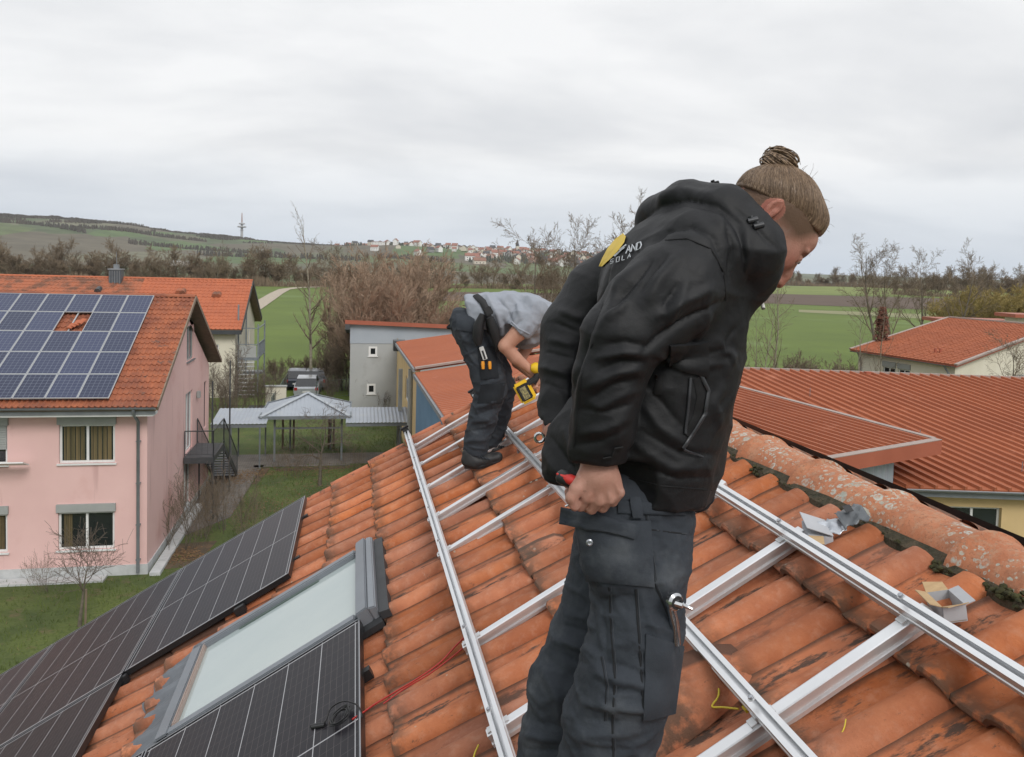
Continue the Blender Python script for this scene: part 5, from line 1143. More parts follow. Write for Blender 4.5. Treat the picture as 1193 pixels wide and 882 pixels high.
M_alu = mat('aluminium', (.76, .77, .785), (.69, .70, .715), .34, .7, scale=3, rvar=.08, stretch=(1, 1, 1), bump=.0004, bscale=90)
M_alu2 = mat('aluminium_channel', (.66, .67, .68), (.60, .61, .62), .4, .55, scale=3)
M_blk = mat('black_plastic', (.012, .012, .013), (.018, .018, .019), .45, scale=9)
M_bolt = mat('bolt_steel', (.45, .47, .50), (.35, .37, .40), .3, .9, scale=30)
def mounting():
    G = 'aluminium mounting rails on the roof'; GB = 'cross beams under the mounting rails'
    pr = [(-.0215, 0), (.0215, 0), (.0215, .012), (.0185, .014), (.0185, .022), (.0215, .024), (.0215, .042), (.0065, .042), (.0065, .036), (.012, .035), (.012, .022), (-.012, .022), (-.012, .035), (-.0065, .036), (-.0065, .042), (-.0215, .042), (-.0215, .024), (-.0185, .022), (-.0185, .014), (-.0215, .012)]
    pb = [(-.021, 0), (.021, 0), (.021, .012), (.013, .016), (.013, .030), (.021, .034), (.021, .046), (.017, .048), (-.017, .048), (-.021, .046), (-.021, .034), (-.013, .030), (-.013, .016), (-.021, .012)]
    hb = .040; ht = .0885
    rails = [(1.437, 7.13, 1.42, .2, 'lowest aluminium rail, running up the tiles left of both workers'), (.765, 7.05, .745, .5, 'middle aluminium rail passing behind and before the front worker'), (.262, 5.0, .262, -.2, 'upper aluminium rail just below the ridge caps at right')]
    for (sa, ya, sb, yb, lab) in rails:
        t = thing('mounting_rail', lab, 'rail', RW(sa, ya, ht), G)
        MB().prof(RW(sa, ya, ht), RW(sb, yb, ht), pr, SN).build('profile', M_alu, t)
        if ya > 6:
            d = (RW(sb, yb)-RW(sa, ya)).normalized(); e = RW(sa, ya, ht); MB().bar(e-d*.022+SN*.03, e+d*.004+SN*.03, .055, .07, SN).bar(e-d*.012+SN*.065, e-d*.03+SN*.075, .075, .02, SN).build('end_cap', M_blk, t, bevel=.004)
        u = 0
        L_ = (RW(sb, yb)-RW(sa, ya)).length
    beams = [(6.67, .30), (6.05, .22), (5.43, .2), (4.80, .2), (4.21, .2), (3.18, .2), (2.56, .205), (1.915, .21), (1.28, .21), (.65, .21)]
    names = ['farthest', 'second farthest', 'third farthest, under the rear worker', 'fourth farthest', 'fifth farthest', 'sixth, passing behind the front worker', 'seventh, emerging right of the front worker', 'nearest, at bottom right', 'just outside the lower frame', 'nearest to the viewer below the frame']
    fl = random.Random(2)
    for (y, s0), nm in zip(beams, names):
        t = thing('cross_beam', 'aluminium cross beam up the roof slope, '+nm, 'beam', RW(1.5, y, hb), GB)
        MB().prof(RW(1.475, y, hb), RW(s0, y+fl.gauss(0, .004), hb), pb, SN).build('profile', M_alu, t)
        for s in (1.43, .755, .262):
            if s == .262 and y > 5: continue
            o = RW(s, y, hb+.047); M = Matrix((SY, SU, SN)).transposed()
            for dx in (-1, 1):   # slotted clamp plates each side of the rail
                c = MB().box(o+SU*.028*dx+SN*.004+SY*.0, (.03, .022, .006), M=M); c.box(o+SU*.018*dx+SN*.012, (.03, .004, .018), M=M); c.build('clamp', M_alu2, t)
            MB().lathe((0, 0, 0), [(.006, 0), (.0075, .002), (.0075, .007), (.004, .009)], 8).build('bolt', M_bolt, t, 40, local=True).matrix_basis = Matrix.Translation(o+SN*.064-wo(t)) @ M.to_4x4()
            MB().lathe((0, 0, 0), [(.004, 0), (.0105, .0005), (.0105, .002), (.004, .0025)], 12).build('washer', M_alu2, t, 40, local=True).matrix_basis = Matrix.Translation(o+SN*.0622-wo(t)) @ M.to_4x4()
        # roof hooks from under the tiles
        for s in (1.2, .5):
            h = MB(); h.bar(RW(s-.12, y+.05, .022), RW(s+.02, y+.05, .03), .03, .006, SN).bar(RW(s+.02, y+.05, .03), RW(s+.02, y+.035, .05), .03, .006, SU); h.build('roof_hook', M_bolt, t)
    # splice plate under the upper rail, dark lip catching the light
    a = rpt(990, 672, .075); b = rpt(1052, 713, .075)
    t = MB().bar(a-SU*.006, b-SU*.006, .03, .012, SN); meta(t.build('rail_splice', M_alu2), 'metal splice plate under the upper rail near the open carton', 'splice')
    # loose slotted bracket beside the near beam
    p = rpt(903, 826, .03); M = Matrix((SY, SU, SN)).transposed(); o = MB().box(p, (.035, .03, .004), M=M); o.lathe(p+SN*.002, [(.006, 0), (.009, .001), (.009, .003), (.006, .004)], 10); meta(o.build('slotted_bracket', M_alu2), 'small slotted bracket lying beside the nearest cross beam', 'bracket')
    # nuts along the far side of middle rail
    for i, (px, py) in enumerate([(590, 509), (598, 517), (604, 528), (649, 548), (657, 561), (614, 539)]):
        p = rpt(px, py, .06); o = MB().lathe((0, 0, 0), [(.006, 0), (.009, .002), (.009, .012), (.005, .014), (.004, .03)], 8).build('hammer_bolt', M_bolt, None, 40, local=True); o.location = p; o.rotation_euler = ROOF_E; meta(o, 'small steel bolt set beside the middle rail near the rear worker', 'bolt', 'bolts along the middle rail')
mounting()
def big_panels():
    M_fr = mat('black_frame', (.03, .031, .033), (.022, .022, .024), .35, .5, scale=3); M_fe = mat('frame_edge', (.34, .35, .37), (.28, .29, .31), .35, .6, scale=3)
    LW, SW = 1.755, 1.132
    m = panel_mat('black_cells', (.011, .010, .013), (.085, .085, .09), .01+0, .0, .0, rough=.10) if False else panel_mat('black_cells', (.016, .0145, .018), (.10, .09, .088), (LW-.05)/20, (SW-.05)/36, .0014, rough=.32, fine=((LW-.05)/2, .008, (SW-.05)/6, .0042, (.36, .36, .37)))
    m.node_tree.nodes['Principled BSDF'].inputs['Specular IOR Level'].default_value = .13
    def panel(s, y, lab, h=.105, grp='black solar panels on our roof', mid=True):
        t = thing('photovoltaic_module', lab, 'solar module', RW(s+SW/2, y-LW/2, h), grp); t.rotation_euler = ROOF_E
        f = MB(); x0, x1, y0, y1 = -LW/2, LW/2, -SW/2, SW/2; b = .011
        for q in ((x0, x1, y0, y0+b), (x0, x1, y1-b, y1), (x0, x0+b, y0+b, y1-b), (x1-b, x1, y0+b, y1-b)): f.bb(*q, -.03, .005)
        f.build('frame', M_fr, t, local=True)
        e = MB()
        for q in ((x0, x1, y0, y0+.006), (x0, x1, y1-.006, y1), (x0, x0+.006, y0+.006, y1-.006), (x1-.006, x1, y0+.006, y1-.006)): e.bb(*q, .005, .0062)
        e.build('frame_edge', M_fe, t, local=True)
        c = MB().bb(x0+b, x1-b, y0+b, y1-b, -.006, .0025); o = c.build('cells', m, t, local=True)
        # origin in a corner of the cell area so the printed grid starts there
        o.data.transform(Matrix.Translation((-(x0+.025), -(y0+.025), 0))); o.location = (x0+.025, y0+.025, 0); return t
    panel(2.432, 7.03, 'black solar panel at the far end beside the roof window, nearest the lawn')
    panel(2.432+SW+.012, 7.03, 'black solar panel below the far one, second down the slope')
    panel(2.432+2*(SW+.012), 7.03, 'black solar panel in the lower left corner, third down the slope')
    panel(2.432+3*(SW+.012), 7.03, 'lowest black solar panel toward the eaves, at the left frame edge')
    for k in (1, 2, 3): panel(2.432+k*(SW+.012)+.07*0, 7.03-LW-.018, ['', 'black solar panel of the near row, its corner beside the corrugated apron', 'black solar panel of the near row, second toward the eaves', 'black solar panel of the near row, lowest'][k])
    panel(1.925, 3.965, 'black solar panel directly below the roof window, carrying the cable coil'); panel(1.925+SW+.012, 3.965, 'black solar panel next to the one with the cable coil, partly outside the frame')
    # rails and black end clamps under the panels
    for (y, s0, s1) in ((6.55, 2.40, 6.9), (5.62, 2.40, 6.9), (3.5, 1.9, 4.2), (2.6, 1.9, 4.2)):
        t = MB().bar(RW(s0, y, .055), RW(s1, y, .055), .04, .045, SN); meta(t.build('panel_rail', M_blk), 'black rail hidden beneath the black solar panels', 'rail', 'rails below the black panels')
    for (s, y, lab) in ((2.75, 5.262, 'black end clamp on the near edge of the far black panel, upper one'), (3.55, 5.262, 'black end clamp on the near edge of the far black panel, lower one')):
        c = MB().bar(RW(s, y-.02, .075), RW(s+.07, y-.02, .075), .045, .05, SN).bar(RW(s+.01, y-.03, .045), RW(s+.05, y-.03, .045), .03, .05, SN); meta(c.build('end_clamp', M_blk, bevel=.004), lab, 'clamp')
    # edge of the panels on the other slope
    mir = lambda p: Vector((2*1.888-p.x, p.y, p.z)); mb = MB()
    for k in range(5):
        y1 = 7.0-k*1.77; q = [mir(RW(.19, y1, .098)), mir(RW(.19, y1-1.755, .098)), mir(RW(1.31, y1-1.755, .098)), mir(RW(1.31, y1, .098))]
        meta(MB().slab(q, (0, 0, -.035)).build('photovoltaic_module', M_fr), 'black panel edge just beyond the ridge caps on the far slope', 'solar module', 'black panels on the far slope')
big_panels()
def skylight():
    t = thing('roof_window', 'grey framed roof window with pale glass and corrugated grey apron', 'roof window', RW(2.5, 4.45, 0))
    M_g = mat('window_grey', (.22, .24, .265), (.19, .205, .225), .42, .35, scale=2, rvar=.08); M_rub = mat('rubber_flashing', (.03, .032, .035), (.02, .021, .023), .6, scale=6)
    s0, s1, y0, y1 = 1.93, 3.02, 3.985, 4.955; h = .095
    MB().slab([RW(s1, y0, h-.05), RW(s1, y1, h-.05), RW(s0, y1, h-.05), RW(s0, y0, h-.05)], -SN*.09).build('casing', M_rub, t)
    def bar(nm, a, b, w, hh, m, par=t, bev=.006): return MB().bar(a, b, w, hh, SN).build(nm, m, par, bevel=bev)
    fr = bar('frame', RW(s0+.02, y1-.03, h), RW(s1, y1-.03, h), .06, .05, M_g); bar('frame', RW(s0+.02, y0+.03, h-.005), RW(s1, y0+.03, h-.005), .06, .05, M_g); bar('frame', RW(s1-.03, y0+.0, h), RW(s1-.03, y1, h), .07, .05, M_g)
    bar('sash_edge', RW(s0+.02, y1-.075, h+.01), RW(s1-.06, y1-.075, h+.01), .022, .03, M_g); bar('sash_edge', RW(s1-.08, y0+.06, h+.01), RW(s1-.08, y1-.06, h+.01), .02, .03, M_alu_trim)
    MB().slab([RW(s1-.07, y0+.055, h-.0), RW(s1-.07, y1-.085, h-.0), RW(s0, y1-.085, h-.0), RW(s0, y0+.055, h-.0)], -SN*.012).build('pane', mat('skylight_glass', (.40, .45, .44), (.34, .40, .40), .07, scale=.9, spec=.8), t)
    MB().slab([RW(s1-.3, y1-.112, h+.003), RW(s1-.3, y1-.088, h+.003), RW(s1-.82, y1-.088, h+.003), RW(s1-.82, y1-.112, h+.003)], SN*.002).build('seal_strip', mat('seal', (.10, .14, .12), None, .3), t)
    # top hood
    hd = MB(); hd.slab([RW(s0+.005, y0-.03, h+.045), RW(s0+.005, y1+.03, h+.045), RW(s0-.06, y1+.03, h+.05), RW(s0-.06, y0-.03, h+.05)], -SN*.10)
    hd.slab([RW(s0-.062, y0-.03, h+.042), RW(s0-.062, y1+.03, h+.042), RW(s0-.10, y1+.03, h+.03), RW(s0-.10, y0-.03, h+.03)], -SN*.09); hd.build('hood', M_g, t, bevel=.006)
    MB().slab([RW(s0-.102, y0-.05, h-.0), RW(s0-.102, y1+.04, h-.0), RW(s0-.15, y1+.04, .084), RW(s0-.15, y0-.05, .084)], -SN*.04).build('upper_flashing', M_rub, t)
    MB().slab([RW(s1, y0-.07, .055), RW(s1, y0-.002, .075), RW(s0-.1, y0-.002, .075), RW(s0-.1, y0-.07, .055)], -SN*.03).slab([RW(s1, y1+.06, .05), RW(s1, y1+.002, .06), RW(s0-.1, y1+.002, .06), RW(s0-.1, y1+.06, .05)], -SN*.03).build('side_flashing', M_rub, t)
    # pleated lead-look apron following the tile rolls
    n = 110; v = []; rows = 9
    for i in range(rows+1):
        u = i/rows; s = s1+.0+u*.27
        for j in range(n+1):
            y = y0-.06+(y1-y0+.16)*j/n; x = ((7.12-y) % TW); roll = .048*max(0, math.sin(math.pi*min(1, max(0, (x-.115)/.115)))) if x > .115 else .004
            z = (h-.01)*(1-u)**1.6+(roll*.95+.026)*min(1, u*1.5)+.0035*math.sin(j*1.9+math.sin(i)*.4)*min(1, 2*u); v.append(RW(s+.012*math.sin(j*.37)*u, y, z))
    f = [(i*(n+1)+j, i*(n+1)+j+1, (i+1)*(n+1)+j+1, (i+1)*(n+1)+j) for i in range(rows) for j in range(n)]
    mb = MB(); mb.add(v, f); mb.build('apron', mat('apron_grey', (.16, .175, .195), (.12, .13, .145), .55, .2, scale=8), t, 180)
skylight()
def odd_tiles():
    # hooded vent tiles
    for (px, py, L_, w, lab, ang) in ((633, 640, .22, .085, 'clay vent tile with open hood left of the front worker', 0), (800, 812, .42, .16, 'large domed clay tile between the front worker and the near rail', 0), (572, 598-40, .16, .07, 'small hooded clay vent tile left of the middle rail', 0), (531, 497, .15, .08, 'small hooded clay vent tile beyond the rear worker', 0)):
        p = rpt(px, py, .03); v = []; n = 14; rows = [(-.5, .93, .93), (-.49, 1.0, 1.0), (-.45, 1.02, 1.02), (0, .95, .9), (.35, .8, .62), (.5, .62, .12)]
        t = thing('vent_tile', lab, 'roof tile', p, 'hooded vent tiles'); t.rotation_euler = ROOF_E
        for (y, a, b) in rows:
            for k in range(n+1): q = math.pi*k/n; v.append((w*a*math.cos(q), y*L_, w*.72*b*math.sin(q)-.004))
        f = [(i*(n+1)+j, i*(n+1)+j+1, (i+1)*(n+1)+j+1, (i+1)*(n+1)+j) for i in range(len(rows)-1) for j in range(n)]
        mb = MB(); mb.add(v, f); mb.build('hood', M_tile, t, 60, local=True)
        v2 = [(w*.86*math.cos(math.pi*k/n), y, w*.60*math.sin(math.pi*k/n)) for y in (-.5*L_, -.2*L_) for k in range(n+1)]; mb = MB(); mb.add(v2, [(j, j+1, n+2+j, n+1+j) for j in range(n)]+[tuple(range(n+1, 2*n+2))]); mb.build('opening', mat('vent_dark', (.06, .035, .025), None, .95), t, 60, local=True)
        if w > .1: continue
odd_tiles()
def cables():
    M_red = mat('red_cable', (.42, .02, .015), (.36, .018, .012), .45); M_yel = mat('yellow_cable', (.62, .50, .04), (.55, .42, .03), .45)
    def smooth(pts, k=8):
        P_ = [Vector(p) for p in pts]; P_ = [P_[0]*2-P_[1]]+P_+[P_[-1]*2-P_[-2]]; out = []
        for i in range(1, len(P_)-2):
            a, b, c, d = P_[i-1:i+3]
            for j in range(k): t = j/k; out.append(.5*((2*b)+(-a+c)*t+(2*a-5*b+4*c-d)*t*t+(-a+3*b-3*c+d)*t**3))
        return out+[P_[-2]]
    def cable(name, m, px, r, lab, cat='cable', grp=None):
        pts = smooth([rpt(x, y, h) for x, y, h in px]); return meta(MB().tube(pts, r, 7).build(name, m, None, 60), lab, cat, grp)
    cable('solar_cable', M_red, [(486, 545, .07), (500, 578, .07), (508, 612, .07), (519, 655, .07), (528, 683, .075), (538, 703, .07), (544, 722, .065), (543, 738, .06), (537, 746, .07), (529, 754, .066), (512, 772, .06), (487, 790, .065), (462, 805, .06), (440, 818, .065), (424, 829, .09), (410, 838, .115)], .0035, 'red solar cable along the lowest rail to the coil on the panel')
    cable('solar_cable', M_red, [(545, 740, .05), (541, 752, .055), (528, 764, .055), (500, 785, .06), (470, 803, .058), (446, 820, .065)], .003, 'second red cable end trailing below the lowest rail')
    cable('earth_wire', M_yel, [(819, 772, .09), (826, 784, .06), (836, 800, .075), (836, 812, .07), (829, 823, .06), (842, 824, .06), (860, 826, .06)], .0028, 'yellow earth wire looped below the rail right of front worker')
    cable('earth_wire', M_yel, [(985, 838, .07), (983, 848, .075), (979, 856, .07)], .0015, 'short yellow thread lying on a tile near the nearest beam')
    cable('earth_wire', M_yel, [(557, 868, .05), (552, 880, .05), (551, 895, .05)], .003, 'yellow wire under the lowest rail at the bottom frame edge')
    p = rpt(868, 826, .06); meta(MB().box(p, (.022, .010, .010), M=Matrix((SY, SU, SN)).transposed()).build('wire_sleeve', M_yel), 'yellow sleeve at the end of the looped earth wire', 'sleeve')
    # black coil with plugs on the panel
    c = rpt(397, 836, .118); t = thing('cable_coil', 'coil of thin black cable with connectors on the black panel', 'cable', c); rg = random.Random(9); pts = []
    for i in range(120):
        a = i*.33; r = .048+.008*math.sin(i*.23)+rg.gauss(0, .0012); pts.append(c+SY*(math.cos(a)*r)+SU*(math.sin(a)*r*.8+.004*math.sin(a*.5))+SN*(.003+.004*math.sin(i*.4)+i*.00009))
    MB().tube(pts, .0026, 5).build('winding', M_blk, t, 60)
    e = [c+SY*.04+SU*.02, c+SU*.085+SY*.01+SN*.03, c+SU*.03-SY*.10+SN*.02, c-SU*.02-SY*.12-SN*.01, c-SU*.06-SY*.02-SN*.012]
    MB().tube(smooth([rpt(372, 846, .113), rpt(380, 838, .118), rpt(385, 825, .13), rpt(400, 817, .14), rpt(416, 822, .12), rpt(421, 836, .10), rpt(418, 848, .06)]), .003, 6).build('tail', M_blk, t, 60)
    a = rpt(378, 843, .112); b = rpt(362, 846, .112); MB().tube([a, a.lerp(b, .4), a.lerp(b, .45), b], [.0055, .0065, .009, .007], 8).tube([a+SY*.014, b+SY*.014+SU*.004], .007, 8).build('connector', M_blk, t, 50)
cables()
def roof_clutter():
    M = Matrix((SY, SU, SN)).transposed()
    M_cw = mat('white_card', (.42, .43, .45), (.36, .37, .39), .7, scale=6); M_cb = mat('brown_card', (.44, .31, .17), (.38, .26, .14), .85, scale=20, stretch=(1, 6, 1))
    def fl(mb, pts, t=.0025):
        n = (pts[1]-pts[0]).cross(pts[2]-pts[0]).normalized(); mb.slab(pts, n*t)
    # small white carton with a lid flap, by the upper rail
    o = rpt(953, 634, .04); t = thing('white_carton', 'small white carton with one raised flap beside the upper rail', 'box', o); ax = (SU*.35-SY*.94).normalized(); az = Vector((0, 0, 1)); ay = az.cross(ax).normalized(); az = (az+SN*.4).normalized()
    P_ = lambda x, y, z: o+ax*x+ay*y+az*z
    w, d, h = .055, .04, .055
    mb = MB(); mb.hexa([P_(-w, -d, 0), P_(w, -d, 0), P_(w, d, 0), P_(-w, d, 0)], [P_(-w, -d, h), P_(w, -d, h), P_(w, d, h), P_(-w, d, h)]); mb.build('carton', M_cw, t, bevel=.002)
    mb = MB(); a, b = at(933, 618, 1), at(933, 618, 1)
    fl(mb, [P_(-w*1.05, -d, h+.004), P_(w*1.0, -d, h+.004), P_(w*1.0, d+.004, h+.028), P_(-w*1.05, d+.004, h+.028)]); mb.build('lid_flap', M_cw, t)
    mb = MB(); fl(mb, [P_(-w, -d*.2, h), P_(-w, d, h), P_(-w-.03, d, h-.012), P_(-w-.03, -d*.1, h-.012)]); mb.build('side_flap', M_cb, t)
    # open carton with brown inside
    o = rpt(1103, 716, .04); t = thing('open_carton', 'open grey white carton with brown flaps standing behind the upper rail', 'box', o); az = (Vector((0, 0, 1))+SN*.6).normalized(); ax = (-SY*1.0+SU*.25).normalized(); ax = (ax-az*ax.dot(az)).normalized(); ay = az.cross(ax)
    P_ = lambda x, y, z: o+ax*x+ay*y+az*z; w, d, h = .045, .030, .046
    for nm, q in (('side', [P_(-w, -d, 0), P_(w, -d, 0), P_(w, -d, h), P_(-w, -d, h)]), ('side', [P_(-w, d, 0), P_(w, d, 0), P_(w, d, h), P_(-w, d, h)]), ('end', [P_(-w, -d, 0), P_(-w, d, 0), P_(-w, d, h), P_(-w, -d, h)]), ('end', [P_(w, -d, 0), P_(w, d, 0), P_(w, d, h), P_(w, -d, h)]), ('base', [P_(-w, -d, .002), P_(w, -d, .002), P_(w, d, .002), P_(-w, d, .002)])):
        mb = MB(); fl(mb, q); mb.build(nm, M_cw if nm != 'base' else M_cb, t)
    for q in ([P_(-w, d, h), P_(w, d, h), P_(w*.95, d+.03, h+.012), P_(-w*.95, d+.03, h+.012)], [P_(-w, -d, h), P_(-w, d, h), P_(-w-.032, d*.9, h+.014), P_(-w-.032, -d*.9, h+.02)], [P_(w, -d, h), P_(w, d, h), P_(w+.025, d*.9, h+.02), P_(w+.025, -d*.9, h+.012)]):
        mb = MB(); fl(mb, q); mb.build('flap', M_cb, t)
    mb = MB(); fl(mb, [P_(-w, -d, h), P_(w, -d, h), P_(w, -d-.028, h+.008), P_(-w, -d-.028, h+.008)]); mb.build('flap', M_cw, t)
    # crumpled grey foil bag with a dark printed strip
    c = rpt(982, 612, .06); n = 16; v = []; rg = random.Random(12)
    t = thing('plastic_bag', 'crumpled grey foil bag lying against the ridge caps', 'bag', c); ux = (-SY*-.3+SU*.95).normalized(); uy = SN.cross(ux).normalized()
    def sheetm(nm, m, u0, u1, w, h0, seed, amp):
        v = []
        for i in range(n+1):
            for j in range(n+1):
                a = u0+(u1-u0)*i/n; b = (j/n-.5)*w*(1-.12*math.sin(i*.9+seed)); z = h0+.035*math.exp(-(b/(w*.4))**2)*(1-.5*i/n)+amp*mnoise.noise(Vector((a*38, b*38, seed)))+amp*.6*abs(mnoise.noise(Vector((a*80, b*55, seed+3))))
                v.append(c+ux*a+uy*b+SN*z)
        mb = MB(); mb.add(v, [(i*(n+1)+j, i*(n+1)+j+1, (i+1)*(n+1)+j+1, (i+1)*(n+1)+j) for i in range(n) for j in range(n)]); o = mb.build(nm, m, t, 180); md = o.modifiers.new('t', 'SOLIDIFY'); md.thickness = .0015; return o
    sheetm('foil', mat('silver_foil', (.55, .58, .62), (.38, .40, .44), .3, .5, scale=30), -.095, .0, .095, .0, 1, .016); sheetm('foil_top', mat('dark_foil', (.13, .14, .15), (.10, .11, .12), .4, .2, scale=30), -.005, .085, .11, .012, 5, .012)
    mb = MB(); mb.slab([c+ux*.025-uy*.03+SN*.056, c+ux*.05-uy*.03+SN*.05, c+ux*.05+uy*.01+SN*.055, c+ux*.025+uy*.01+SN*.06], SN*.001).build('label_mark', M_blk, t)
roof_clutter()
# ================================================================ PEOPLE: implicit surfaces turned into meshes
import openvdb
class SDF:
    def __init__(s, lo, hi, vox):
        s.lo = np.array(lo, np.float32); s.vox = vox; s.n = np.ceil((np.array(hi)-s.lo)/vox).astype(int)+1
        s.g = np.full(tuple(s.n), 1.0, np.float32)
    def _win(s, lo, hi):
        a = np.maximum(0, np.floor((np.array(lo)-s.lo)/s.vox).astype(int)); b = np.minimum(s.n, np.ceil((np.array(hi)-s.lo)/s.vox).astype(int)+1)
        if np.any(b <= a): return None
        ax = [s.lo[i]+s.vox*np.arange(a[i], b[i], dtype=np.float32) for i in range(3)]
        return (slice(a[0], b[0]), slice(a[1], b[1]), slice(a[2], b[2])), ax[0][:, None, None], ax[1][None, :, None], ax[2][None, None, :]
    def _mix(s, w, d, k, op):
        g = s.g[w]
        if op == 'add':
            h = np.clip(.5+.5*(g-d)/k, 0, 1); s.g[w] = g+(d-g)*h-k*h*(1-h)
        else:   # subtract
            h = np.clip(.5-.5*(g+d)/k, 0, 1); s.g[w] = g+(-d-g)*h+k*h*(1-h)
    def cone(s, a, b, ra, rb, k=.02, op='add'):
        a = np.array(a, float); b = np.array(b, float); m = max(ra, rb)+.06+k; q = s._win(np.minimum(a, b)-m, np.maximum(a, b)+m)
        if q is None: return s
        w, X, Y, Z = q; ba = b-a; L2 = float(ba @ ba)+1e-9
        t = np.clip(((X-a[0])*ba[0]+(Y-a[1])*ba[1]+(Z-a[2])*ba[2])/L2, 0, 1)
        d = np.sqrt((X-a[0]-t*ba[0])**2+(Y-a[1]-t*ba[1])**2+(Z-a[2]-t*ba[2])**2)-(ra+(rb-ra)*t)
        s._mix(w, d.astype(np.float32), k, op); return s
    def chain(s, pts, k=.02, op='add'):
        for p, q in zip(pts, pts[1:]): s.cone(p[0], q[0], p[1], q[1], k, op)
        return s
    def ell(s, c, r, M=None, k=.02, op='add'):
        c = np.array(c, float); r = np.array(r, float); m = r.max()+.06+k; q = s._win(c-m, c+m)
        if q is None: return s
        w, X, Y, Z = q; X = X-c[0]; Y = Y-c[1]; Z = Z-c[2]
        M = np.eye(3) if M is None else np.array(M)      # rows: local axes in world
        u = [(X*M[i][0]+Y*M[i][1]+Z*M[i][2])/r[i] for i in range(3)]; n = np.sqrt(u[0]**2+u[1]**2+u[2]**2)
        g = np.sqrt((u[0]/r[0])**2+(u[1]/r[1])**2+(u[2]/r[2])**2)+1e-6
        s._mix(w, (n*(n-1)/g).astype(np.float32), k, op); return s
    def cut(s, p, n, k=.006):   # remove the side n points to
        p = np.array(p, float); n = np.array(n, float); n /= np.linalg.norm(n)
        ax = [s.lo[i]+s.vox*np.arange(s.n[i], dtype=np.float32) for i in range(3)]
        d = ((ax[0]-p[0])*n[0])[:, None, None]+((ax[1]-p[1])*n[1])[None, :, None]+((ax[2]-p[2])*n[2])[None, None, :]
        h = np.clip(.5+.5*(d-s.g)/k, 0, 1); s.g = (s.g+(d-s.g)*h+k*h*(1-h)).astype(np.float32); return s
    def cutin(s, p, n, c, r, k=.005):   # the same, but only inside a ball
        p = np.array(p, float); n = np.array(n, float); n /= np.linalg.norm(n); c = np.array(c, float); q = s._win(c-r-.01, c+r+.01)
        if q is None: return s
        w, X, Y, Z = q; pl = -((X-p[0])*n[0]+(Y-p[1])*n[1]+(Z-p[2])*n[2]); sp = np.sqrt((X-c[0])**2+(Y-c[1])**2+(Z-c[2])**2)-r
        s._mix(w, np.maximum(pl, sp).astype(np.float32), k, 'sub'); return s
    def mesh(s):
        s.g[0] = s.g[-1] = .1; s.g[:, 0] = s.g[:, -1] = .1; s.g[:, :, 0] = s.g[:, :, -1] = .1
        band = np.clip(s.g, -3*s.vox, 3*s.vox); gr = openvdb.FloatGrid(3*s.vox); gr.copyFromArray(band)
        pts, quads = gr.convertToQuads(0.0); pts = np.array(pts)*s.vox+s.lo
        return pts.astype(float), np.array(quads)
def vnormals(v, q):
    n = np.cross(v[q[:, 2]]-v[q[:, 0]], v[q[:, 3]]-v[q[:, 1]]); vn = np.zeros_like(v)
    for i in range(4): np.add.at(vn, q[:, i], n)
    return vn/(np.linalg.norm(vn, axis=1)[:, None]+1e-9)
def relax(v, q, it=2, lam=.5):
    for _ in range(it):
        s_ = np.zeros_like(v); c = np.zeros(len(v))
        for i in range(4):
            for j in (1, 3): np.add.at(s_, q[:, i], v[q[:, (i+j) % 4]]); np.add.at(c, q[:, i], 1)
        v = v+(s_/c[:, None]-v)*lam
    return v
def outward(v, q):
    vn = vnormals(v, q); c = v.mean(0); return q if ((v-c)*vn).sum() > 0 else q[:, ::-1]
E_ = np.array(EYE); CRn, CUn, CFn = np.array(CR), np.array(CU), np.array(CF)
def to_px(v):
    d = v-E_; w = d @ CFn; return PCX+FPX*(d @ CRn)/w, PCY-FPX*(d @ CUn)/w, w
def fold_disp(v, vn, folds, rot=None):
    """Cloth relief: each fold is a polyline (drawn in picture units on the visible side) with width and height; raised or sunk along the normal."""
    px, py, w = to_px(v); view = (E_-v); view /= np.linalg.norm(view, axis=1)[:, None]; face = np.clip((vn*view).sum(1)*2.2+.25, 0, 1); out = np.zeros(len(v))
    for f in folds:
        pts, wd_, amp = f[0], f[1], f[2]; n = len(pts)-1; D = np.full(len(v), 1e9); T = np.zeros(len(v))
        for i, ((x0, y0), (x1, y1)) in enumerate(zip(pts, pts[1:])):
            dx, dy = x1-x0, y1-y0; t = np.clip(((px-x0)*dx+(py-y0)*dy)/(dx*dx+dy*dy+1e-9), 0, 1); dd = np.hypot(px-x0-t*dx, py-y0-t*dy); m = dd < D; D[m] = dd[m]; T[m] = (i+t[m])/n
        tp = f[3] if len(f) > 3 else 1
        out += amp*(np.exp(-(D/wd_)**2) if amp > 0 else np.exp(-np.abs(D)/(wd_*.7)))*((np.sin(np.pi*np.clip(T*.96+.02, 0, 1))**.5) if tp else 1)
    return out*face
def noise3(v, sc, seed=0, stretch=(1, 1, 1)):
    return np.array([mnoise.noise(Vector((p[0]*stretch[0]*sc+seed, p[1]*stretch[1]*sc, p[2]*stretch[2]*sc))) for p in v])
def crumple(v, size, stretch=(1, 1, 1), seed=0, warp=.25):
    """Cloth facets: broad planes meeting in creases, from cell distances; 0 at cell centres, about 1 on the creases."""
    out = np.empty(len(v))
    for i, p in enumerate(v):
        q = Vector((p[0]*stretch[0]+seed, p[1]*stretch[1], p[2]*stretch[2]))/size; q += mnoise.noise_vector(q*.7)*warp; d = mnoise.voronoi(q)[0]; out[i] = 1-min(1, (d[1]-d[0])*1.6)
    return out
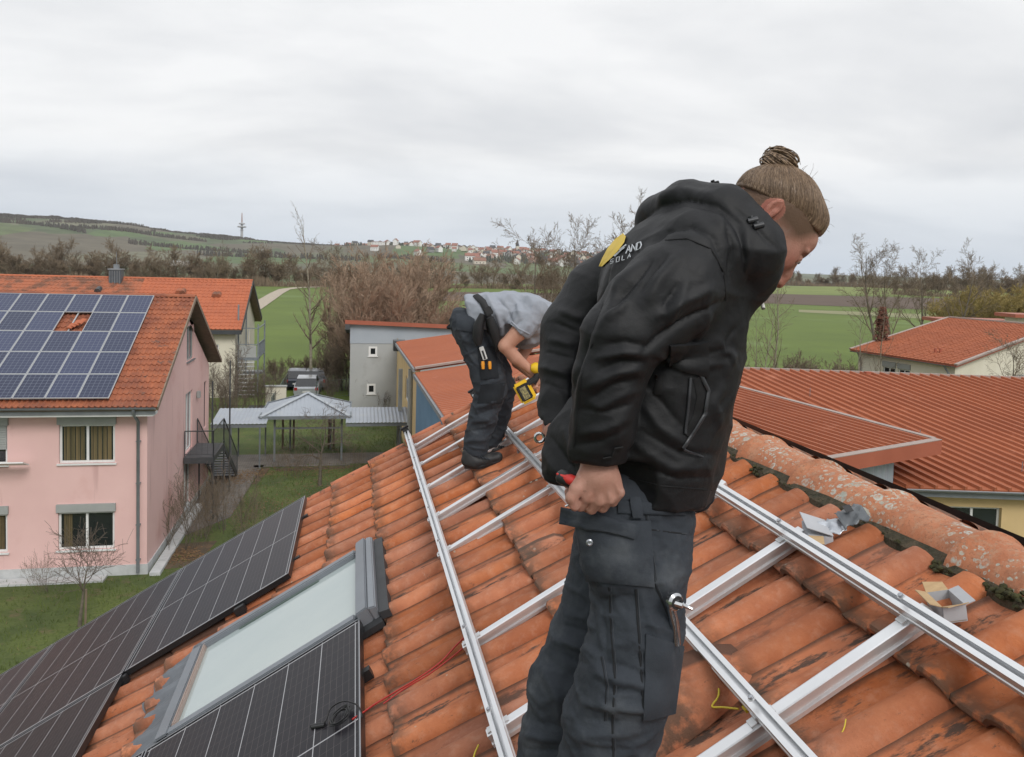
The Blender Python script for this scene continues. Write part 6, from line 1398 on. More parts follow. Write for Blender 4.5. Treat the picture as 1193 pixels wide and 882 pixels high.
def body_mesh(name, v, q, m, parent, smooth=180):
    off = np.array(wo(parent)); me = bpy.data.meshes.new(name); v = v-off
    me.vertices.add(len(v)); me.vertices.foreach_set('co', v.ravel()); me.loops.add(len(q)*4); me.loops.foreach_set('vertex_index', q.ravel().astype(np.int32)); me.polygons.add(len(q)); me.polygons.foreach_set('loop_start', np.arange(len(q), dtype=np.int32)*4); me.polygons.foreach_set('loop_total', np.full(len(q), 4, np.int32)); me.update(); me.validate()
    smooth_by(me, smooth)
    for k in (m if isinstance(m, (list, tuple)) else [m]): me.materials.append(k)
    return link_mesh(name, me, None, parent)
def decal_strip(name, pts, w, m, parent, host, lift=.0015, n_sub=6, t=.0012):
    """A narrow band (seam, zip, strap) laid on a body surface along a line: points snapped to the host mesh."""
    vv, vn = host; px, py, wd_ = to_px(vv); view = (E_-vv); ok = (vn*view).sum(1) > 0; P_ = []
    for (x0, y0), (x1, y1) in zip(pts, pts[1:]):
        for k in range(n_sub): P_.append((x0+(x1-x0)*k/n_sub, y0+(y1-y0)*k/n_sub))
    P_.append(pts[-1]); C_ = []
    for x, y in P_:
        d = (px-x)**2+(py-y)**2; d[~ok] = 1e9; c = np.argsort(d)[:14]; c = c[wd_[c] < wd_[c].min()+.03]; dep = wd_[c].mean(); nn = Vector(vn[c].mean(0)).normalized(); C_.append((at(x, y, dep)+nn*lift, nn))
    mb = MB(); vs = []
    for i, (p, nn) in enumerate(C_):
        t_ = (C_[min(i+1, len(C_)-1)][0]-C_[max(i-1, 0)][0]).normalized(); s_ = nn.cross(t_).normalized()*w/2; vs += [p-s_, p+s_, p+s_*.7+nn*t, p-s_*.7+nn*t]
    k = len(C_); fs = [(4*i+j, 4*i+(j+1) % 4, 4*i+4+(j+1) % 4, 4*i+4+j) for i in range(k-1) for j in range(4)]+[(3, 2, 1, 0), (4*k-4, 4*k-3, 4*k-2, 4*k-1)]
    mb.add(vs, fs); return mb.build(name, m, parent, 60)
def patch(name, outline, m, parent, host, lift=.004, thick=.003, grid=10):
    """A sewn-on cloth panel (pocket, flap, print): four-cornered outline [tl, tr, br, bl] draped over the host surface."""
    vv, vn = host; px, py, wd_ = to_px(vv); view = (E_-vv); ok = (vn*view).sum(1) > 0; tl, tr, br, bl = [np.array(p, float) for p in outline]; top = []; n = grid
    for i in range(n+1):
        for j in range(n+1):
            u, w = j/n, i/n; x, y = (tl*(1-u)+tr*u)*(1-w)+(bl*(1-u)+br*u)*w
            d = (px-x)**2+(py-y)**2; d[~ok] = 1e9; c = np.argsort(d)[:16]; c = c[wd_[c] < wd_[c].min()+.02]; dep = wd_[c].mean(); nn = Vector(vn[c].mean(0)).normalized(); top.append((at(x, y, dep), nn))
    N2 = (n+1)**2; ed = lambda i, j: 0 if (i in (0, n) or j in (0, n)) else 1
    vs = [p+nn*(lift+thick*(.4+.6*ed(k//(n+1), k % (n+1)))) for k, (p, nn) in enumerate(top)]+[p-nn*.004 for p, nn in top]
    fs = [(i*(n+1)+j, i*(n+1)+j+1, (i+1)*(n+1)+j+1, (i+1)*(n+1)+j) for i in range(n) for j in range(n)]
    loop = [j for j in range(n+1)]+[i*(n+1)+n for i in range(1, n+1)]+[n*(n+1)+j for j in range(n-1, -1, -1)]+[i*(n+1) for i in range(n-1, 0, -1)]
    fs += [(a, b, b+N2, a+N2) for a, b in zip(loop, loop[1:]+loop[:1])]
    return MB().add(vs, fs).build(name, m, parent, 55)
M_skin = mat('skin', (.72, .43, .335), (.63, .345, .255), .52, scale=18, detail=8, bump=.0011, bscale=240, spots=[((.66, .30, .23), 7, .54, .12), ((.45, .22, .15), 60, .66, .05), ((.74, .50, .42), 30, .6, .1)], spec=.4)
M_skin_arm = mat('skin_arm', (.50, .27, .19), (.44, .22, .15), .55, scale=14, bump=.0006, bscale=200)
M_hair = mat('brown_hair', (.165, .105, .062), (.085, .052, .030), .55, scale=16, detail=8, bump=.0015, bscale=60, lo=.4, hi=.6)
def cloth_mat(name, c1, c2, rough, fine=700, grain=.0002, big=.002, sheen=.0, scale=7, spec=.4, fade=None):
    m = mat(name, c1, c2, rough, scale=scale, detail=8, bump=big, bscale=26, spec=spec, sheen=sheen, lo=.3, hi=.7, spots=fade)
    N, L = nodes(m); b = N['Principled BSDF']; tc = N.new('ShaderNodeTexCoord'); n = N.new('ShaderNodeTexNoise'); n.inputs['Scale'].default_value = fine; n.inputs['Detail'].default_value = 2; L.new(tc.outputs['Object'], n.inputs[0])
    bp = N.new('ShaderNodeBump'); bp.inputs['Distance'].default_value = grain; L.new(n.outputs[0], bp.inputs['Height']); old = b.inputs['Normal'].links[0].from_socket; L.new(old, bp.inputs['Normal']); L.new(bp.outputs[0], b.inputs['Normal']); return m
M_jacket = cloth_mat('black_softshell', (.0085, .009, .0103), (.006, .0064, .0075), .60, fade=[((.014, .0146, .0165), 2.5, .5, .2)], spec=.32)
M_jin = cloth_mat('black_lining', (.006, .006, .0065), (.004, .004, .0045), .8)
M_trou = cloth_mat('charcoal_canvas', (.036, .043, .053), (.022, .027, .035), .85, fine=900, grain=.0005, big=.003, scale=9, fade=[((.075, .083, .092), 7, .56, .2)])
M_trou2 = cloth_mat('charcoal_canvas_dark', (.014, .017, .021), (.010, .012, .016), .9)
M_seam = mat('seam_thread', (.008, .009, .011), None, .9); M_seaml = mat('seam_pale', (.05, .056, .065), None, .9)
M_zip = mat('zip_tape', (.035, .037, .042), (.02, .021, .024), .4)
def P3(px, py, d): return np.array(at(px, py, d))
def worker_front():
    foot = RW(1.2, 1.45, .07)
    T = thing('person', 'worker in black hooded jacket and charcoal trousers, hair in a bun, head bowed', 'person', foot)
    # ---------------- body under the clothes, head and hands, one continuous skin
    parts_ = []
    c = P3(907, 246, 1.66); fw = np.array(CR)*.66-np.array(CU)*.75+np.array(CF)*.12; fw /= np.linalg.norm(fw); up = np.array(CR)*.75+np.array(CU)*.66; up -= fw*(up @ fw); up /= np.linalg.norm(up); sd = np.cross(fw, up)   # sd: the head's own right, towards the camera
    if sd @ CFn > 0: sd = -sd
    H = lambda a, b, s_: c+fw*a+up*b+sd*s_      # forward, up, right (metres)
    M = np.array([fw, up, sd])
    S_ = SDF(c-.16, c+np.array([.16, .16, .15]), .0025)
    S_.ell(H(-.004, .0, 0), (.090, .081, .074), M, .01); S_.ell(H(.040, -.045, 0), (.062, .080, .060), M, .03)
    S_.ell(H(.052, -.115, 0), (.042, .050, .045), M, .03)                                     # jaw and chin
    S_.cone(H(.076, -.006, .022), H(.076, -.006, -.022), .022, .022, .02)                      # brow
    S_.chain([(H(.096, -.030, 0), .008), (H(.109, -.070, 0), .0095), (H(.113, -.092, 0), .0115)], .012)    # nose bridge to tip
    for s_ in (-1, 1):
        S_.ell(H(.101, -.096, .013*s_), (.0115, .009, .0075), M, .007)                         # nostril wings
        S_.ell(H(.060, -.065, .042*s_), (.028, .026, .018), M, .02)                            # cheek bone
        S_.ell(H(.100, -.040, .031*s_), (.014, .011, .014), M, .010, 'sub')                    # eye socket
        S_.ell(H(.086, -.042, .031*s_), (.0125, .0125, .0125), M, .002)
        S_.cone(H(.096, -.024, .016*s_), H(.088, -.022, .046*s_), .0055, .0045, .008)          # brow ridge
        S_.cone(H(.0985, -.0375, .022*s_), H(.094, -.0385, .040*s_), .0028, .0022, .003)       # upper lid
        # ear: rim, hollow, lobe
        e = H(-.030, -.030, .075*s_)
        S_.ell(e, (.0135, .026, .007), M, .005); S_.ell(e+fw*.002+sd*s_*.006, (.008, .017, .005), M, .004, 'sub'); S_.ell(e-up*.022+fw*.003, (.007, .008, .005), M, .005); S_.ell(e+fw*.006-up*.004, (.004, .007, .005), M, .004)
    S_.ell(H(.098, -.124, 0), (.010, .006, .020), M, .006); S_.ell(H(.096, -.136, 0), (.009, .006, .018), M, .006); S_.cone(H(.110, -.130, .018), H(.110, -.130, -.018), .002, .002, .003, 'sub')
    S_.chain([(H(-.03, -.07, 0), .056), (P3(855, 285, 1.70), .060)], .03); parts_.append(S_.mesh())
    S_ = SDF(P3(735, 500, 1.7)-np.array([.55, .62, 1.08]), P3(735, 500, 1.7)+np.array([.62, .62, .5]), .006)
    S_.chain([(H(-.03, -.07, 0), .054), (P3(855, 285, 1.70), .060), (P3(815, 310, 1.74), .08)], .03)      # neck
    for dd in (-.1, .1): S_.chain([(P3(810, 330, 1.72+dd), .09), (P3(775, 440, 1.72+dd), .09), (P3(745, 560, 1.72+dd*.7), .09)], .05)
    S_.chain([(P3(815, 310, 1.56), .05), (P3(720, 395, 1.50), .042), (P3(700, 490, 1.51), .034), (P3(697, 540, 1.51), .029)], .02)       # right arm
    S_.chain([(P3(745, 325, 1.90), .05), (P3(672, 385, 1.95), .042), (P3(652, 470, 1.9), .032), (P3(645, 500, 1.86), .028)], .02)        # left arm
    for (a, b, d, e) in (((745, 600, 1.66), (738, 740, 1.62), (712, 880, 1.61), (690, 1060, 1.62)), ((735, 600, 1.80), (682, 745, 1.82), (645, 880, 1.80), (600, 1010, 1.84))):
        S_.chain([(P3(*a), .075), (P3(*b), .052), (P3(*d), .05), (P3(*e), .04)], .03)
    parts_.append(S_.mesh())
    # right hand: fist round the tool handle, back of the hand towards the camera
    d0 = 1.50; w = P3(697, 538, 1.515); hx = np.array(CR); hy = -np.array(CU); hz = -np.array(CF)   # right, down, towards camera
    h = lambda x, y, z=0: P3(697, 555, d0)+hx*x+hy*y+hz*z
    S_ = SDF(P3(697, 565, 1.5)-.11, P3(697, 565, 1.5)+.11, .0018)
    S_.cone(P3(697, 515, 1.51), w, .027, .028, .02); S_.cone(w, h(0, .0, 0), .028, .031, .02); S_.ell(h(.000, .014, 0), (.041, .036, .021), np.array([hx, hy, hz]), .02)
    # four fingers: knuckle, middle joint folded down and under, tip back to the palm
    for i, (x, y, z, r) in enumerate([(.037, .028, .008, .0098), (.0185, .038, .013, .0108), (-.002, .041, .014, .0110), (-.0225, .036, .011, .0106)]):
        S_.cone(h(x*.55, y-.035, .004), h(x, y, z), .009, r*.98, .010); S_.cone(h(x, y-.002, z+.003), h(x, y+.001, z+.003), r*.78, r*.78, .003)
        S_.chain([(h(x, y, z), r), (h(x-.011, y+.019, -.002), r*.95), (h(x-.025, y+.018, -.024), r*.88), (h(x-.030, y-.000, -.033), r*.8)], .0022)
        S_.cone(h(x*.35, y-.045, .0195), h(x*.9, y-.006, z+.010), .0022, .0028, .006)      # tendon
    for (a0, b0) in (((-.012, -.006, .0205), (.004, .020, .0225)), ((.012, -.004, .0205), (.016, .018, .0215))): S_.cone(h(*a0), h(*b0), .0016, .0018, .004)
    S_.chain([(h(-.026, .002, .004), .015), (h(-.042, .020, .014), .0122), (h(-.051, .036, .017), .0105), (h(-.045, .052, .014), .0088)], .006)      # thumb off the side of the palm, closing on the handle
    S_.ell(h(-.050, .049, .0215), (.0052, .0068, .0018), np.array([hx, hy, hz]), .0012)
    parts_.append(S_.mesh())
    # left hand behind, partly seen below the far cuff
    g0 = P3(648, 503, 1.84); g = lambda x, y, z=0: g0+hx*x+hy*y+hz*z
    S_ = SDF(g0-.11, g0+.11, .0028); S_.cone(P3(651, 480, 1.88), g(0, 0, 0), .028, .029, .02)
    S_.ell(g(.002, .016, 0), (.030, .036, .020), np.array([hx, hy, hz]), .015)
    for i, x in enumerate((-.024, -.009, .007, .022)): S_.chain([(g(x, .040, .004), .0105), (g(x+.006, .062, -.004), .010), (g(x+.012, .066, -.022), .009), (g(x+.012, .05, -.03), .008)], .003)
    S_.chain([(g(.024, .006, .006), .013), (g(.038, .028, .012), .011), (g(.036, .050, .010), .009)], .006)
    parts_.append(S_.mesh()); vs_, qs_, nb = [], [], 0
    for v, q in parts_: q = outward(v, q); v = relax(v, q, 1, .3); vs_.append(v); qs_.append(q+nb); nb += len(v)
    v = np.concatenate(vs_); q = np.concatenate(qs_)
    body = body_mesh('body', v, q, M_skin, T)
    # close-cropped sides and a short beard are coloured on the same skin: a vertex attribute drives the hair shade
    body = body_mesh('body', v, q, M_skin, T)
    loc = (v-c); a_ = loc @ fw; b_ = loc @ up; s2 = loc @ sd
    # cropped zone: above and behind the ear, below the tied-back hair, ahead of the temple
    crop = np.clip((b_+.050+1.2*np.clip(-a_-.02, 0, 1))/.03, 0, 1)*np.clip((.078-a_+.6*b_)/.022, 0, 1)*(np.abs(s2) > .02)*(np.linalg.norm(loc, axis=1) < .13)
    crop = np.maximum(crop*.95, np.clip((-b_-.095)/.02, 0, 1)*np.clip((.11-a_)/.01, 0, 1)*(a_ > -.0)*(np.linalg.norm(loc, axis=1) < .18)*.45)
    ear = np.zeros(len(v))
    for s_ in (-1, 1): ear = np.maximum(ear, np.linalg.norm((v-H(-.030, -.032, .079*s_))/1.0, axis=1) < .027)
    crop = crop*(1-ear)
    brow = np.zeros(len(v))
    for s_ in (-1, 1): brow = np.maximum(brow, np.exp(-(((a_-.100)/.02)**2+((b_+.024)/.0048)**2+((s2-.031*s_)/.018)**2)))
    flush = ear*.45+np.exp(-np.linalg.norm(v-H(.113, -.092, 0), axis=1)**2/.016**2)*.8+np.exp(-np.linalg.norm(v-H(.075, -.065, .05), axis=1)**2/.03**2)*.5
    for nm, arr in (('crop', np.maximum(crop, brow)), ('flush', flush)): at_ = body.data.attributes.new(nm, 'FLOAT', 'POINT'); at_.data.foreach_set('value', arr.astype(np.float32))
    N, L = nodes(M_skin); bs = N['Principled BSDF']; col = bs.inputs['Base Color'].links[0].from_socket
    for nm, cc in (('flush', (.55, .17, .12, 1)), ('crop', (.21, .14, .092, 1))):
        an = N.new('ShaderNodeAttribute'); an.attribute_name = nm; mx = N.new('ShaderNodeMix'); mx.data_type = 'RGBA'; L.new(an.outputs['Fac'], mx.inputs[0]); L.new(col, mx.inputs[6]); mx.inputs[7].default_value = cc; col = mx.outputs[2]
    L.new(col, bs.inputs['Base Color'])
    eb = mat('eye_white', (.5, .47, .44), None, .2); ei = mat('iris', (.03, .03, .035), None, .15)
    for s_ in (-1, 1):
        p = H(.0895, -.0425, .031*s_); MB().lathe(p, [(.0, -.0105), (.006, -.0088), (.0098, -.004), (.0105, 0), (.0098, .004), (.006, .0088), (0, .0105)], 12).build('eye', eb, body, 180); MB().lathe(p+fw*.008-up*.002, [(0, -.0045), (.0042, -.002), (.0042, .002), (0, .0045)], 8).build('iris', ei, body, 180)
    # ---------------- hair: tied-back cap and bun
    S_ = SDF(c-.17, c+np.array([.17, .17, .2]), .003)
    S_.ell(H(-.004, .002, 0), (.0955, .0865, .0785), M, .01); S_.ell(H(-.055, -.022, 0), (.048, .055, .062), M, .02); S_.ell(H(.052, .018, 0), (.048, .050, .064), M, .02)
    # hairline: tapers out over the cropped side, leaves face and nape free
    S_.cut(H(.0, -.004, 0), -up*1.0+fw*.30, .004); S_.cut(H(.098, .010, 0), fw*.90-up*.44, .006)
    for s_ in (-1, 1): S_.ell(H(.030, -.046, .098*s_), (.070, .050, .046), M, .016, 'sub')
    v, q = S_.mesh(); q = outward(v, q); v = relax(v, q, 1, .4); vn = vnormals(v, q)
    bun = P3(908, 190, 1.665)
    dv = v-bun; L_ = np.linalg.norm(dv, axis=1); ax = (up*.96-fw*.25); ax /= np.linalg.norm(ax); e1 = fw-ax*(fw @ ax); e1 /= np.linalg.norm(e1); e2 = np.cross(ax, e1); ang = np.arctan2(dv @ e2, dv @ e1)
    rn = random.Random(3); ph = sum(np.sin(ang*k+rn.random()*6.28+L_*rn.uniform(-8, 8))*w_ for k, w_ in ((23, .35), (37, .4), (61, .5), (83, .5), (113, .4)))
    hb_ = (v-H(.0, -.004, 0)) @ (up-fw*.30)/np.linalg.norm(up-fw*.30); n2_ = (fw*.90-up*.44)/np.linalg.norm(fw*.90-up*.44); tp_ = np.minimum(np.clip(hb_/.035, 0, 1), np.clip(.25-((v-H(.098, .010, 0)) @ n2_)/.022, 0, 1)); v = v-(v-c)/np.linalg.norm(v-c, axis=1)[:, None]*((1-tp_)*.0065)[:, None]
    v = v+vn*(ph*.00035)[:, None]; hair = body_mesh('hair', v, q, M_hair, body)
    def strand_mat():
        at_ = hair.data.attributes.new('strand', 'FLOAT', 'POINT'); at_.data.foreach_set('value', (ph*.5+.5).astype(np.float32))
        m = bpy.data.materials.new('hair_strands'); m.use_nodes = True; N, L = nodes(m); b = N['Principled BSDF']; b.inputs['Roughness'].default_value = .42; b.inputs['Specular IOR Level'].default_value = .35
        an = N.new('ShaderNodeAttribute'); an.attribute_name = 'ang'; n = N.new('ShaderNodeTexNoise'); n.inputs['Scale'].default_value = 1; n.inputs['Detail'].default_value = 5; L.new(an.outputs['Vector'], n.inputs[0])
        rp = N.new('ShaderNodeValToRGB'); L.new(n.outputs[0], rp.inputs[0]); e = rp.color_ramp.elements; e[0].position = .36; e[0].color = (.08, .052, .033, 1); e[1].position = .66; e[1].color = (.33, .235, .155, 1); k_ = rp.color_ramp.elements.new(.5); k_.color = (.19, .128, .083, 1)
        L.new(rp.outputs[0], b.inputs['Base Color']); bp = N.new('ShaderNodeBump'); bp.inputs['Distance'].default_value = .0004; L.new(n.outputs[0], bp.inputs['Height']); L.new(bp.outputs[0], b.inputs['Normal']); return m
    M_st = strand_mat(); hair.data.materials[0] = M_st
    at_ = hair.data.attributes.new('ang', 'FLOAT_VECTOR', 'POINT'); at_.data.foreach_set('vector', np.stack([np.cos(ang)*58, np.sin(ang)*58, L_*16], 1).astype(np.float32).ravel())
    # single strands combed from the hairline up into the bun
    rg = random.Random(16); mb = MB(); cV = Vector(c); bV = Vector(bun)
    hv = v[(vn @ CFn < .35)]; ids = np.random.RandomState(2).choice(len(hv), 2200)
    tree = None
    from mathutils.bvhtree import BVHTree
    bv = BVHTree.FromPolygons([tuple(p) for p in v], [tuple(t_) for t_ in q])
    for i_ in ids:
        p0 = Vector(hv[i_]); d0 = (p0-cV).normalized(); d1 = (bV-cV).normalized(); pts = []; kmax = rg.uniform(.35, .85); sp_ = rg.gauss(0, .03)
        for t in range(7):
            u = t/6*kmax; dd = d0.slerp(d1, u) if d0.angle(d1) < 3 else d0; dd = (dd+Vector(sd)*sp_*math.sin(u*3)).normalized(); hit = bv.ray_cast(cV+dd*.2, -dd)
            if hit[0] is None: break
            pts.append(hit[0]+dd*(.0001+.0010*math.sin(math.pi*t/6)*rg.random()))
        if len(pts) > 3: mb.tube(pts, [.0002]+[.00042]*(len(pts)-2)+[.0002], 3, False)
    so = mb.build('strands', M_st, hair, 180, kind='stuff'); co = np.array([x.co[:] for x in so.data.vertices]); ii = (np.arange(len(co))//21)*1.7; at_ = so.data.attributes.new('ang', 'FLOAT_VECTOR', 'POINT'); at_.data.foreach_set('vector', np.stack([ii, ii*.3, co[:, 2]*9], 1).astype(np.float32).ravel())
    # bun: coils of hair wound round, as thick strands
    mb = MB(); rg = random.Random(6); ang_v = []
    bx = lambda a, r, z: bun+(e1*math.cos(a)+e2*math.sin(a))*r*1.22+ax*z*1.15
    for k in range(190):
        a0 = rg.random()*6.28; r0 = rg.uniform(.010, .029); z0 = rg.uniform(-.016, .016)*(1.1-r0*14); t0 = rg.uniform(-.6, .6); pts = []
        for i in range(16):
            a = a0+i*.33; pts.append(bx(a, r0+.003*math.sin(i*.6+k), z0+.010*math.sin(a+t0)*(1 if k % 2 else -1)))
        mb.tube(pts, [.0004+.0017*math.sin(math.pi*(i+.5)/16) for i in range(16)], 4)
    mb.lathe(bun, [(.0, -.02), (.018, -.018), (.026, 0), (.018, .016), (0, .018)], 14); o = mb.build('bun', M_st, hair, 180)
    co = np.array([x.co[:] for x in o.data.vertices])*1.0; at_ = o.data.attributes.new('ang', 'FLOAT_VECTOR', 'POINT'); at_.data.foreach_set('vector', (co*np.array([160, 160, 260])).astype(np.float32).ravel())
    MB().tube([bx(a*.4, .017, -.022) for a in range(17)], .0035, 6).build('hair_tie', M_jin, hair, 60)
    mb = MB()   # stray hairs
    for k in range(46):
        a = rg.uniform(-.3, 3.3); rr = .090; s0 = Vector(H(math.cos(a)*rr*.98, math.sin(a)*rr*.9+.006, rg.uniform(-.03, .04))); d = (s0-Vector(c)).normalized(); s1 = s0+d*rg.uniform(.004, .016)+Vector(fw)*rg.uniform(-.012, .012); mb.tube([s0-d*.006, s0.lerp(s1, .5)+Vector(up)*.002, s1], [.0004, .0003, .0002], 3, False)
    mb.build('stray_hairs', M_hair, hair, 180, kind='stuff')
    # ---------------- trousers
    S_ = SDF(P3(710, 760, 1.7)-np.array([.34, .42, .66]), P3(710, 760, 1.7)+np.array([.36, .42, .46]), .0055)
    for dd in (-.06, .06): S_.chain([(P3(742, 545, 1.72+dd), .100), (P3(738, 600, 1.71+dd), .108), (P3(737, 640, 1.70+dd), .100)], .04)
    S_.chain([(P3(740, 600, 1.63), .100), (P3(743, 660, 1.61), .092), (P3(741, 730, 1.59), .086), (P3(728, 790, 1.58), .087), (P3(712, 840, 1.59), .088), (P3(704, 900, 1.60), .087), (P3(690, 1000, 1.62), .08), (P3(688, 1075, 1.63), .082)], .025)
    S_.chain([(P3(724, 610, 1.80), .096), (P3(704, 690, 1.80), .083), (P3(680, 750, 1.80), .076), (P3(657, 800, 1.79), .076), (P3(647, 860, 1.79), .072), (P3(641, 900, 1.80), .072), (P3(612, 1000, 1.83), .072)], .02)
    S_.cone(P3(710, 600, 1.58), P3(715, 650, 1.565), .048, .050, .05)       # stuffed holster pocket
    v, q = S_.mesh(); q = outward(v, q); v = relax(v, q, 1, .4); vn = vnormals(v, q)
    folds = [([(690, 700), (742, 694)], 4, -.004), ([(752, 726), (795, 742)], 4, .004), ([(700, 770), (765, 790)], 5, -.007), ([(690, 783), (770, 806)], 6, .008), ([(705, 800), (762, 812)], 4, -.006), ([(680, 820), (768, 828)], 6, .007), ([(676, 838), (758, 842)], 4, -.005), ([(670, 858), (748, 852)], 6, .006), ([(664, 872), (740, 874)], 4, -.004),
             ([(706, 600), (752, 612), (790, 604)], 5, -.004), ([(745, 690), (772, 760), (776, 800)], 5, .006), ([(700, 700), (706, 760), (712, 800)], 5, -.005), ([(655, 728), (690, 738)], 5, -.006), ([(645, 745), (688, 757)], 5, .006), ([(652, 762), (682, 774)], 4, -.005), ([(632, 780), (650, 815), (652, 850)], 5, .007), ([(620, 840), (660, 850)], 5, -.006), ([(612, 856), (655, 864)], 5, .007), ([(610, 872), (650, 876)], 4, -.006), ([(762, 640), (775, 700)], 6, .005), ([(766, 600), (798, 622)], 4, -.004), ([(674, 690), (690, 716), (697, 760)], 4, -.005)]
    dsp = fold_disp(v, vn, folds)*1.25+noise3(v, 12, 3, (1, 1, .55))*.003+(crumple(v, .085, (1, 1, 1.7), 3)**2-.3)*.0055+(crumple(v, .036, (1, 1, 1.8), 7)**2-.3)*.002
    v = v+vn*dsp[:, None]; tr = body_mesh('trousers', v, q, M_trou, body); host = (v, vnormals(v, q))
    patch('holster_pocket', [(671, 607), (757, 606), (762, 683), (684, 676)], M_trou, tr, host, .003, .005, 12)
    patch('pocket_flap', [(660, 592), (744, 612), (738, 627), (658, 610)], M_trou, tr, host, .011, .004, 8)
    patch('thigh_pocket', [(752, 738), (794, 752), (784, 830), (748, 838)], M_trou, tr, host, .004, .003, 8)
    patch('waistband', [(720, 584), (795, 588), (797, 600), (720, 598)], M_trou, tr, host, .004, .003, 8)
    patch('belt_loop', [(733, 582), (744, 582), (747, 602), (735, 602)], M_trou, tr, host, .010, .003, 4)
    for nm, pts, w in (('seam', [(709, 684), (712, 740), (716, 790), (713, 840), (714, 882)], .004), ('seam', [(752, 600), (763, 682), (783, 730)], .003), ('seam', [(740, 686), (745, 760), (750, 838)], .004), ('seam', [(752, 742), (794, 757)], .003), ('seam', [(757, 617), (797, 622)], .003), ('seam', [(700, 765), (706, 800), (704, 840)], .002)):
        decal_strip(nm, pts, w, M_seam, tr, host, .0006, 6, .0008); decal_strip(nm, [(x+2.6, y) for x, y in pts], .0016, M_seaml, tr, host, .0006, 6, .0006)
    bt = P3(694, 631, 1.50); d_ = host[0]; pxx, pyy, ww = to_px(d_); k = np.argmin((pxx-694)**2+(pyy-631)**2+(host[1] @ CFn > 0)*1e6); bt = Vector(d_[k])+Vector(host[1][k])*.017
    o = MB().lathe((0, 0, 0), [(.002, 0), (.0065, 0), (.0065, .002), (.004, .003), (.0022, .0015)], 14).build('press_stud', M_bolt, tr, 40, local=True); o.location = bt-Vector(wo(tr)); o.rotation_euler = (-Vector(CF)).to_track_quat('Z', 'Y').to_euler()
    MB().tube([P3(778, 690, 1.5), P3(786, 720, 1.49), P3(792, 760, 1.5)], .0012, 4).build('pocket_edge', M_seaml, tr)
    # ---------------- jacket
    S_ = SDF(P3(760, 400, 1.72)-np.array([.36, .46, .42]), P3(760, 400, 1.72)+np.array([.42, .44, .46]), .0045)
    tors = [((748, 575), .122), ((750, 530), .128), ((757, 480), .138), ((772, 420), .142), ((785, 370), .138), ((802, 322), .128)]
    for dd in (-.075, .075): S_.chain([(P3(x, y, 1.72+dd), r) for (x, y), r in tors], .05)
    S_.chain([(P3(810, 305, 1.60), .105), (P3(762, 318, 1.86), .105)], .05)                          # shoulder yoke
    S_.chain([(P3(765, 330, 1.64), .10), (P3(752, 340, 1.84), .10)], .05)                            # upper back
    S_.chain([(P3(832, 345, 1.68), .050), (P3(814, 385, 1.68), .066), (P3(810, 420, 1.68), .074), (P3(806, 450, 1.68), .076), (P3(801, 490, 1.68), .080), (P3(792, 535, 1.68), .080), (P3(784, 580, 1.68), .075)], .03)      # chest, pushed out by the open front
    S_.chain([(P3(706, 470, 1.78), .070), (P3(680, 515, 1.76), .072), (P3(672, 545, 1.75), .066), (P3(700, 575, 1.74), .07)], .04)      # rucked tail at the back
    S_.chain([(P3(812, 300, 1.545), .088), (P3(786, 335, 1.515), .090)], .03)
    S_.chain([(P3(786, 335, 1.505), .090), (P3(757, 362, 1.485), .085), (P3(726, 393, 1.47), .077), (P3(710, 435, 1.475), .067), (P3(703, 490, 1.49), .060), (P3(697, 528, 1.505), .051), (P3(697, 560, 1.51), .048)], .006)
    S_.cutin(P3(697, 537, 1.5), -CUn-CRn*.05, P3(697, 580, 1.46), .125)
    S_.chain([(P3(745, 318, 1.93), .090), (P3(700, 345, 1.97), .088), (P3(672, 385, 1.97), .084), (P3(664, 430, 1.94), .074), (P3(656, 470, 1.90), .060), (P3(650, 510, 1.86), .050)], .010)
    S_.cutin(P3(650, 482, 1.88), -CUn, P3(645, 512, 1.88), .062)
    # hood and stand-up collar
    S_.chain([(P3(772, 260, 1.74), .058), (P3(800, 249, 1.65), .064), (P3(838, 255, 1.57), .068), (P3(872, 290, 1.54), .066)], .005)
    S_.chain([(P3(790, 262, 1.80), .07), (P3(845, 262, 1.74), .07), (P3(872, 300, 1.68), .07)], .03)
    S_.chain([(P3(850, 290, 1.60), .075), (P3(872, 318, 1.58), .055), (P3(845, 345, 1.62), .07)], .025)
    S_.cone(P3(892, 256, 1.68), P3(845, 300, 1.70), .060, .060, .01, 'sub')                        # neck opening
    nrm = lambda x0, y0, x1, y1: CRn*(y1-y0)+CUn*(x1-x0)                                           # to the right of the line (x0,y0)->(x1,y1) going down
    S_.cut(P3(858, 221, 1.6), nrm(858, 221, 917, 291), .010); S_.cutin(P3(917, 289, 1.6), nrm(917, 289, 892, 338), P3(925, 305, 1.6), .085)
    S_.cut(P3(700, 569, 1.7), nrm(830, 580, 640, 556)*1.0 if False else -(CUn*1.0+CRn*.07), .008)
    S_.cutin(P3(893, 337, 1.6), nrm(893, 337, 864, 374), P3(893, 372, 1.62), .085)
    # cuffs
    S2 = S_
    v, q = S2.mesh(); q = outward(v, q); v = relax(v, q, 1, .4)
    px, py, w_ = to_px(v)
    vn = vnormals(v, q)
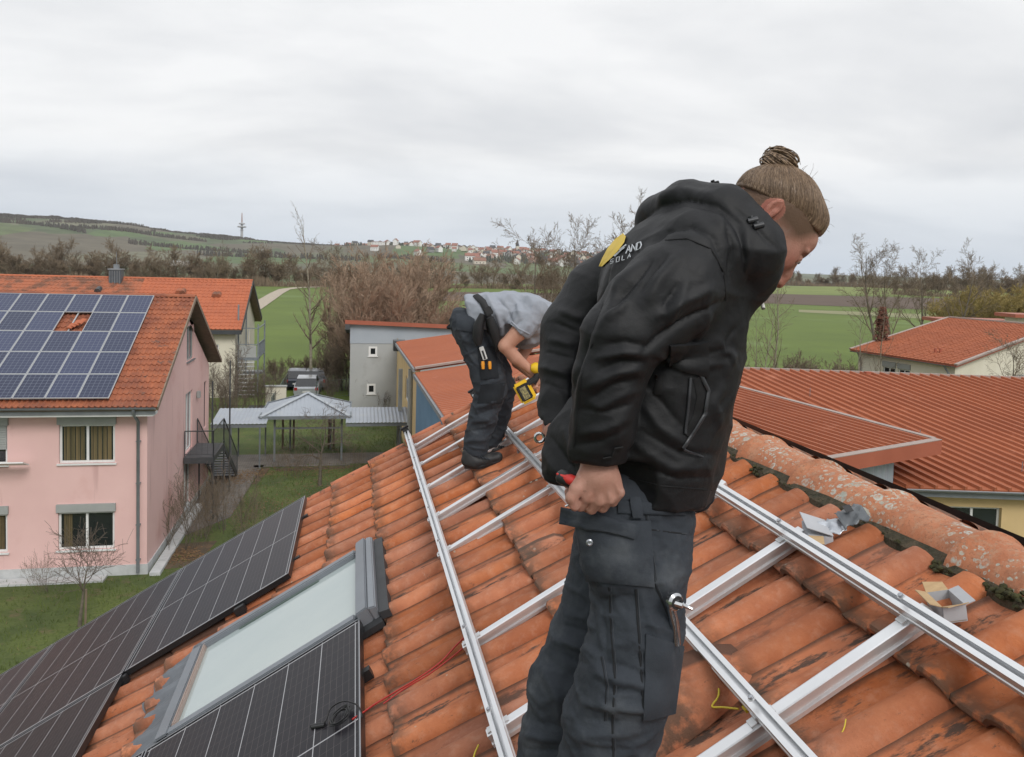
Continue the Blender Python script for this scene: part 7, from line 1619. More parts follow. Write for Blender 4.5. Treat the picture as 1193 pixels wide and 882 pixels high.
    folds = [
        # upper sleeve: deep diagonal creases from the armpit
        ([(838, 352), (800, 372), (768, 392), (745, 412)], 6, -.014), ([(828, 336), (795, 352), (762, 372)], 6, .009), ([(845, 330), (838, 300), (828, 275)], 5, -.007), ([(806, 402), (822, 372), (826, 340)], 5, .007),
        ([(790, 298), (770, 322), (752, 352)], 8, .010), ([(778, 296), (760, 318), (742, 344)], 5, -.008), ([(760, 300), (738, 328), (716, 352)], 6, -.012), ([(748, 305), (730, 322), (715, 340)], 5, .006), ([(732, 350), (722, 362), (706, 374)], 5, .009), ([(800, 330), (786, 356), (780, 380)], 5, .008), ([(790, 330), (776, 352), (768, 378)], 4, -.007),
        # elbow fan
        ([(752, 404), (728, 398), (702, 402)], 5, -.008), ([(752, 412), (726, 410), (694, 418)], 5, .009), ([(748, 421), (722, 422), (692, 434)], 4, -.008), ([(745, 430), (720, 434), (688, 450)], 6, .009), ([(742, 442), (716, 448), (684, 466)], 4, -.007), ([(742, 455), (716, 465), (690, 480)], 5, .006), ([(738, 470), (706, 480), (676, 476)], 4, -.006), ([(732, 486), (704, 500), (676, 505)], 5, .006), ([(728, 500), (700, 514), (672, 518)], 4, -.005), ([(690, 395), (680, 430), (672, 480), (670, 525)], 5, .006), ([(682, 400), (668, 440), (662, 500)], 4, -.007),
        # torso
        ([(758, 430), (800, 418), (850, 405)], 5, -.006), ([(752, 448), (772, 470), (800, 505)], 6, -.006), ([(748, 470), (770, 500), (800, 520)], 6, .006), ([(742, 500), (790, 527), (838, 530)], 5, -.006), ([(735, 515), (780, 545), (832, 545)], 6, .006), ([(735, 540), (790, 558), (828, 556)], 4, -.005), ([(855, 380), (845, 400), (850, 430)], 6, -.008), ([(838, 398), (852, 415), (846, 440)], 5, .007), ([(845, 445), (832, 470), (838, 500)], 5, .005), ([(760, 412), (800, 428), (846, 424)], 4, .005),
        # back panel and far sleeve
        ([(712, 300), (700, 345), (682, 400), (668, 450)], 6, -.010), ([(722, 318), (712, 360), (694, 395)], 6, .006), ([(735, 330), (722, 352), (704, 372)], 4, -.006), ([(640, 395), (668, 402)], 5, .008), ([(636, 410), (668, 418)], 4, -.007), ([(634, 428), (664, 438)], 5, .008), ([(634, 446), (660, 456)], 4, -.006), ([(650, 362), (680, 372)], 5, .007), ([(645, 376), (678, 388)], 4, -.006),
        # hood folds
        ([(745, 262), (768, 240), (800, 232), (835, 240), (862, 262)], 5, -.010), ([(755, 285), (775, 268), (805, 262), (830, 278)], 6, -.012), ([(742, 250), (760, 232), (795, 222), (830, 226)], 5, .006), ([(830, 250), (850, 275), (862, 310)], 6, .008), ([(842, 262), (852, 290), (850, 330)], 5, -.012), ([(868, 268), (872, 300), (862, 330)], 5, .006), ([(852, 240), (880, 265), (905, 292)], 4, -.006),
        ([(628, 520), (650, 552), (690, 566)], 5, .006), ([(640, 508), (662, 540), (690, 552)], 5, -.006), ([(655, 495), (664, 520), (672, 545)], 5, .006)]
    flat = noise3(v, 11, 1, (1, 1, .8)); fine = np.abs(noise3(v, 24, 5, (1, 1, .6)))
    dsp = fold_disp(v, vn, folds)*1.1+flat*.004+(crumple(v, .12, (1, 1, 1.4), 0)**2-.3)*.0040+(crumple(v, .05, (1, 1, 1.5), 4)**2-.3)*.0008
    v = v+vn*dsp[:, None]; jk = body_mesh('jacket', v, q, M_jacket, body); host = (v, vnormals(v, q))
    # trims: cuffs, hem, pockets, zips, yoke seams, print on the back
    patch('chest_flap', [(779, 402), (824, 398), (824, 440), (777, 427)], M_jacket, jk, host, .004, .004, 8)
    patch('side_label', [(764, 437), (773, 437), (770, 460), (761, 459)], M_jin, jk, host, .002, .002, 4)
    decal_strip('zip', [(815, 436), (824, 455), (820, 482), (806, 505), (795, 521)], .008, M_zip, jk, host, .003, 8, .002); decal_strip('pocket_opening', [(811, 440), (816, 462), (811, 486), (800, 508)], .018, M_jin, jk, host, .001, 8, .0012)
    decal_strip('zip', [(803, 440), (801, 470), (797, 505)], .006, M_zip, jk, host, .003, 8, .002); decal_strip('zip_pull', [(795, 521), (806, 527), (815, 532)], .004, M_zip, jk, host, .006, 4, .003)
    decal_strip('yoke_seam', [(775, 280), (800, 278), (828, 290), (843, 318), (845, 350)], .003, M_jin, jk, host, .0008, 8, .0008); decal_strip('sleeve_seam', [(690, 400), (676, 440), (672, 490), (668, 522)], .003, M_jin, jk, host, .0008, 8, .0008)
    decal_strip('hem_seam', [(727, 556), (770, 566), (828, 571)], .003, M_jin, jk, host, .0008, 8, .0008); decal_strip('cuff_tab', [(702, 534), (712, 532), (716, 522), (724, 521)], .006, M_jin, jk, host, .002, 4, .002)
    # hood cord locks
    for (x, y) in ((832, 219), (876, 261), (884, 268)):
        k = np.argmin((host[0] @ CRn*0)+(to_px(host[0])[0]-x)**2+(to_px(host[0])[1]-y)**2+(host[1] @ CFn > .2)*1e6); p = Vector(host[0][k])
        MB().tube([p-Vector(CR)*.009+Vector(CU)*.006, p+Vector(CR)*.009+Vector(CU)*.010], .0055, 8).tube([p+Vector(CU)*.004, p+Vector(CU)*.016-Vector(CR)*.004], .004, 7).build('cord_lock', M_zip if y > 240 else M_jin, jk, 50)
    # print on the back: yellow blade shape and two lines of light lettering, cut off by the folds
    M_y = mat('print_yellow', (.72, .50, .06), (.66, .46, .05), .7, scale=20); M_w = mat('print_white', (.45, .47, .50), (.38, .40, .43), .7, scale=20)
    mb_pts = [(727, 273), (730, 277), (728, 284), (721, 294), (712, 303), (703, 311), (699, 311), (702, 302), (708, 291), (717, 280)]
    def print_poly(nm, poly, m):
        px_, py_, wd2 = to_px(host[0]); ok = host[1] @ CFn < .1; out = []
        cx_, cy_ = np.mean([p[0] for p in poly]), np.mean([p[1] for p in poly]); rings = [[(cx_+(x-cx_)*k, cy_+(y-cy_)*k) for x, y in poly] for k in (.02, .5, 1.0)]
        vs = []
        for rg_ in rings:
            for x, y in rg_:
                d = (px_-x)**2+(py_-y)**2; d[~ok] = 1e9; cc = np.argsort(d)[:8]; cc = cc[wd2[cc] < wd2[cc].min()+.03]; vs.append(at(x, y, wd2[cc].mean())+Vector(host[1][cc].mean(0)).normalized()*.004)
        n = len(poly); return MB().add(vs, [(i*n+j, i*n+(j+1) % n, (i+1)*n+(j+1) % n, (i+1)*n+j) for i in range(2) for j in range(n)]).build(nm, m, jk, 180)
    dens = []
    for (x0, y0), (x1, y1) in zip(mb_pts, mb_pts[1:]+mb_pts[:1]): dens += [(x0, y0), ((x0+x1)/2, (y0+y1)/2)]
    print_poly('back_print', dens, M_y)
    for poly in ([(722, 292), (730, 286), (731, 287), (724, 293)], [(716, 299), (728, 289), (729, 290), (718, 300)]): print_poly('back_print', poly, M_w)
    def letters(txt, x0, y0, dx, dy, s, m):
        G = {'S': [[(1, 0), (0, .1), (0, .45), (1, .55), (1, .9), (0, 1)]], 'O': [[(0, 0), (1, 0), (1, 1), (0, 1), (0, 0)]], 'L': [[(0, 0), (0, 1), (1, 1)]], 'A': [[(0, 1), (.5, 0), (1, 1)], [(.2, .6), (.8, .6)]], 'R': [[(0, 1), (0, 0), (1, 0), (1, .5), (0, .5), (1, 1)]], 'N': [[(0, 1), (0, 0), (1, 1), (1, 0)]], 'D': [[(0, 0), (.7, 0), (1, .5), (.7, 1), (0, 1), (0, 0)]], 'Y': [[(0, 0), (.5, .5), (1, 0)], [(.5, .5), (.5, 1)]]}
        for i, ch in enumerate(txt):
            for st in G[ch]: decal_strip('letter', [(x0+i*dx+x*s*.62+y*s*-.12, y0+i*dy+y*s-x*s*.18) for x, y in st], .0022*s/6, m, jk, host, .0035, 2, .0006)
    letters('AND', 731, 288, 6.2, -1.9, 8.5, M_w); letters('SOLA', 713, 303, 6.6, -2.0, 5.2, M_w)
    # ---------------- shoes (below the frame)
    M_sh = mat('black_leather', (.012, .012, .012), None, .6)
    for (x, y, d) in ((690, 1085, 1.63), (606, 1008, 1.84)):
        a = P3(x, y, d); b = a+CRn*.15-CUn*.035; s_ = SDF(np.minimum(a, b)-.12, np.maximum(a, b)+.12, .006); s_.chain([(a, .048), (a*.45+b*.55, .046), (b, .040)], .03); vv, qq = s_.mesh(); body_mesh('shoe', vv, outward(vv, qq), M_sh, T)
    return T
WF = worker_front()
def hand_tools():
    hx, hy, hz = Vector(CR), -Vector(CU), -Vector(CF)
    M_r = mat('tool_red', (.50, .03, .025), (.42, .025, .02), .35, scale=10); M_c = mat('chrome', (.62, .63, .64), (.5, .51, .52), .18, 1.0, scale=10)
    a = at(648, 553, 1.52); b = at(700, 575, 1.50)
    t = thing('ratchet_screwdriver', 'red and black handled tool held in the front worker fist', 'tool', a)
    MB().tube([a, a.lerp(b, .05), a.lerp(b, .2), a.lerp(b, .55), b], [.006, .0125, .0145, .0135, .010], 12).build('grip', M_blk, t, 60)
    MB().tube([a.lerp(b, .12)+hz*.006-hy*.002, a.lerp(b, .3)+hz*.0085-hy*.003, a.lerp(b, .7)+hz*.008-hy*.003], [.006, .0105, .009], 10).build('grip_inlay', M_r, t, 60)
    MB().tube([at(648, 552, 1.512), at(659, 556, 1.505), at(671, 562, 1.503)], [.002, .0045, .004], 8).build('grip_stripe', M_r, t, 60)
    t = thing('socket_extension', 'short chrome bit held between thumb and fingers of front worker', 'tool', at(668, 586, 1.50))
    MB().tube([at(658, 590, 1.50), at(664, 587, 1.50), at(665, 586, 1.50), at(678, 580, 1.51)], [.002, .002, .006, .0065], 10).build('shaft', M_c, t, 50)
    # ratchet head standing out of the thigh pocket
    c = at(782, 699, 1.497); t = thing('ratchet', 'chrome ratchet head sticking out of the front worker thigh pocket', 'tool', c)
    o = MB().lathe((0, 0, 0), [(.002, 0), (.012, 0), (.0165, .004), (.0165, .012), (.012, .016), (.002, .016)], 20).build('head', M_c, t, 40, local=True); o.rotation_euler = (hz+hx*.5).normalized().to_track_quat('Z', 'Y').to_euler()
    o = MB().lathe((0, 0, .0165), [(.001, 0), (.0125, 0), (.012, .001), (.001, .001)], 20).build('face_plate', M_blk, t, 40, local=True); o.rotation_euler = (hz+hx*.5).normalized().to_track_quat('Z', 'Y').to_euler()
    MB().tube([c+hz*.012, c+hz*.018+hx*.016+hy*.003, c+hz*.018+hx*.018+hy*.0035, c+hz*.022+hx*.034+hy*.009], [.0065, .0065, .004, .003], 8).build('drive', M_c, t, 40)
    MB().tube([c-hx*.004, at(786, 730, 1.515), at(787, 750, 1.52)], [.008, .009, .010], 8).build('handle', M_c, t, 60)
    # ring spanner in the far hand
    c = at(628, 510, 1.80); t = thing('ring_spanner', 'steel ring spanner held in the far hand of the front worker', 'tool', c)
    MB().tube([c+hx*.010*math.cos(k*.52)+hy*.010*math.sin(k*.52) for k in range(13)], .0035, 7).build('ring', M_c, t, 60); MB().tube([c+hx*.011, at(645, 513, 1.80)], .0035, 7).build('shaft', M_c, t, 60)
    p = at(884, 340, 1.59); t = thing('cigarette', 'white cigarette hanging from the front worker mouth', 'cigarette', p); e_ = at(889, 360, 1.57)
    MB().tube([p, p.lerp(e_, .95)], .0038, 8).build('paper', mat('cigarette_paper', (.75, .74, .71), None, .7), t, 60); MB().tube([p.lerp(e_, .95), e_], .0036, 8).build('ash', mat('ash', (.2, .19, .18), None, .9), t, 60)
    # glove tucked in the jacket hem, right
    p = at(820, 588, 1.64); t = thing('work_glove', 'black glove hanging below the front jacket hem', 'glove', p); s_ = SDF(np.array(p)-.09, np.array(p)+.09, .004)
    s_.chain([(P3(795, 580, 1.66), .016), (P3(812, 584, 1.645), .020), (P3(824, 580, 1.64), .014)], .01); s_.cone(P3(812, 584, 1.64), P3(821, 589, 1.64), .012, .008, .006); v, q = s_.mesh(); body_mesh('glove', v, outward(v, q), M_trou2, t)
hand_tools()
def worker_rear():
    D = 5.6; foot = rpt(562, 545, .05); T = thing('person', 'bent worker in grey t-shirt and dark trousers using a yellow drill', 'person', foot); D = (foot-EYE).dot(CF); k = FPX/D
    M_sh = cloth_mat('grey_tshirt', (.30, .32, .36), (.25, .27, .31), .9, fine=500, big=.003); M_shoe = mat('black_shoe', (.018, .018, .019), (.012, .012, .013), .6, scale=12, bump=.001)
    P = lambda x, y, d=0: P3(x, y, D+d); r_ = lambda px: px/k
    lo = np.min([P(520, 330, -.5), P(690, 560, .6)], 0)-.25; hi = np.max([P(520, 560, -.5), P(690, 330, .6)], 0)+.25
    # body
    S_ = SDF(lo, hi, .0075)
    S_.chain([(P(549, 372, 0), .09), (P(575, 368, 0), .11), (P(620, 366, 0), .115)], .04); S_.chain([(P(620, 362, -.1), .06), (P(622, 366, .2), .06)], .03)
    S_.chain([(P(625, 372), .06), (P(640, 384), .055)], .02); S_.ell(P(655, 396), (.095, .085, .08), None, .02)
    S_.chain([(P(619, 368, -.22), .058), (P(603, 388, -.25), .052), (P(588, 403, -.25), .044), (P(600, 417, -.22), .040), (P(616, 430, -.18), .027), (P(624, 437, -.16), .026)], .012)
    S_.chain([(P(628, 372, .2), .055), (P(612, 405, .16), .045), (P(603, 422, .1), .042), (P(618, 436, -.02), .03)], .012)
    hb = P(627, 442, -.16); X, Y, Z = CRn, -CUn, -CFn; h = lambda x, y, z=0: hb+X*x+Y*y+Z*z
    S_.ell(h(0, 0, 0), (.032, .042, .032), np.array([X, Y, Z]), .015)
    for i, y in enumerate((-.012, .008, .028, .046)): S_.chain([(h(-.012, y, .022), .0105), (h(-.036, y+.004, .022), .010), (h(-.040, y+.006, -.004), .009)], .005)
    S_.chain([(h(-.006, -.03, .014), .013), (h(-.024, -.045, .014), .011), (h(-.040, -.042, .008), .009)], .006)
    for (a, b, c_) in (((548, 378, -.08), (571, 452, -.10), (554, 528, -.06)), ((552, 380, .10), (584, 450, .18), (572, 515, .22))): S_.chain([(P(*a), .10), (P(*b), .06), (P(*c_), .045)], .03)
    v, q = S_.mesh(); q = outward(v, q); v = relax(v, q, 1, .3); body = body_mesh('body', v, q, M_skin_arm, T)
    S_ = SDF(P(655, 396)-.13, P(655, 396)+.13, .007); S_.ell(P(657, 393), (.102, .092, .087), None); v, q = S_.mesh(); body_mesh('hair', v, outward(v, q), M_hair, body)
    # trousers
    S_ = SDF(lo, hi, .0075)
    S_.chain([(P(544, 376, -.05), .118), (P(546, 376, .07), .118)], .04); S_.chain([(P(549, 382, -.08), .125), (P(560, 412, -.1), .112), (P(568, 436, -.11), .106), (P(571, 456, -.11), .098), (P(563, 484, -.09), .088), (P(556, 508, -.07), .080), (P(554, 524, -.06), .078)], .02)
    S_.chain([(P(556, 388, .1), .11), (P(578, 430, .17), .095), (P(586, 455, .19), .085), (P(580, 485, .21), .078), (P(573, 512, .22), .070)], .02)
    S_.cut(P(548, 361), -CRn*.75+CUn*.75+CRn*.0 if False else (CUn*.93+CRn*.10), .01); S_.cut(P(553, 528, 0), -CUn, .006)
    v, q = S_.mesh(); q = outward(v, q); v = relax(v, q, 1, .4); vn = vnormals(v, q)
    f = [([(575, 455), (555, 462)], 2.5, -.012), ([(580, 465), (556, 474)], 3, .014), ([(578, 476), (553, 484)], 2.5, -.010), ([(572, 488), (549, 492)], 3, .010), ([(568, 500), (546, 503)], 2.5, -.009), ([(566, 512), (543, 514)], 3, .009), ([(585, 410), (560, 420)], 3, -.008), ([(550, 380), (575, 398)], 3, -.008), ([(532, 380), (545, 402)], 3, .008), ([(588, 440), (562, 450)], 3, .008)]
    v = v+vn*(fold_disp(v, vn, f)*1.3+noise3(v, 11, 2)*.006+(crumple(v, .12, (1, 1, 1.8), 2)**2-.3)*.010)[:, None]; tr = body_mesh('trousers', v, q, M_trou, body); host = (v, vnormals(v, q))
    patch('back_pocket', [(531, 366), (552, 370), (554, 388), (533, 384)], M_trou, tr, host, .006, .005, 5); patch('thigh_pocket', [(556, 405), (576, 403), (580, 440), (560, 442)], M_trou2, tr, host, .006, .005, 5); patch('knee_pad_pocket', [(560, 448), (588, 446), (584, 470), (556, 470)], M_trou2, tr, host, .003, .004, 6)
    decal_strip('waistband_red', [(540, 357), (548, 359), (558, 364)], .03, mat('red_check', (.16, .02, .03), (.05, .01, .02), .8, scale=60), tr, host, .004, 4, .004)
    MB().tube([P(527, 378, -.05), P(522, 381, -.06), P(530, 384, -.1)], [.012, .016, .006], 5).build('shirt_tail', M_trou2, tr)
    # shirt
    S_ = SDF(lo, hi, .0075)
    for d in (-.08, .08): S_.chain([(P(549, 361, d), .100), (P(565, 366, d), .128), (P(590, 367, d), .142), (P(612, 368, d), .138), (P(630, 368, d), .105)], .04)
    S_.chain([(P(585, 380, 0), .10), (P(612, 386, 0), .10), (P(628, 384, 0), .08)], .05); S_.cone(P(575, 385, -.05), P(578, 398, -.05), .06, .035, .04)
    S_.chain([(P(620, 362, -.20), .095), (P(608, 378, -.24), .078), (P(598, 392, -.25), .070)], .03); S_.chain([(P(628, 366, .2), .09), (P(618, 392, .18), .075)], .03)
    S_.cutin(P(602, 384, -.25), -CRn*.62-CUn*.78, P(594, 396, -.25), .10); S_.cut(P(545, 357, 0), -CRn*.9+CUn*.12-CUn*.35, .01)
    v, q = S_.mesh(); q = outward(v, q); v = relax(v, q, 1, .4); vn = vnormals(v, q)
    f = [([(556, 350), (566, 372), (578, 398)], 3.5, -.012), ([(566, 345), (580, 368), (586, 392)], 3.5, .012), ([(575, 343), (592, 362), (596, 378)], 3, -.011), ([(590, 342), (604, 356), (606, 370)], 3, .009), ([(560, 360), (572, 380), (580, 396)], 3, .010), ([(612, 395), (600, 400), (585, 392)], 3, -.010), ([(606, 402), (624, 396)], 3, .010), ([(608, 372), (600, 378), (594, 384)], 2.2, -.008), ([(585, 372), (592, 388)], 3, -.010)]
    v = v+vn*(fold_disp(v, vn, f)*1.7+noise3(v, 12, 4)*.006+(crumple(v, .16, (1, 1, .8), 2)**2-.3)*.012+(crumple(v, .07, (1, 1, .8), 5)**2-.3)*.004)[:, None]; shirt = body_mesh('shirt', v, q, M_sh, body); host = (v, vnormals(v, q))
    decal_strip('sleeve_hem', [(596, 375), (604, 383), (616, 389)], .012, M_sh, shirt, host, .002, 4, .003)
    # belt straps and pouch
    M_bl = mat('tool_strap', (.016, .017, .019), (.012, .012, .013), .7, scale=20)
    decal_strip('strap', [(554, 345), (562, 352), (567, 362), (569, 374), (571, 390)], .045, M_bl, shirt, host, .006, 4, .008); MB().bar(P(566, 358, -.30), P(571, 367, -.30), .05, .03, CF).build('buckle', M_bl, shirt, bevel=.006)
    MB().tube([P(570, 370, -.29), P(575, 385, -.27), P(578, 398, -.24), P(579, 410, -.22)], [.025, .035, .028, .012], 6).tube([P(562, 366, -.28), P(557, 380, -.27), P(556, 394, -.25), P(557, 402, -.24)], [.02, .035, .035, .02], 6).build('pouch', M_bl, tr, 60)
    # shoes and sock
    MB().tube([P(547, 524, -.06), P(548, 536, -.06)], [.05, .052], 10).build('sock', mat('ochre_sock', (.50, .30, .05), (.42, .25, .04), .9), body, 60)
    for (x, y, d, g) in ((549, 539, -.08, 1), (571, 526, .22, .8)):
        S_ = SDF(P(x-16, y-20, d)-.16, P(x+40, y+16, d)+.2, .006); S_.chain([(P(x-3, y-3, d), .052), (P(x+4, y-1, d), .058), (P(x+18*g, y-3*g, d), .044), (P(x+30*g, y-6*g, d), .036)], .02); S_.cone(P(x-2, y-10, d), P(x+2, y-2, d), .05, .055, .01)
        S_.cut(P(x+10, y+6, d), -CUn-CRn*.16, .006); v, q = S_.mesh(); q = outward(v, q); v = relax(v, q, 1, .3); v = v+vnormals(v, q)*(noise3(v, 30, 3)*.003)[:, None]; sh = body_mesh('shoe', v, q, M_shoe, body)
        MB().tube([P(x-8, y+5, d-.02), P(x+8, y+5.5, d-.04), P(x+33*g, y-1.5*g, d-.02)], [.014, .016, .012], 6).build('sole', M_blk, sh, 50)
        for i in range(4): MB().tube([P(x+6+i*4*g, y-9+i*1.2, d-.05), P(x+10+i*4*g, y-5+i*.6, d-.055)], .004, 4).build('lace', M_trou, sh)
    # things in his pocket, and the drill
    t = thing('folding_knife', 'white handled cutter clipped in the rear worker thigh pocket', 'tool', P(563, 410, -.24)); M_wp = mat('white_plastic', (.6, .6, .58), None, .4); a = Vector(P(560, 404, -.235)); b = Vector(P(565, 419, -.235)); MB().bar(a, b, .03, .012, CF).build('handle', M_wp, t, bevel=.003); MB().bar(a.lerp(b, .3), a.lerp(b, .95), .012, .016, CF).build('inlay', M_blk, t)
    t = thing('pliers', 'pliers with two orange yellow grips in the rear worker pocket', 'tool', P(566, 428, -.24)); M_or = mat('orange_grip', (.75, .30, .02), (.65, .26, .02), .45)
    for x in (562, 570): MB().tube([P(x, 421, -.235), P(x, 424, -.238), P(x+.4, 430, -.238)], [.010, .012, .009], 7).build('grip', M_or, t, 50)
    t = thing('cordless_drill', 'yellow and black cordless drill in the rear worker hand', 'tool', P(616, 455, -.2)); M_dy = mat('drill_yellow', (.78, .50, .02), (.70, .45, .02), .4, scale=30)
    q = lambda x, y, z=0: P(x, y, -.2)+Z*z
    rot = Matrix((CR*.88+CU*.47, -CF, (CR*-.47+CU*.88))).transposed()
    MB().box(q(611, 456), (.105, .07, .14), M=rot).build('battery', M_dy, t, bevel=.012); MB().box(q(610.5, 456.5, .036), (.075, .012, .105), M=rot).build('battery_label', M_blk, t, bevel=.006); MB().box(q(611, 457, .0435), (.04, .003, .08), M=rot).build('label', mat('drill_print', (.35, .30, .12), (.05, .05, .04), .5, scale=120), t)
    MB().box(q(618, 444), (.10, .072, .035), M=rot).build('foot', M_blk, t, bevel=.008); MB().tube([q(620, 446), q(626, 437), q(630, 430)], [.026, .022, .024], 8).build('grip', M_blk, t, 50)
    MB().tube([q(618, 428), q(622, 428.5), q(640, 431), q(650, 433)], [.022, .036, .038, .030], 12).build('motor_housing', M_dy, t, 50); MB().tube([q(650, 433), q(660, 435), q(662, 436)], [.026, .020, .008], 10).build('chuck', M_blk, t, 50)
worker_rear()
# ================================================================ TREES AND SHRUBS NEARBY
def vegetation():
    tp = tree_proto
    tall = tp('young_tree', 'trunk', 'branches', M_palebark, M_twig, 6, 3, seed=2, H=14.5, r0=.17, levels=3, kids=(30, 9, 6), first=.22, angle=(28, 50), ratio=(.14, .26), curl=.045, rmin=.006, lean=.03)
    g = onz(361, 452); h_ = (ony(361, 255, g.y).z)/14.5
    place_tree(tall, g, 'tall slender bare tree standing in the green field left of centre', s=h_)
    # the broad reddish willow bush
    wil = tp('willow_bush', 'stems', 'twigs', M_bark, M_redtwig, 5, 3, seed=5, H=8.0, r0=.08, stems=20, spread=2.8, levels=3, kids=(14, 9, 7), first=.15, angle=(18, 42), ratio=(.34, .55), curl=.12, rmin=.013, lift=.35, lean=.22)
    wil2 = tp('willow_bush', 'stems', 'twigs', M_bark, M_twig, 5, 3, seed=15, H=6.2, r0=.09, stems=14, spread=2.4, levels=3, kids=(12, 7, 6), first=.12, angle=(20, 48), ratio=(.36, .55), curl=.14, rmin=.013, lift=.3, lean=.26)
    for px, d, s, pr, lab in ((428, 64, .98, wil, 'left half of the broad reddish bare willow thicket behind the grey block'), (458, 68, 1.18, wil, 'middle of the broad reddish bare willow thicket behind the grey block'), (500, 66, .74, wil, 'right shoulder of the bare willow thicket above the grey block roof'), (522, 70, .6, wil2, 'low bare shrub right of the willow thicket near the rear worker'), (400, 62, .6, wil2, 'brown bare shrub at the foot of the willow thicket, left side'), (378, 66, .36, wil2, 'low brown shrub right of the slender field tree'), (350, 66, .3, wil2, 'low brown shrub at the base of the slender field tree'), (322, 67, .25, wil2, 'low brown shrub left of the slender field tree'), (405, 90, .7, wil2, 'bare shrub behind the willow thicket')):
        p = at(px, 400, d); p.z = 0; place_tree(pr, p, lab, 'shrub', 'bare shrubs at the field edge', s, px*.7)
    # loose crowned trees behind the willow and behind the man's back
    crown = [tp('bare_tree', 'trunk', 'branches', M_bark, M_twig, 6, 3, seed=31+i, H=11, r0=.19, levels=4, kids=(11, 7, 6, 4), first=.30, angle=(26, 52), ratio=(.36, .54), curl=.13, rmin=.0085, lift=.24, lean=.05) for i in range(3)]
    thin = [tp('sapling', 'trunk', 'branches', M_palebark, M_twig, 5, 3, seed=61+i, H=9, r0=.075, levels=3, kids=(17, 6, 5), first=.2, angle=(25, 55), ratio=(.2, .36), curl=.13, rmin=.005, lift=.32, lean=.08) for i in range(3)]
    def tree_to(pr, H0, px, ytop, d, lab, grp, cat='tree', rz=None):
        p = at(px, 400, d); top = at(px, ytop, d).z; p.z = terr(p.x, p.y) if p.length > 90 else 0; s = (top-p.z)/H0*(.85 if H0 == 11 else .95); return place_tree(pr, p, lab, cat, grp, s, rz if rz is not None else px*1.3)
    tree_to(crown[0], 11, 384, 276, 95, 'bushy bare tree behind the slender field tree', 'bare trees around the field'); tree_to(crown[1], 11, 402, 284, 100, 'rounder bare tree just right of the slender field tree', 'bare trees around the field')
    tree_to(crown[2], 11, 252, 283, 190, 'olive bare tree in the valley left of the mast', 'bare trees around the field'); tree_to(crown[1], 11, 493, 300, 100, 'bare tree rising out of the willow thicket on its right', 'bare trees around the field')
    for (px, yt, i, nm) in ((630, 252, 0, 'leftmost bare tree between the two workers'), (650, 268, 2, 'second bare tree between the two workers'), (672, 252, 1, 'third bare tree, right behind the far sleeve'), (716, 232, 2, 'tallest bare tree rising behind the jacket hood'), (700, 262, 0, 'bare tree low behind the jacket back')): tree_to(crown[i], 11, px, yt, 62, nm, 'bare trees between the workers')
    for px, yt, i in ((612, 300, 0), (641, 300, 1), (660, 290, 2), (684, 285, 0), (694, 300, 1)): tree_to(thin[i], 9, px, yt, 56+i*3, 'slim bare sapling in the row between the workers', 'saplings between the workers', 'sapling')
    for px, s in ((622, .62), (655, .6), (684, .62)): p = at(px, 400, 60); p.z = 0; place_tree(wil2, p, 'brown bare shrub at the foot of the saplings between the workers', 'shrub', 'shrubs between the workers', s, px)
    # right of the man
    for (px, yt, i, d, nm) in ((1020, 266, 0, 78, 'large spreading bare tree above the ribbed roof, right of the head'), (1043, 292, 2, 84, 'smaller bare tree right beside the large spreading one'), (1078, 290, 1, 86, 'bare tree midway between the large one and the right edge'), (1108, 284, 2, 84, 'slim high bare tree left of the yellow willows')): tree_to(crown[i], 11, px, yt, d, nm, 'bare trees at right')
    for (px, yt, i) in ((868, 345, 0), (884, 330, 1), (902, 290, 2), (858, 360, 1), (878, 360, 2), (1003, 345, 0), (1032, 350, 1)): tree_to(thin[i], 9, px, yt, 55, 'slim bare sapling in front of the green field at right', 'saplings at right', 'sapling')
    for px, d, s, lab in ((945, 56, .62, 'rounded bare shrub above the ribbed roof, below the face'), (972, 57, .5, 'small bare shrub right of the rounded one'), (925, 58, .5, 'small bare shrub left of the rounded one'), (880, 57, .5, 'bare shrub beside the jacket front'), (1058, 70, .62, 'bare shrub behind the pale house roof'), (1010, 62, .45, 'bare shrub left of the copper leaved tree')):
        p = at(px, 400, d); p.z = 0; place_tree(wil2, p, lab, 'shrub', 'bare shrubs at right', s, px)
    # copper beech, still in leaf: narrow cone of leaf faces
    def leafy(name, p, H, w, m, n, seed, lab, cat, ls=.16, shape=lambda t: math.sin(math.pi*min(1, t*.9+.12))**.7):
        rg = random.Random(seed); t = thing(name, lab, cat, p); mb = MB(); mb.tube([Vector(p), Vector(p)+Vector((0, 0, H*.9))], [.14, .03], 6); mb.build('trunk', M_bark, t, 60); v = []; f = []
        for i in range(n):
            z = rg.random()**.9; rr = w*shape(z)*math.sqrt(rg.random())*(1+.35*mnoise.noise(Vector((z*4, i*.01, seed)))); a = rg.random()*6.283; c = Vector(p)+Vector((rr*math.cos(a), rr*math.sin(a), .4+z*(H-.4))); s_ = ls*rg.uniform(.6, 1.3)
            x = Vector((rg.gauss(0, 1), rg.gauss(0, 1), rg.gauss(0, 1))).normalized(); y = x.orthogonal().normalized(); b = len(v); v += [c-x*s_, c+y*s_*.45, c+x*s_, c-y*s_*.45]; f.append((b, b+1, b+2, b+3))
        MB().add(v, f).build('crown', m, t); return t
    g = at(1026, 400, 60); g.z = 0; top = at(1026, 358, 60).z; leafy('copper_tree', g, top, .95, mat('copper_leaves', (.20, .075, .045), (.12, .05, .03), .8, scale=3), 3800, 4, 'narrow conical tree with copper brown dead leaves left of the pale house', 'tree', .13, lambda t: (1-t)**.6*.9+.12)
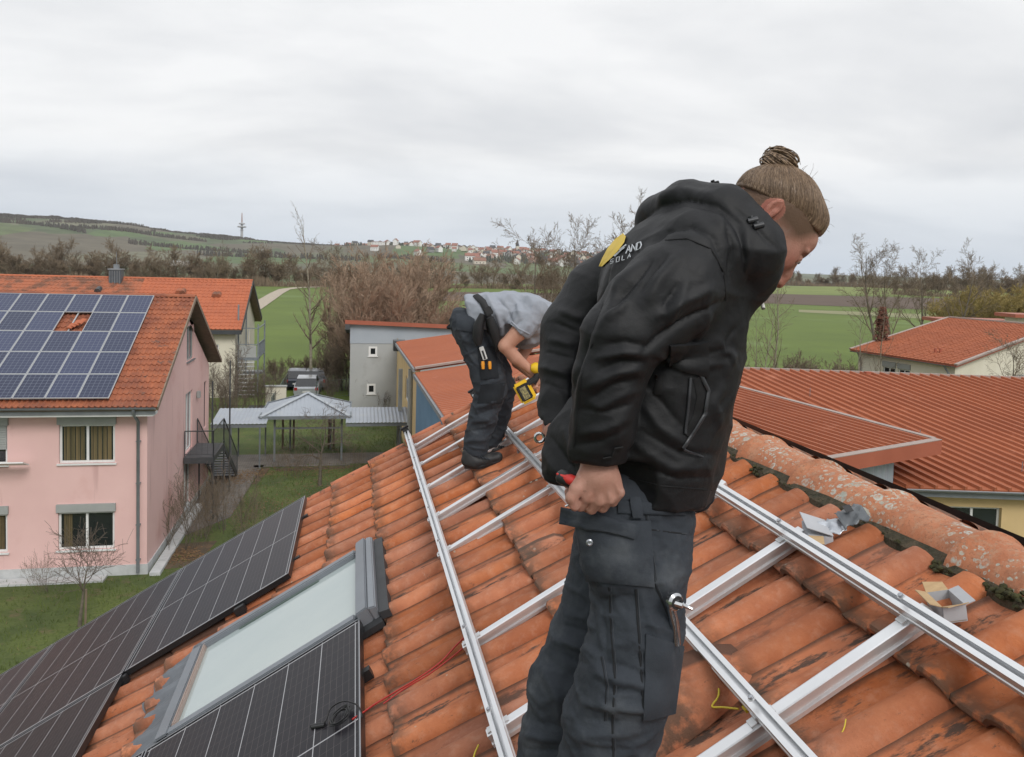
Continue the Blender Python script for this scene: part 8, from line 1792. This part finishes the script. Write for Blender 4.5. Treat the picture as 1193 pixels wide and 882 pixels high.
    # yellow willows at the right edge
    yw = tp('yellow_willow', 'stems', 'twigs', M_bark, M_yellowtwig, 5, 3, seed=77, H=9, r0=.12, stems=9, spread=2.0, levels=3, kids=(12, 9, 7), first=.25, angle=(25, 60), ratio=(.34, .55), curl=.16, rmin=.022, lift=.12, lean=.2)
    for px, d, yt in ((1118, 118, 338), (1142, 112, 330), (1166, 118, 334), (1190, 110, 328), (1213, 112, 330), (1100, 128, 342)):
        p = at(px, 400, d); p.z = 0; place_tree(yw, p, 'yellow twigged bare willow behind the pale house at right', 'tree', 'yellow willows at right', (at(px, yt, d).z)/9.6, px)
    # tree in front of the pale house, right edge
    p = at(1182, 440, 46); p.z = 0; place_tree(crown[0], p, 'dark bare tree before the pale house at the right edge', 'tree', None, at(1182, 402, 46).z/11, 2)
    # garden: pollard and bushes
    apple = tp('fruit_tree', 'trunk', 'branches', M_bark, M_darktwig, 7, 3, seed=91, H=3.1, r0=.10, levels=3, kids=(9, 8, 5), first=.38, angle=(45, 80), ratio=(.5, .8), curl=.2, rmin=.006, lift=.12, lean=.1)
    g = onz(372, 566); place_tree(apple, g, 'low spreading bare fruit tree in front of the garden shelter', s=.92, rz=1.2)
    g = onz(92, 730); prun = tp('fruit_tree', 'trunk', 'branches', M_bark, M_darktwig, 7, 3, seed=93, H=2.6, r0=.075, levels=3, kids=(8, 9, 4), first=.42, angle=(30, 75), ratio=(.55, .95), curl=.14, rmin=.006, lift=.4, lean=.16)
    place_tree(prun, g, 'pruned bare fruit tree on the lawn before the pink house', s=.72, rz=.6)
    MB().tube([onz(99, 727), onz(99, 727)+Vector((.02, 0, .95))], .03, 6).build('tree_stake', M_wood)['label'] = 'short wooden stake beside the pruned fruit tree'; bpy.data.objects['tree_stake']['category'] = 'stake'
    bush = tp('bare_bush', 'stems', 'twigs', M_bark, M_twig, 4, 3, seed=101, H=2.6, r0=.018, stems=13, spread=.8, levels=2, kids=(6, 4), first=.2, angle=(18, 45), ratio=(.4, .6), curl=.1, rmin=.005, lift=.3, lean=.35)
    dbush = tp('bare_bush', 'stems', 'twigs', M_darktwig, M_darktwig, 4, 3, seed=103, H=4.6, r0=.035, stems=13, spread=1.0, levels=3, kids=(8, 5, 4), first=.15, angle=(18, 45), ratio=(.35, .55), curl=.12, rmin=.007, lift=.3, lean=.32)
    for (px, py, pr, s, lab, grp) in ((262, 500, dbush, .68, 'large dark bare bush behind the steel staircase', None), (276, 485, dbush, .6, 'dark bare bush in front of the cream stair tower', None), (300, 484, dbush, .6, 'dark bare bush left behind the shelter', None), (252, 478, dbush, .85, 'tall dark bare bush at the far corner of the pink house', None),
        (318, 462, dbush, .5, 'bare bush before the pale garden wall', None), (420, 480, dbush, .45, 'bare bush at the corner of the grey block', None), (445, 482, dbush, .3, 'small bare bush at the foot of the grey block', None), (385, 470, dbush, .4, 'bare bush behind the shelter roof near the cars', None),
        (236, 628, bush, .85, 'brown bare bush left in the bed beside the house path', 'bare bushes beside the house path'), (262, 618, bush, .8, 'brown bare bush in the middle of the bed beside the path', 'bare bushes beside the house path'), (215, 640, bush, .75, 'brown bare bush nearest the pink wall corner', 'bare bushes beside the house path'), (256, 590, bush, .4, 'brown bare bush farther along the house path', 'bare bushes beside the house path'), (283, 608, bush, .5, 'brown bare bush at the lawn side of the bed', 'bare bushes beside the house path'), (300, 640, bush, .6, 'bare bush beyond the black panels', 'bare bushes beside the house path'),
        (192, 640, bush, .7, 'thin bare bush leaning on the pink gable wall', None), (55, 690, bush, .42, 'thin shoots left of the pruned fruit tree', None), (340, 555, bush, .45, 'small bare bush left of the low fruit tree', None), (322, 548, bush, .35, 'small bare bush at the shelter corner', None), (410, 552, bush, .45, 'small bare bush right of the low fruit tree', None)):
        place_tree(pr, onz(px, py), lab, 'shrub', grp, s, px)
    # climber sticks on the yellow wall
    for px in (484, 489, 506, 512): p = onx(px, 470 if px < 500 else 480, 2.35); p.z = 0; place_tree(bush, p, 'leafless shrub against the yellow and blue wing', 'shrub', 'shrubs at the wing', .95, px)
    for pr in (tall, wil, wil2, yw, apple, prun, bush, dbush, *crown, *thin): kill(pr)
    # grass blades and weeds on the lawn between the houses
    rg = random.Random(17); seg = []
    for i in range(26000):
        px = rg.uniform(-20, 520); y = 17+rg.random()**1.4*34; p = Vector((rg.uniform(-14, 3.2), y, 0))
        if -6.3 < p.x < -4.4 and p.y > 28: continue
        if p.x < -6.1 and p.y > 26.3: continue
        if 40 < p.y < 42.4: continue
        n = mnoise.noise(Vector((p.x*.5, p.y*.5, 0)))
        h = rg.uniform(.04, .10)*(1.3+n); a = rg.random()*6.28
        seg.append(((p.x, p.y, 0), (p.x+math.cos(a)*.05, p.y+math.sin(a)*.05, h), .012, .003))
    meta(link_mesh('grass', seg_mesh('grass', seg), mat('grass_blades', (.13, .17, .035), (.06, .09, .018), .9, scale=.8, detail=6, spots=[((.20, .17, .08), 5, .58, .1)])), 'short winter grass on the garden lawn', 'grass', kind='stuff')
    v = []; f = []
    for i in range(2600):   # fallen leaves
        z = rg.choice(((-5.3, 37.5, .8), (-4.4, 38.6, .9), (-2, 39.0, 1.6), (-5.5, 28, .7), (-3.8, 33, 2.2), (-1, 36, 3.0))); c = Vector((rg.gauss(z[0], z[2]*.6), rg.gauss(z[1], z[2]*.5), .045)); s_ = .045; a = rg.random()*6.28; x = Vector((math.cos(a), math.sin(a), rg.uniform(-.3, .3)))*s_; y = Vector((-math.sin(a), math.cos(a), rg.uniform(-.3, .3)))*s_*.6; b = len(v); v += [c-x, c+y, c+x, c-y]; f.append((b, b+1, b+2, b+3))
    meta(MB().add(v, f).build('fallen_leaves', mat('dead_leaves', (.22, .13, .06), (.12, .07, .035), .9, scale=4)), 'brown fallen leaves scattered on lawn and path', 'leaves', kind='stuff')
vegetation()
# ================================================================ THE AIR
def haze():
    mb = MB().bb(-3600, 3600, -200, 4200, -24, 215); m = bpy.data.materials.new('haze_air'); m.use_nodes = True; N, L = nodes(m); N.remove(N['Principled BSDF'])
    v = N.new('ShaderNodeVolumePrincipled'); v.inputs['Color'].default_value = (.86, .90, .95, 1); v.inputs['Density'].default_value = .00005; v.inputs['Anisotropy'].default_value = .0
    L.new(v.outputs[0], N['Material Output'].inputs['Volume']); meta(mb.build('haze', m), kind='stuff')
haze()
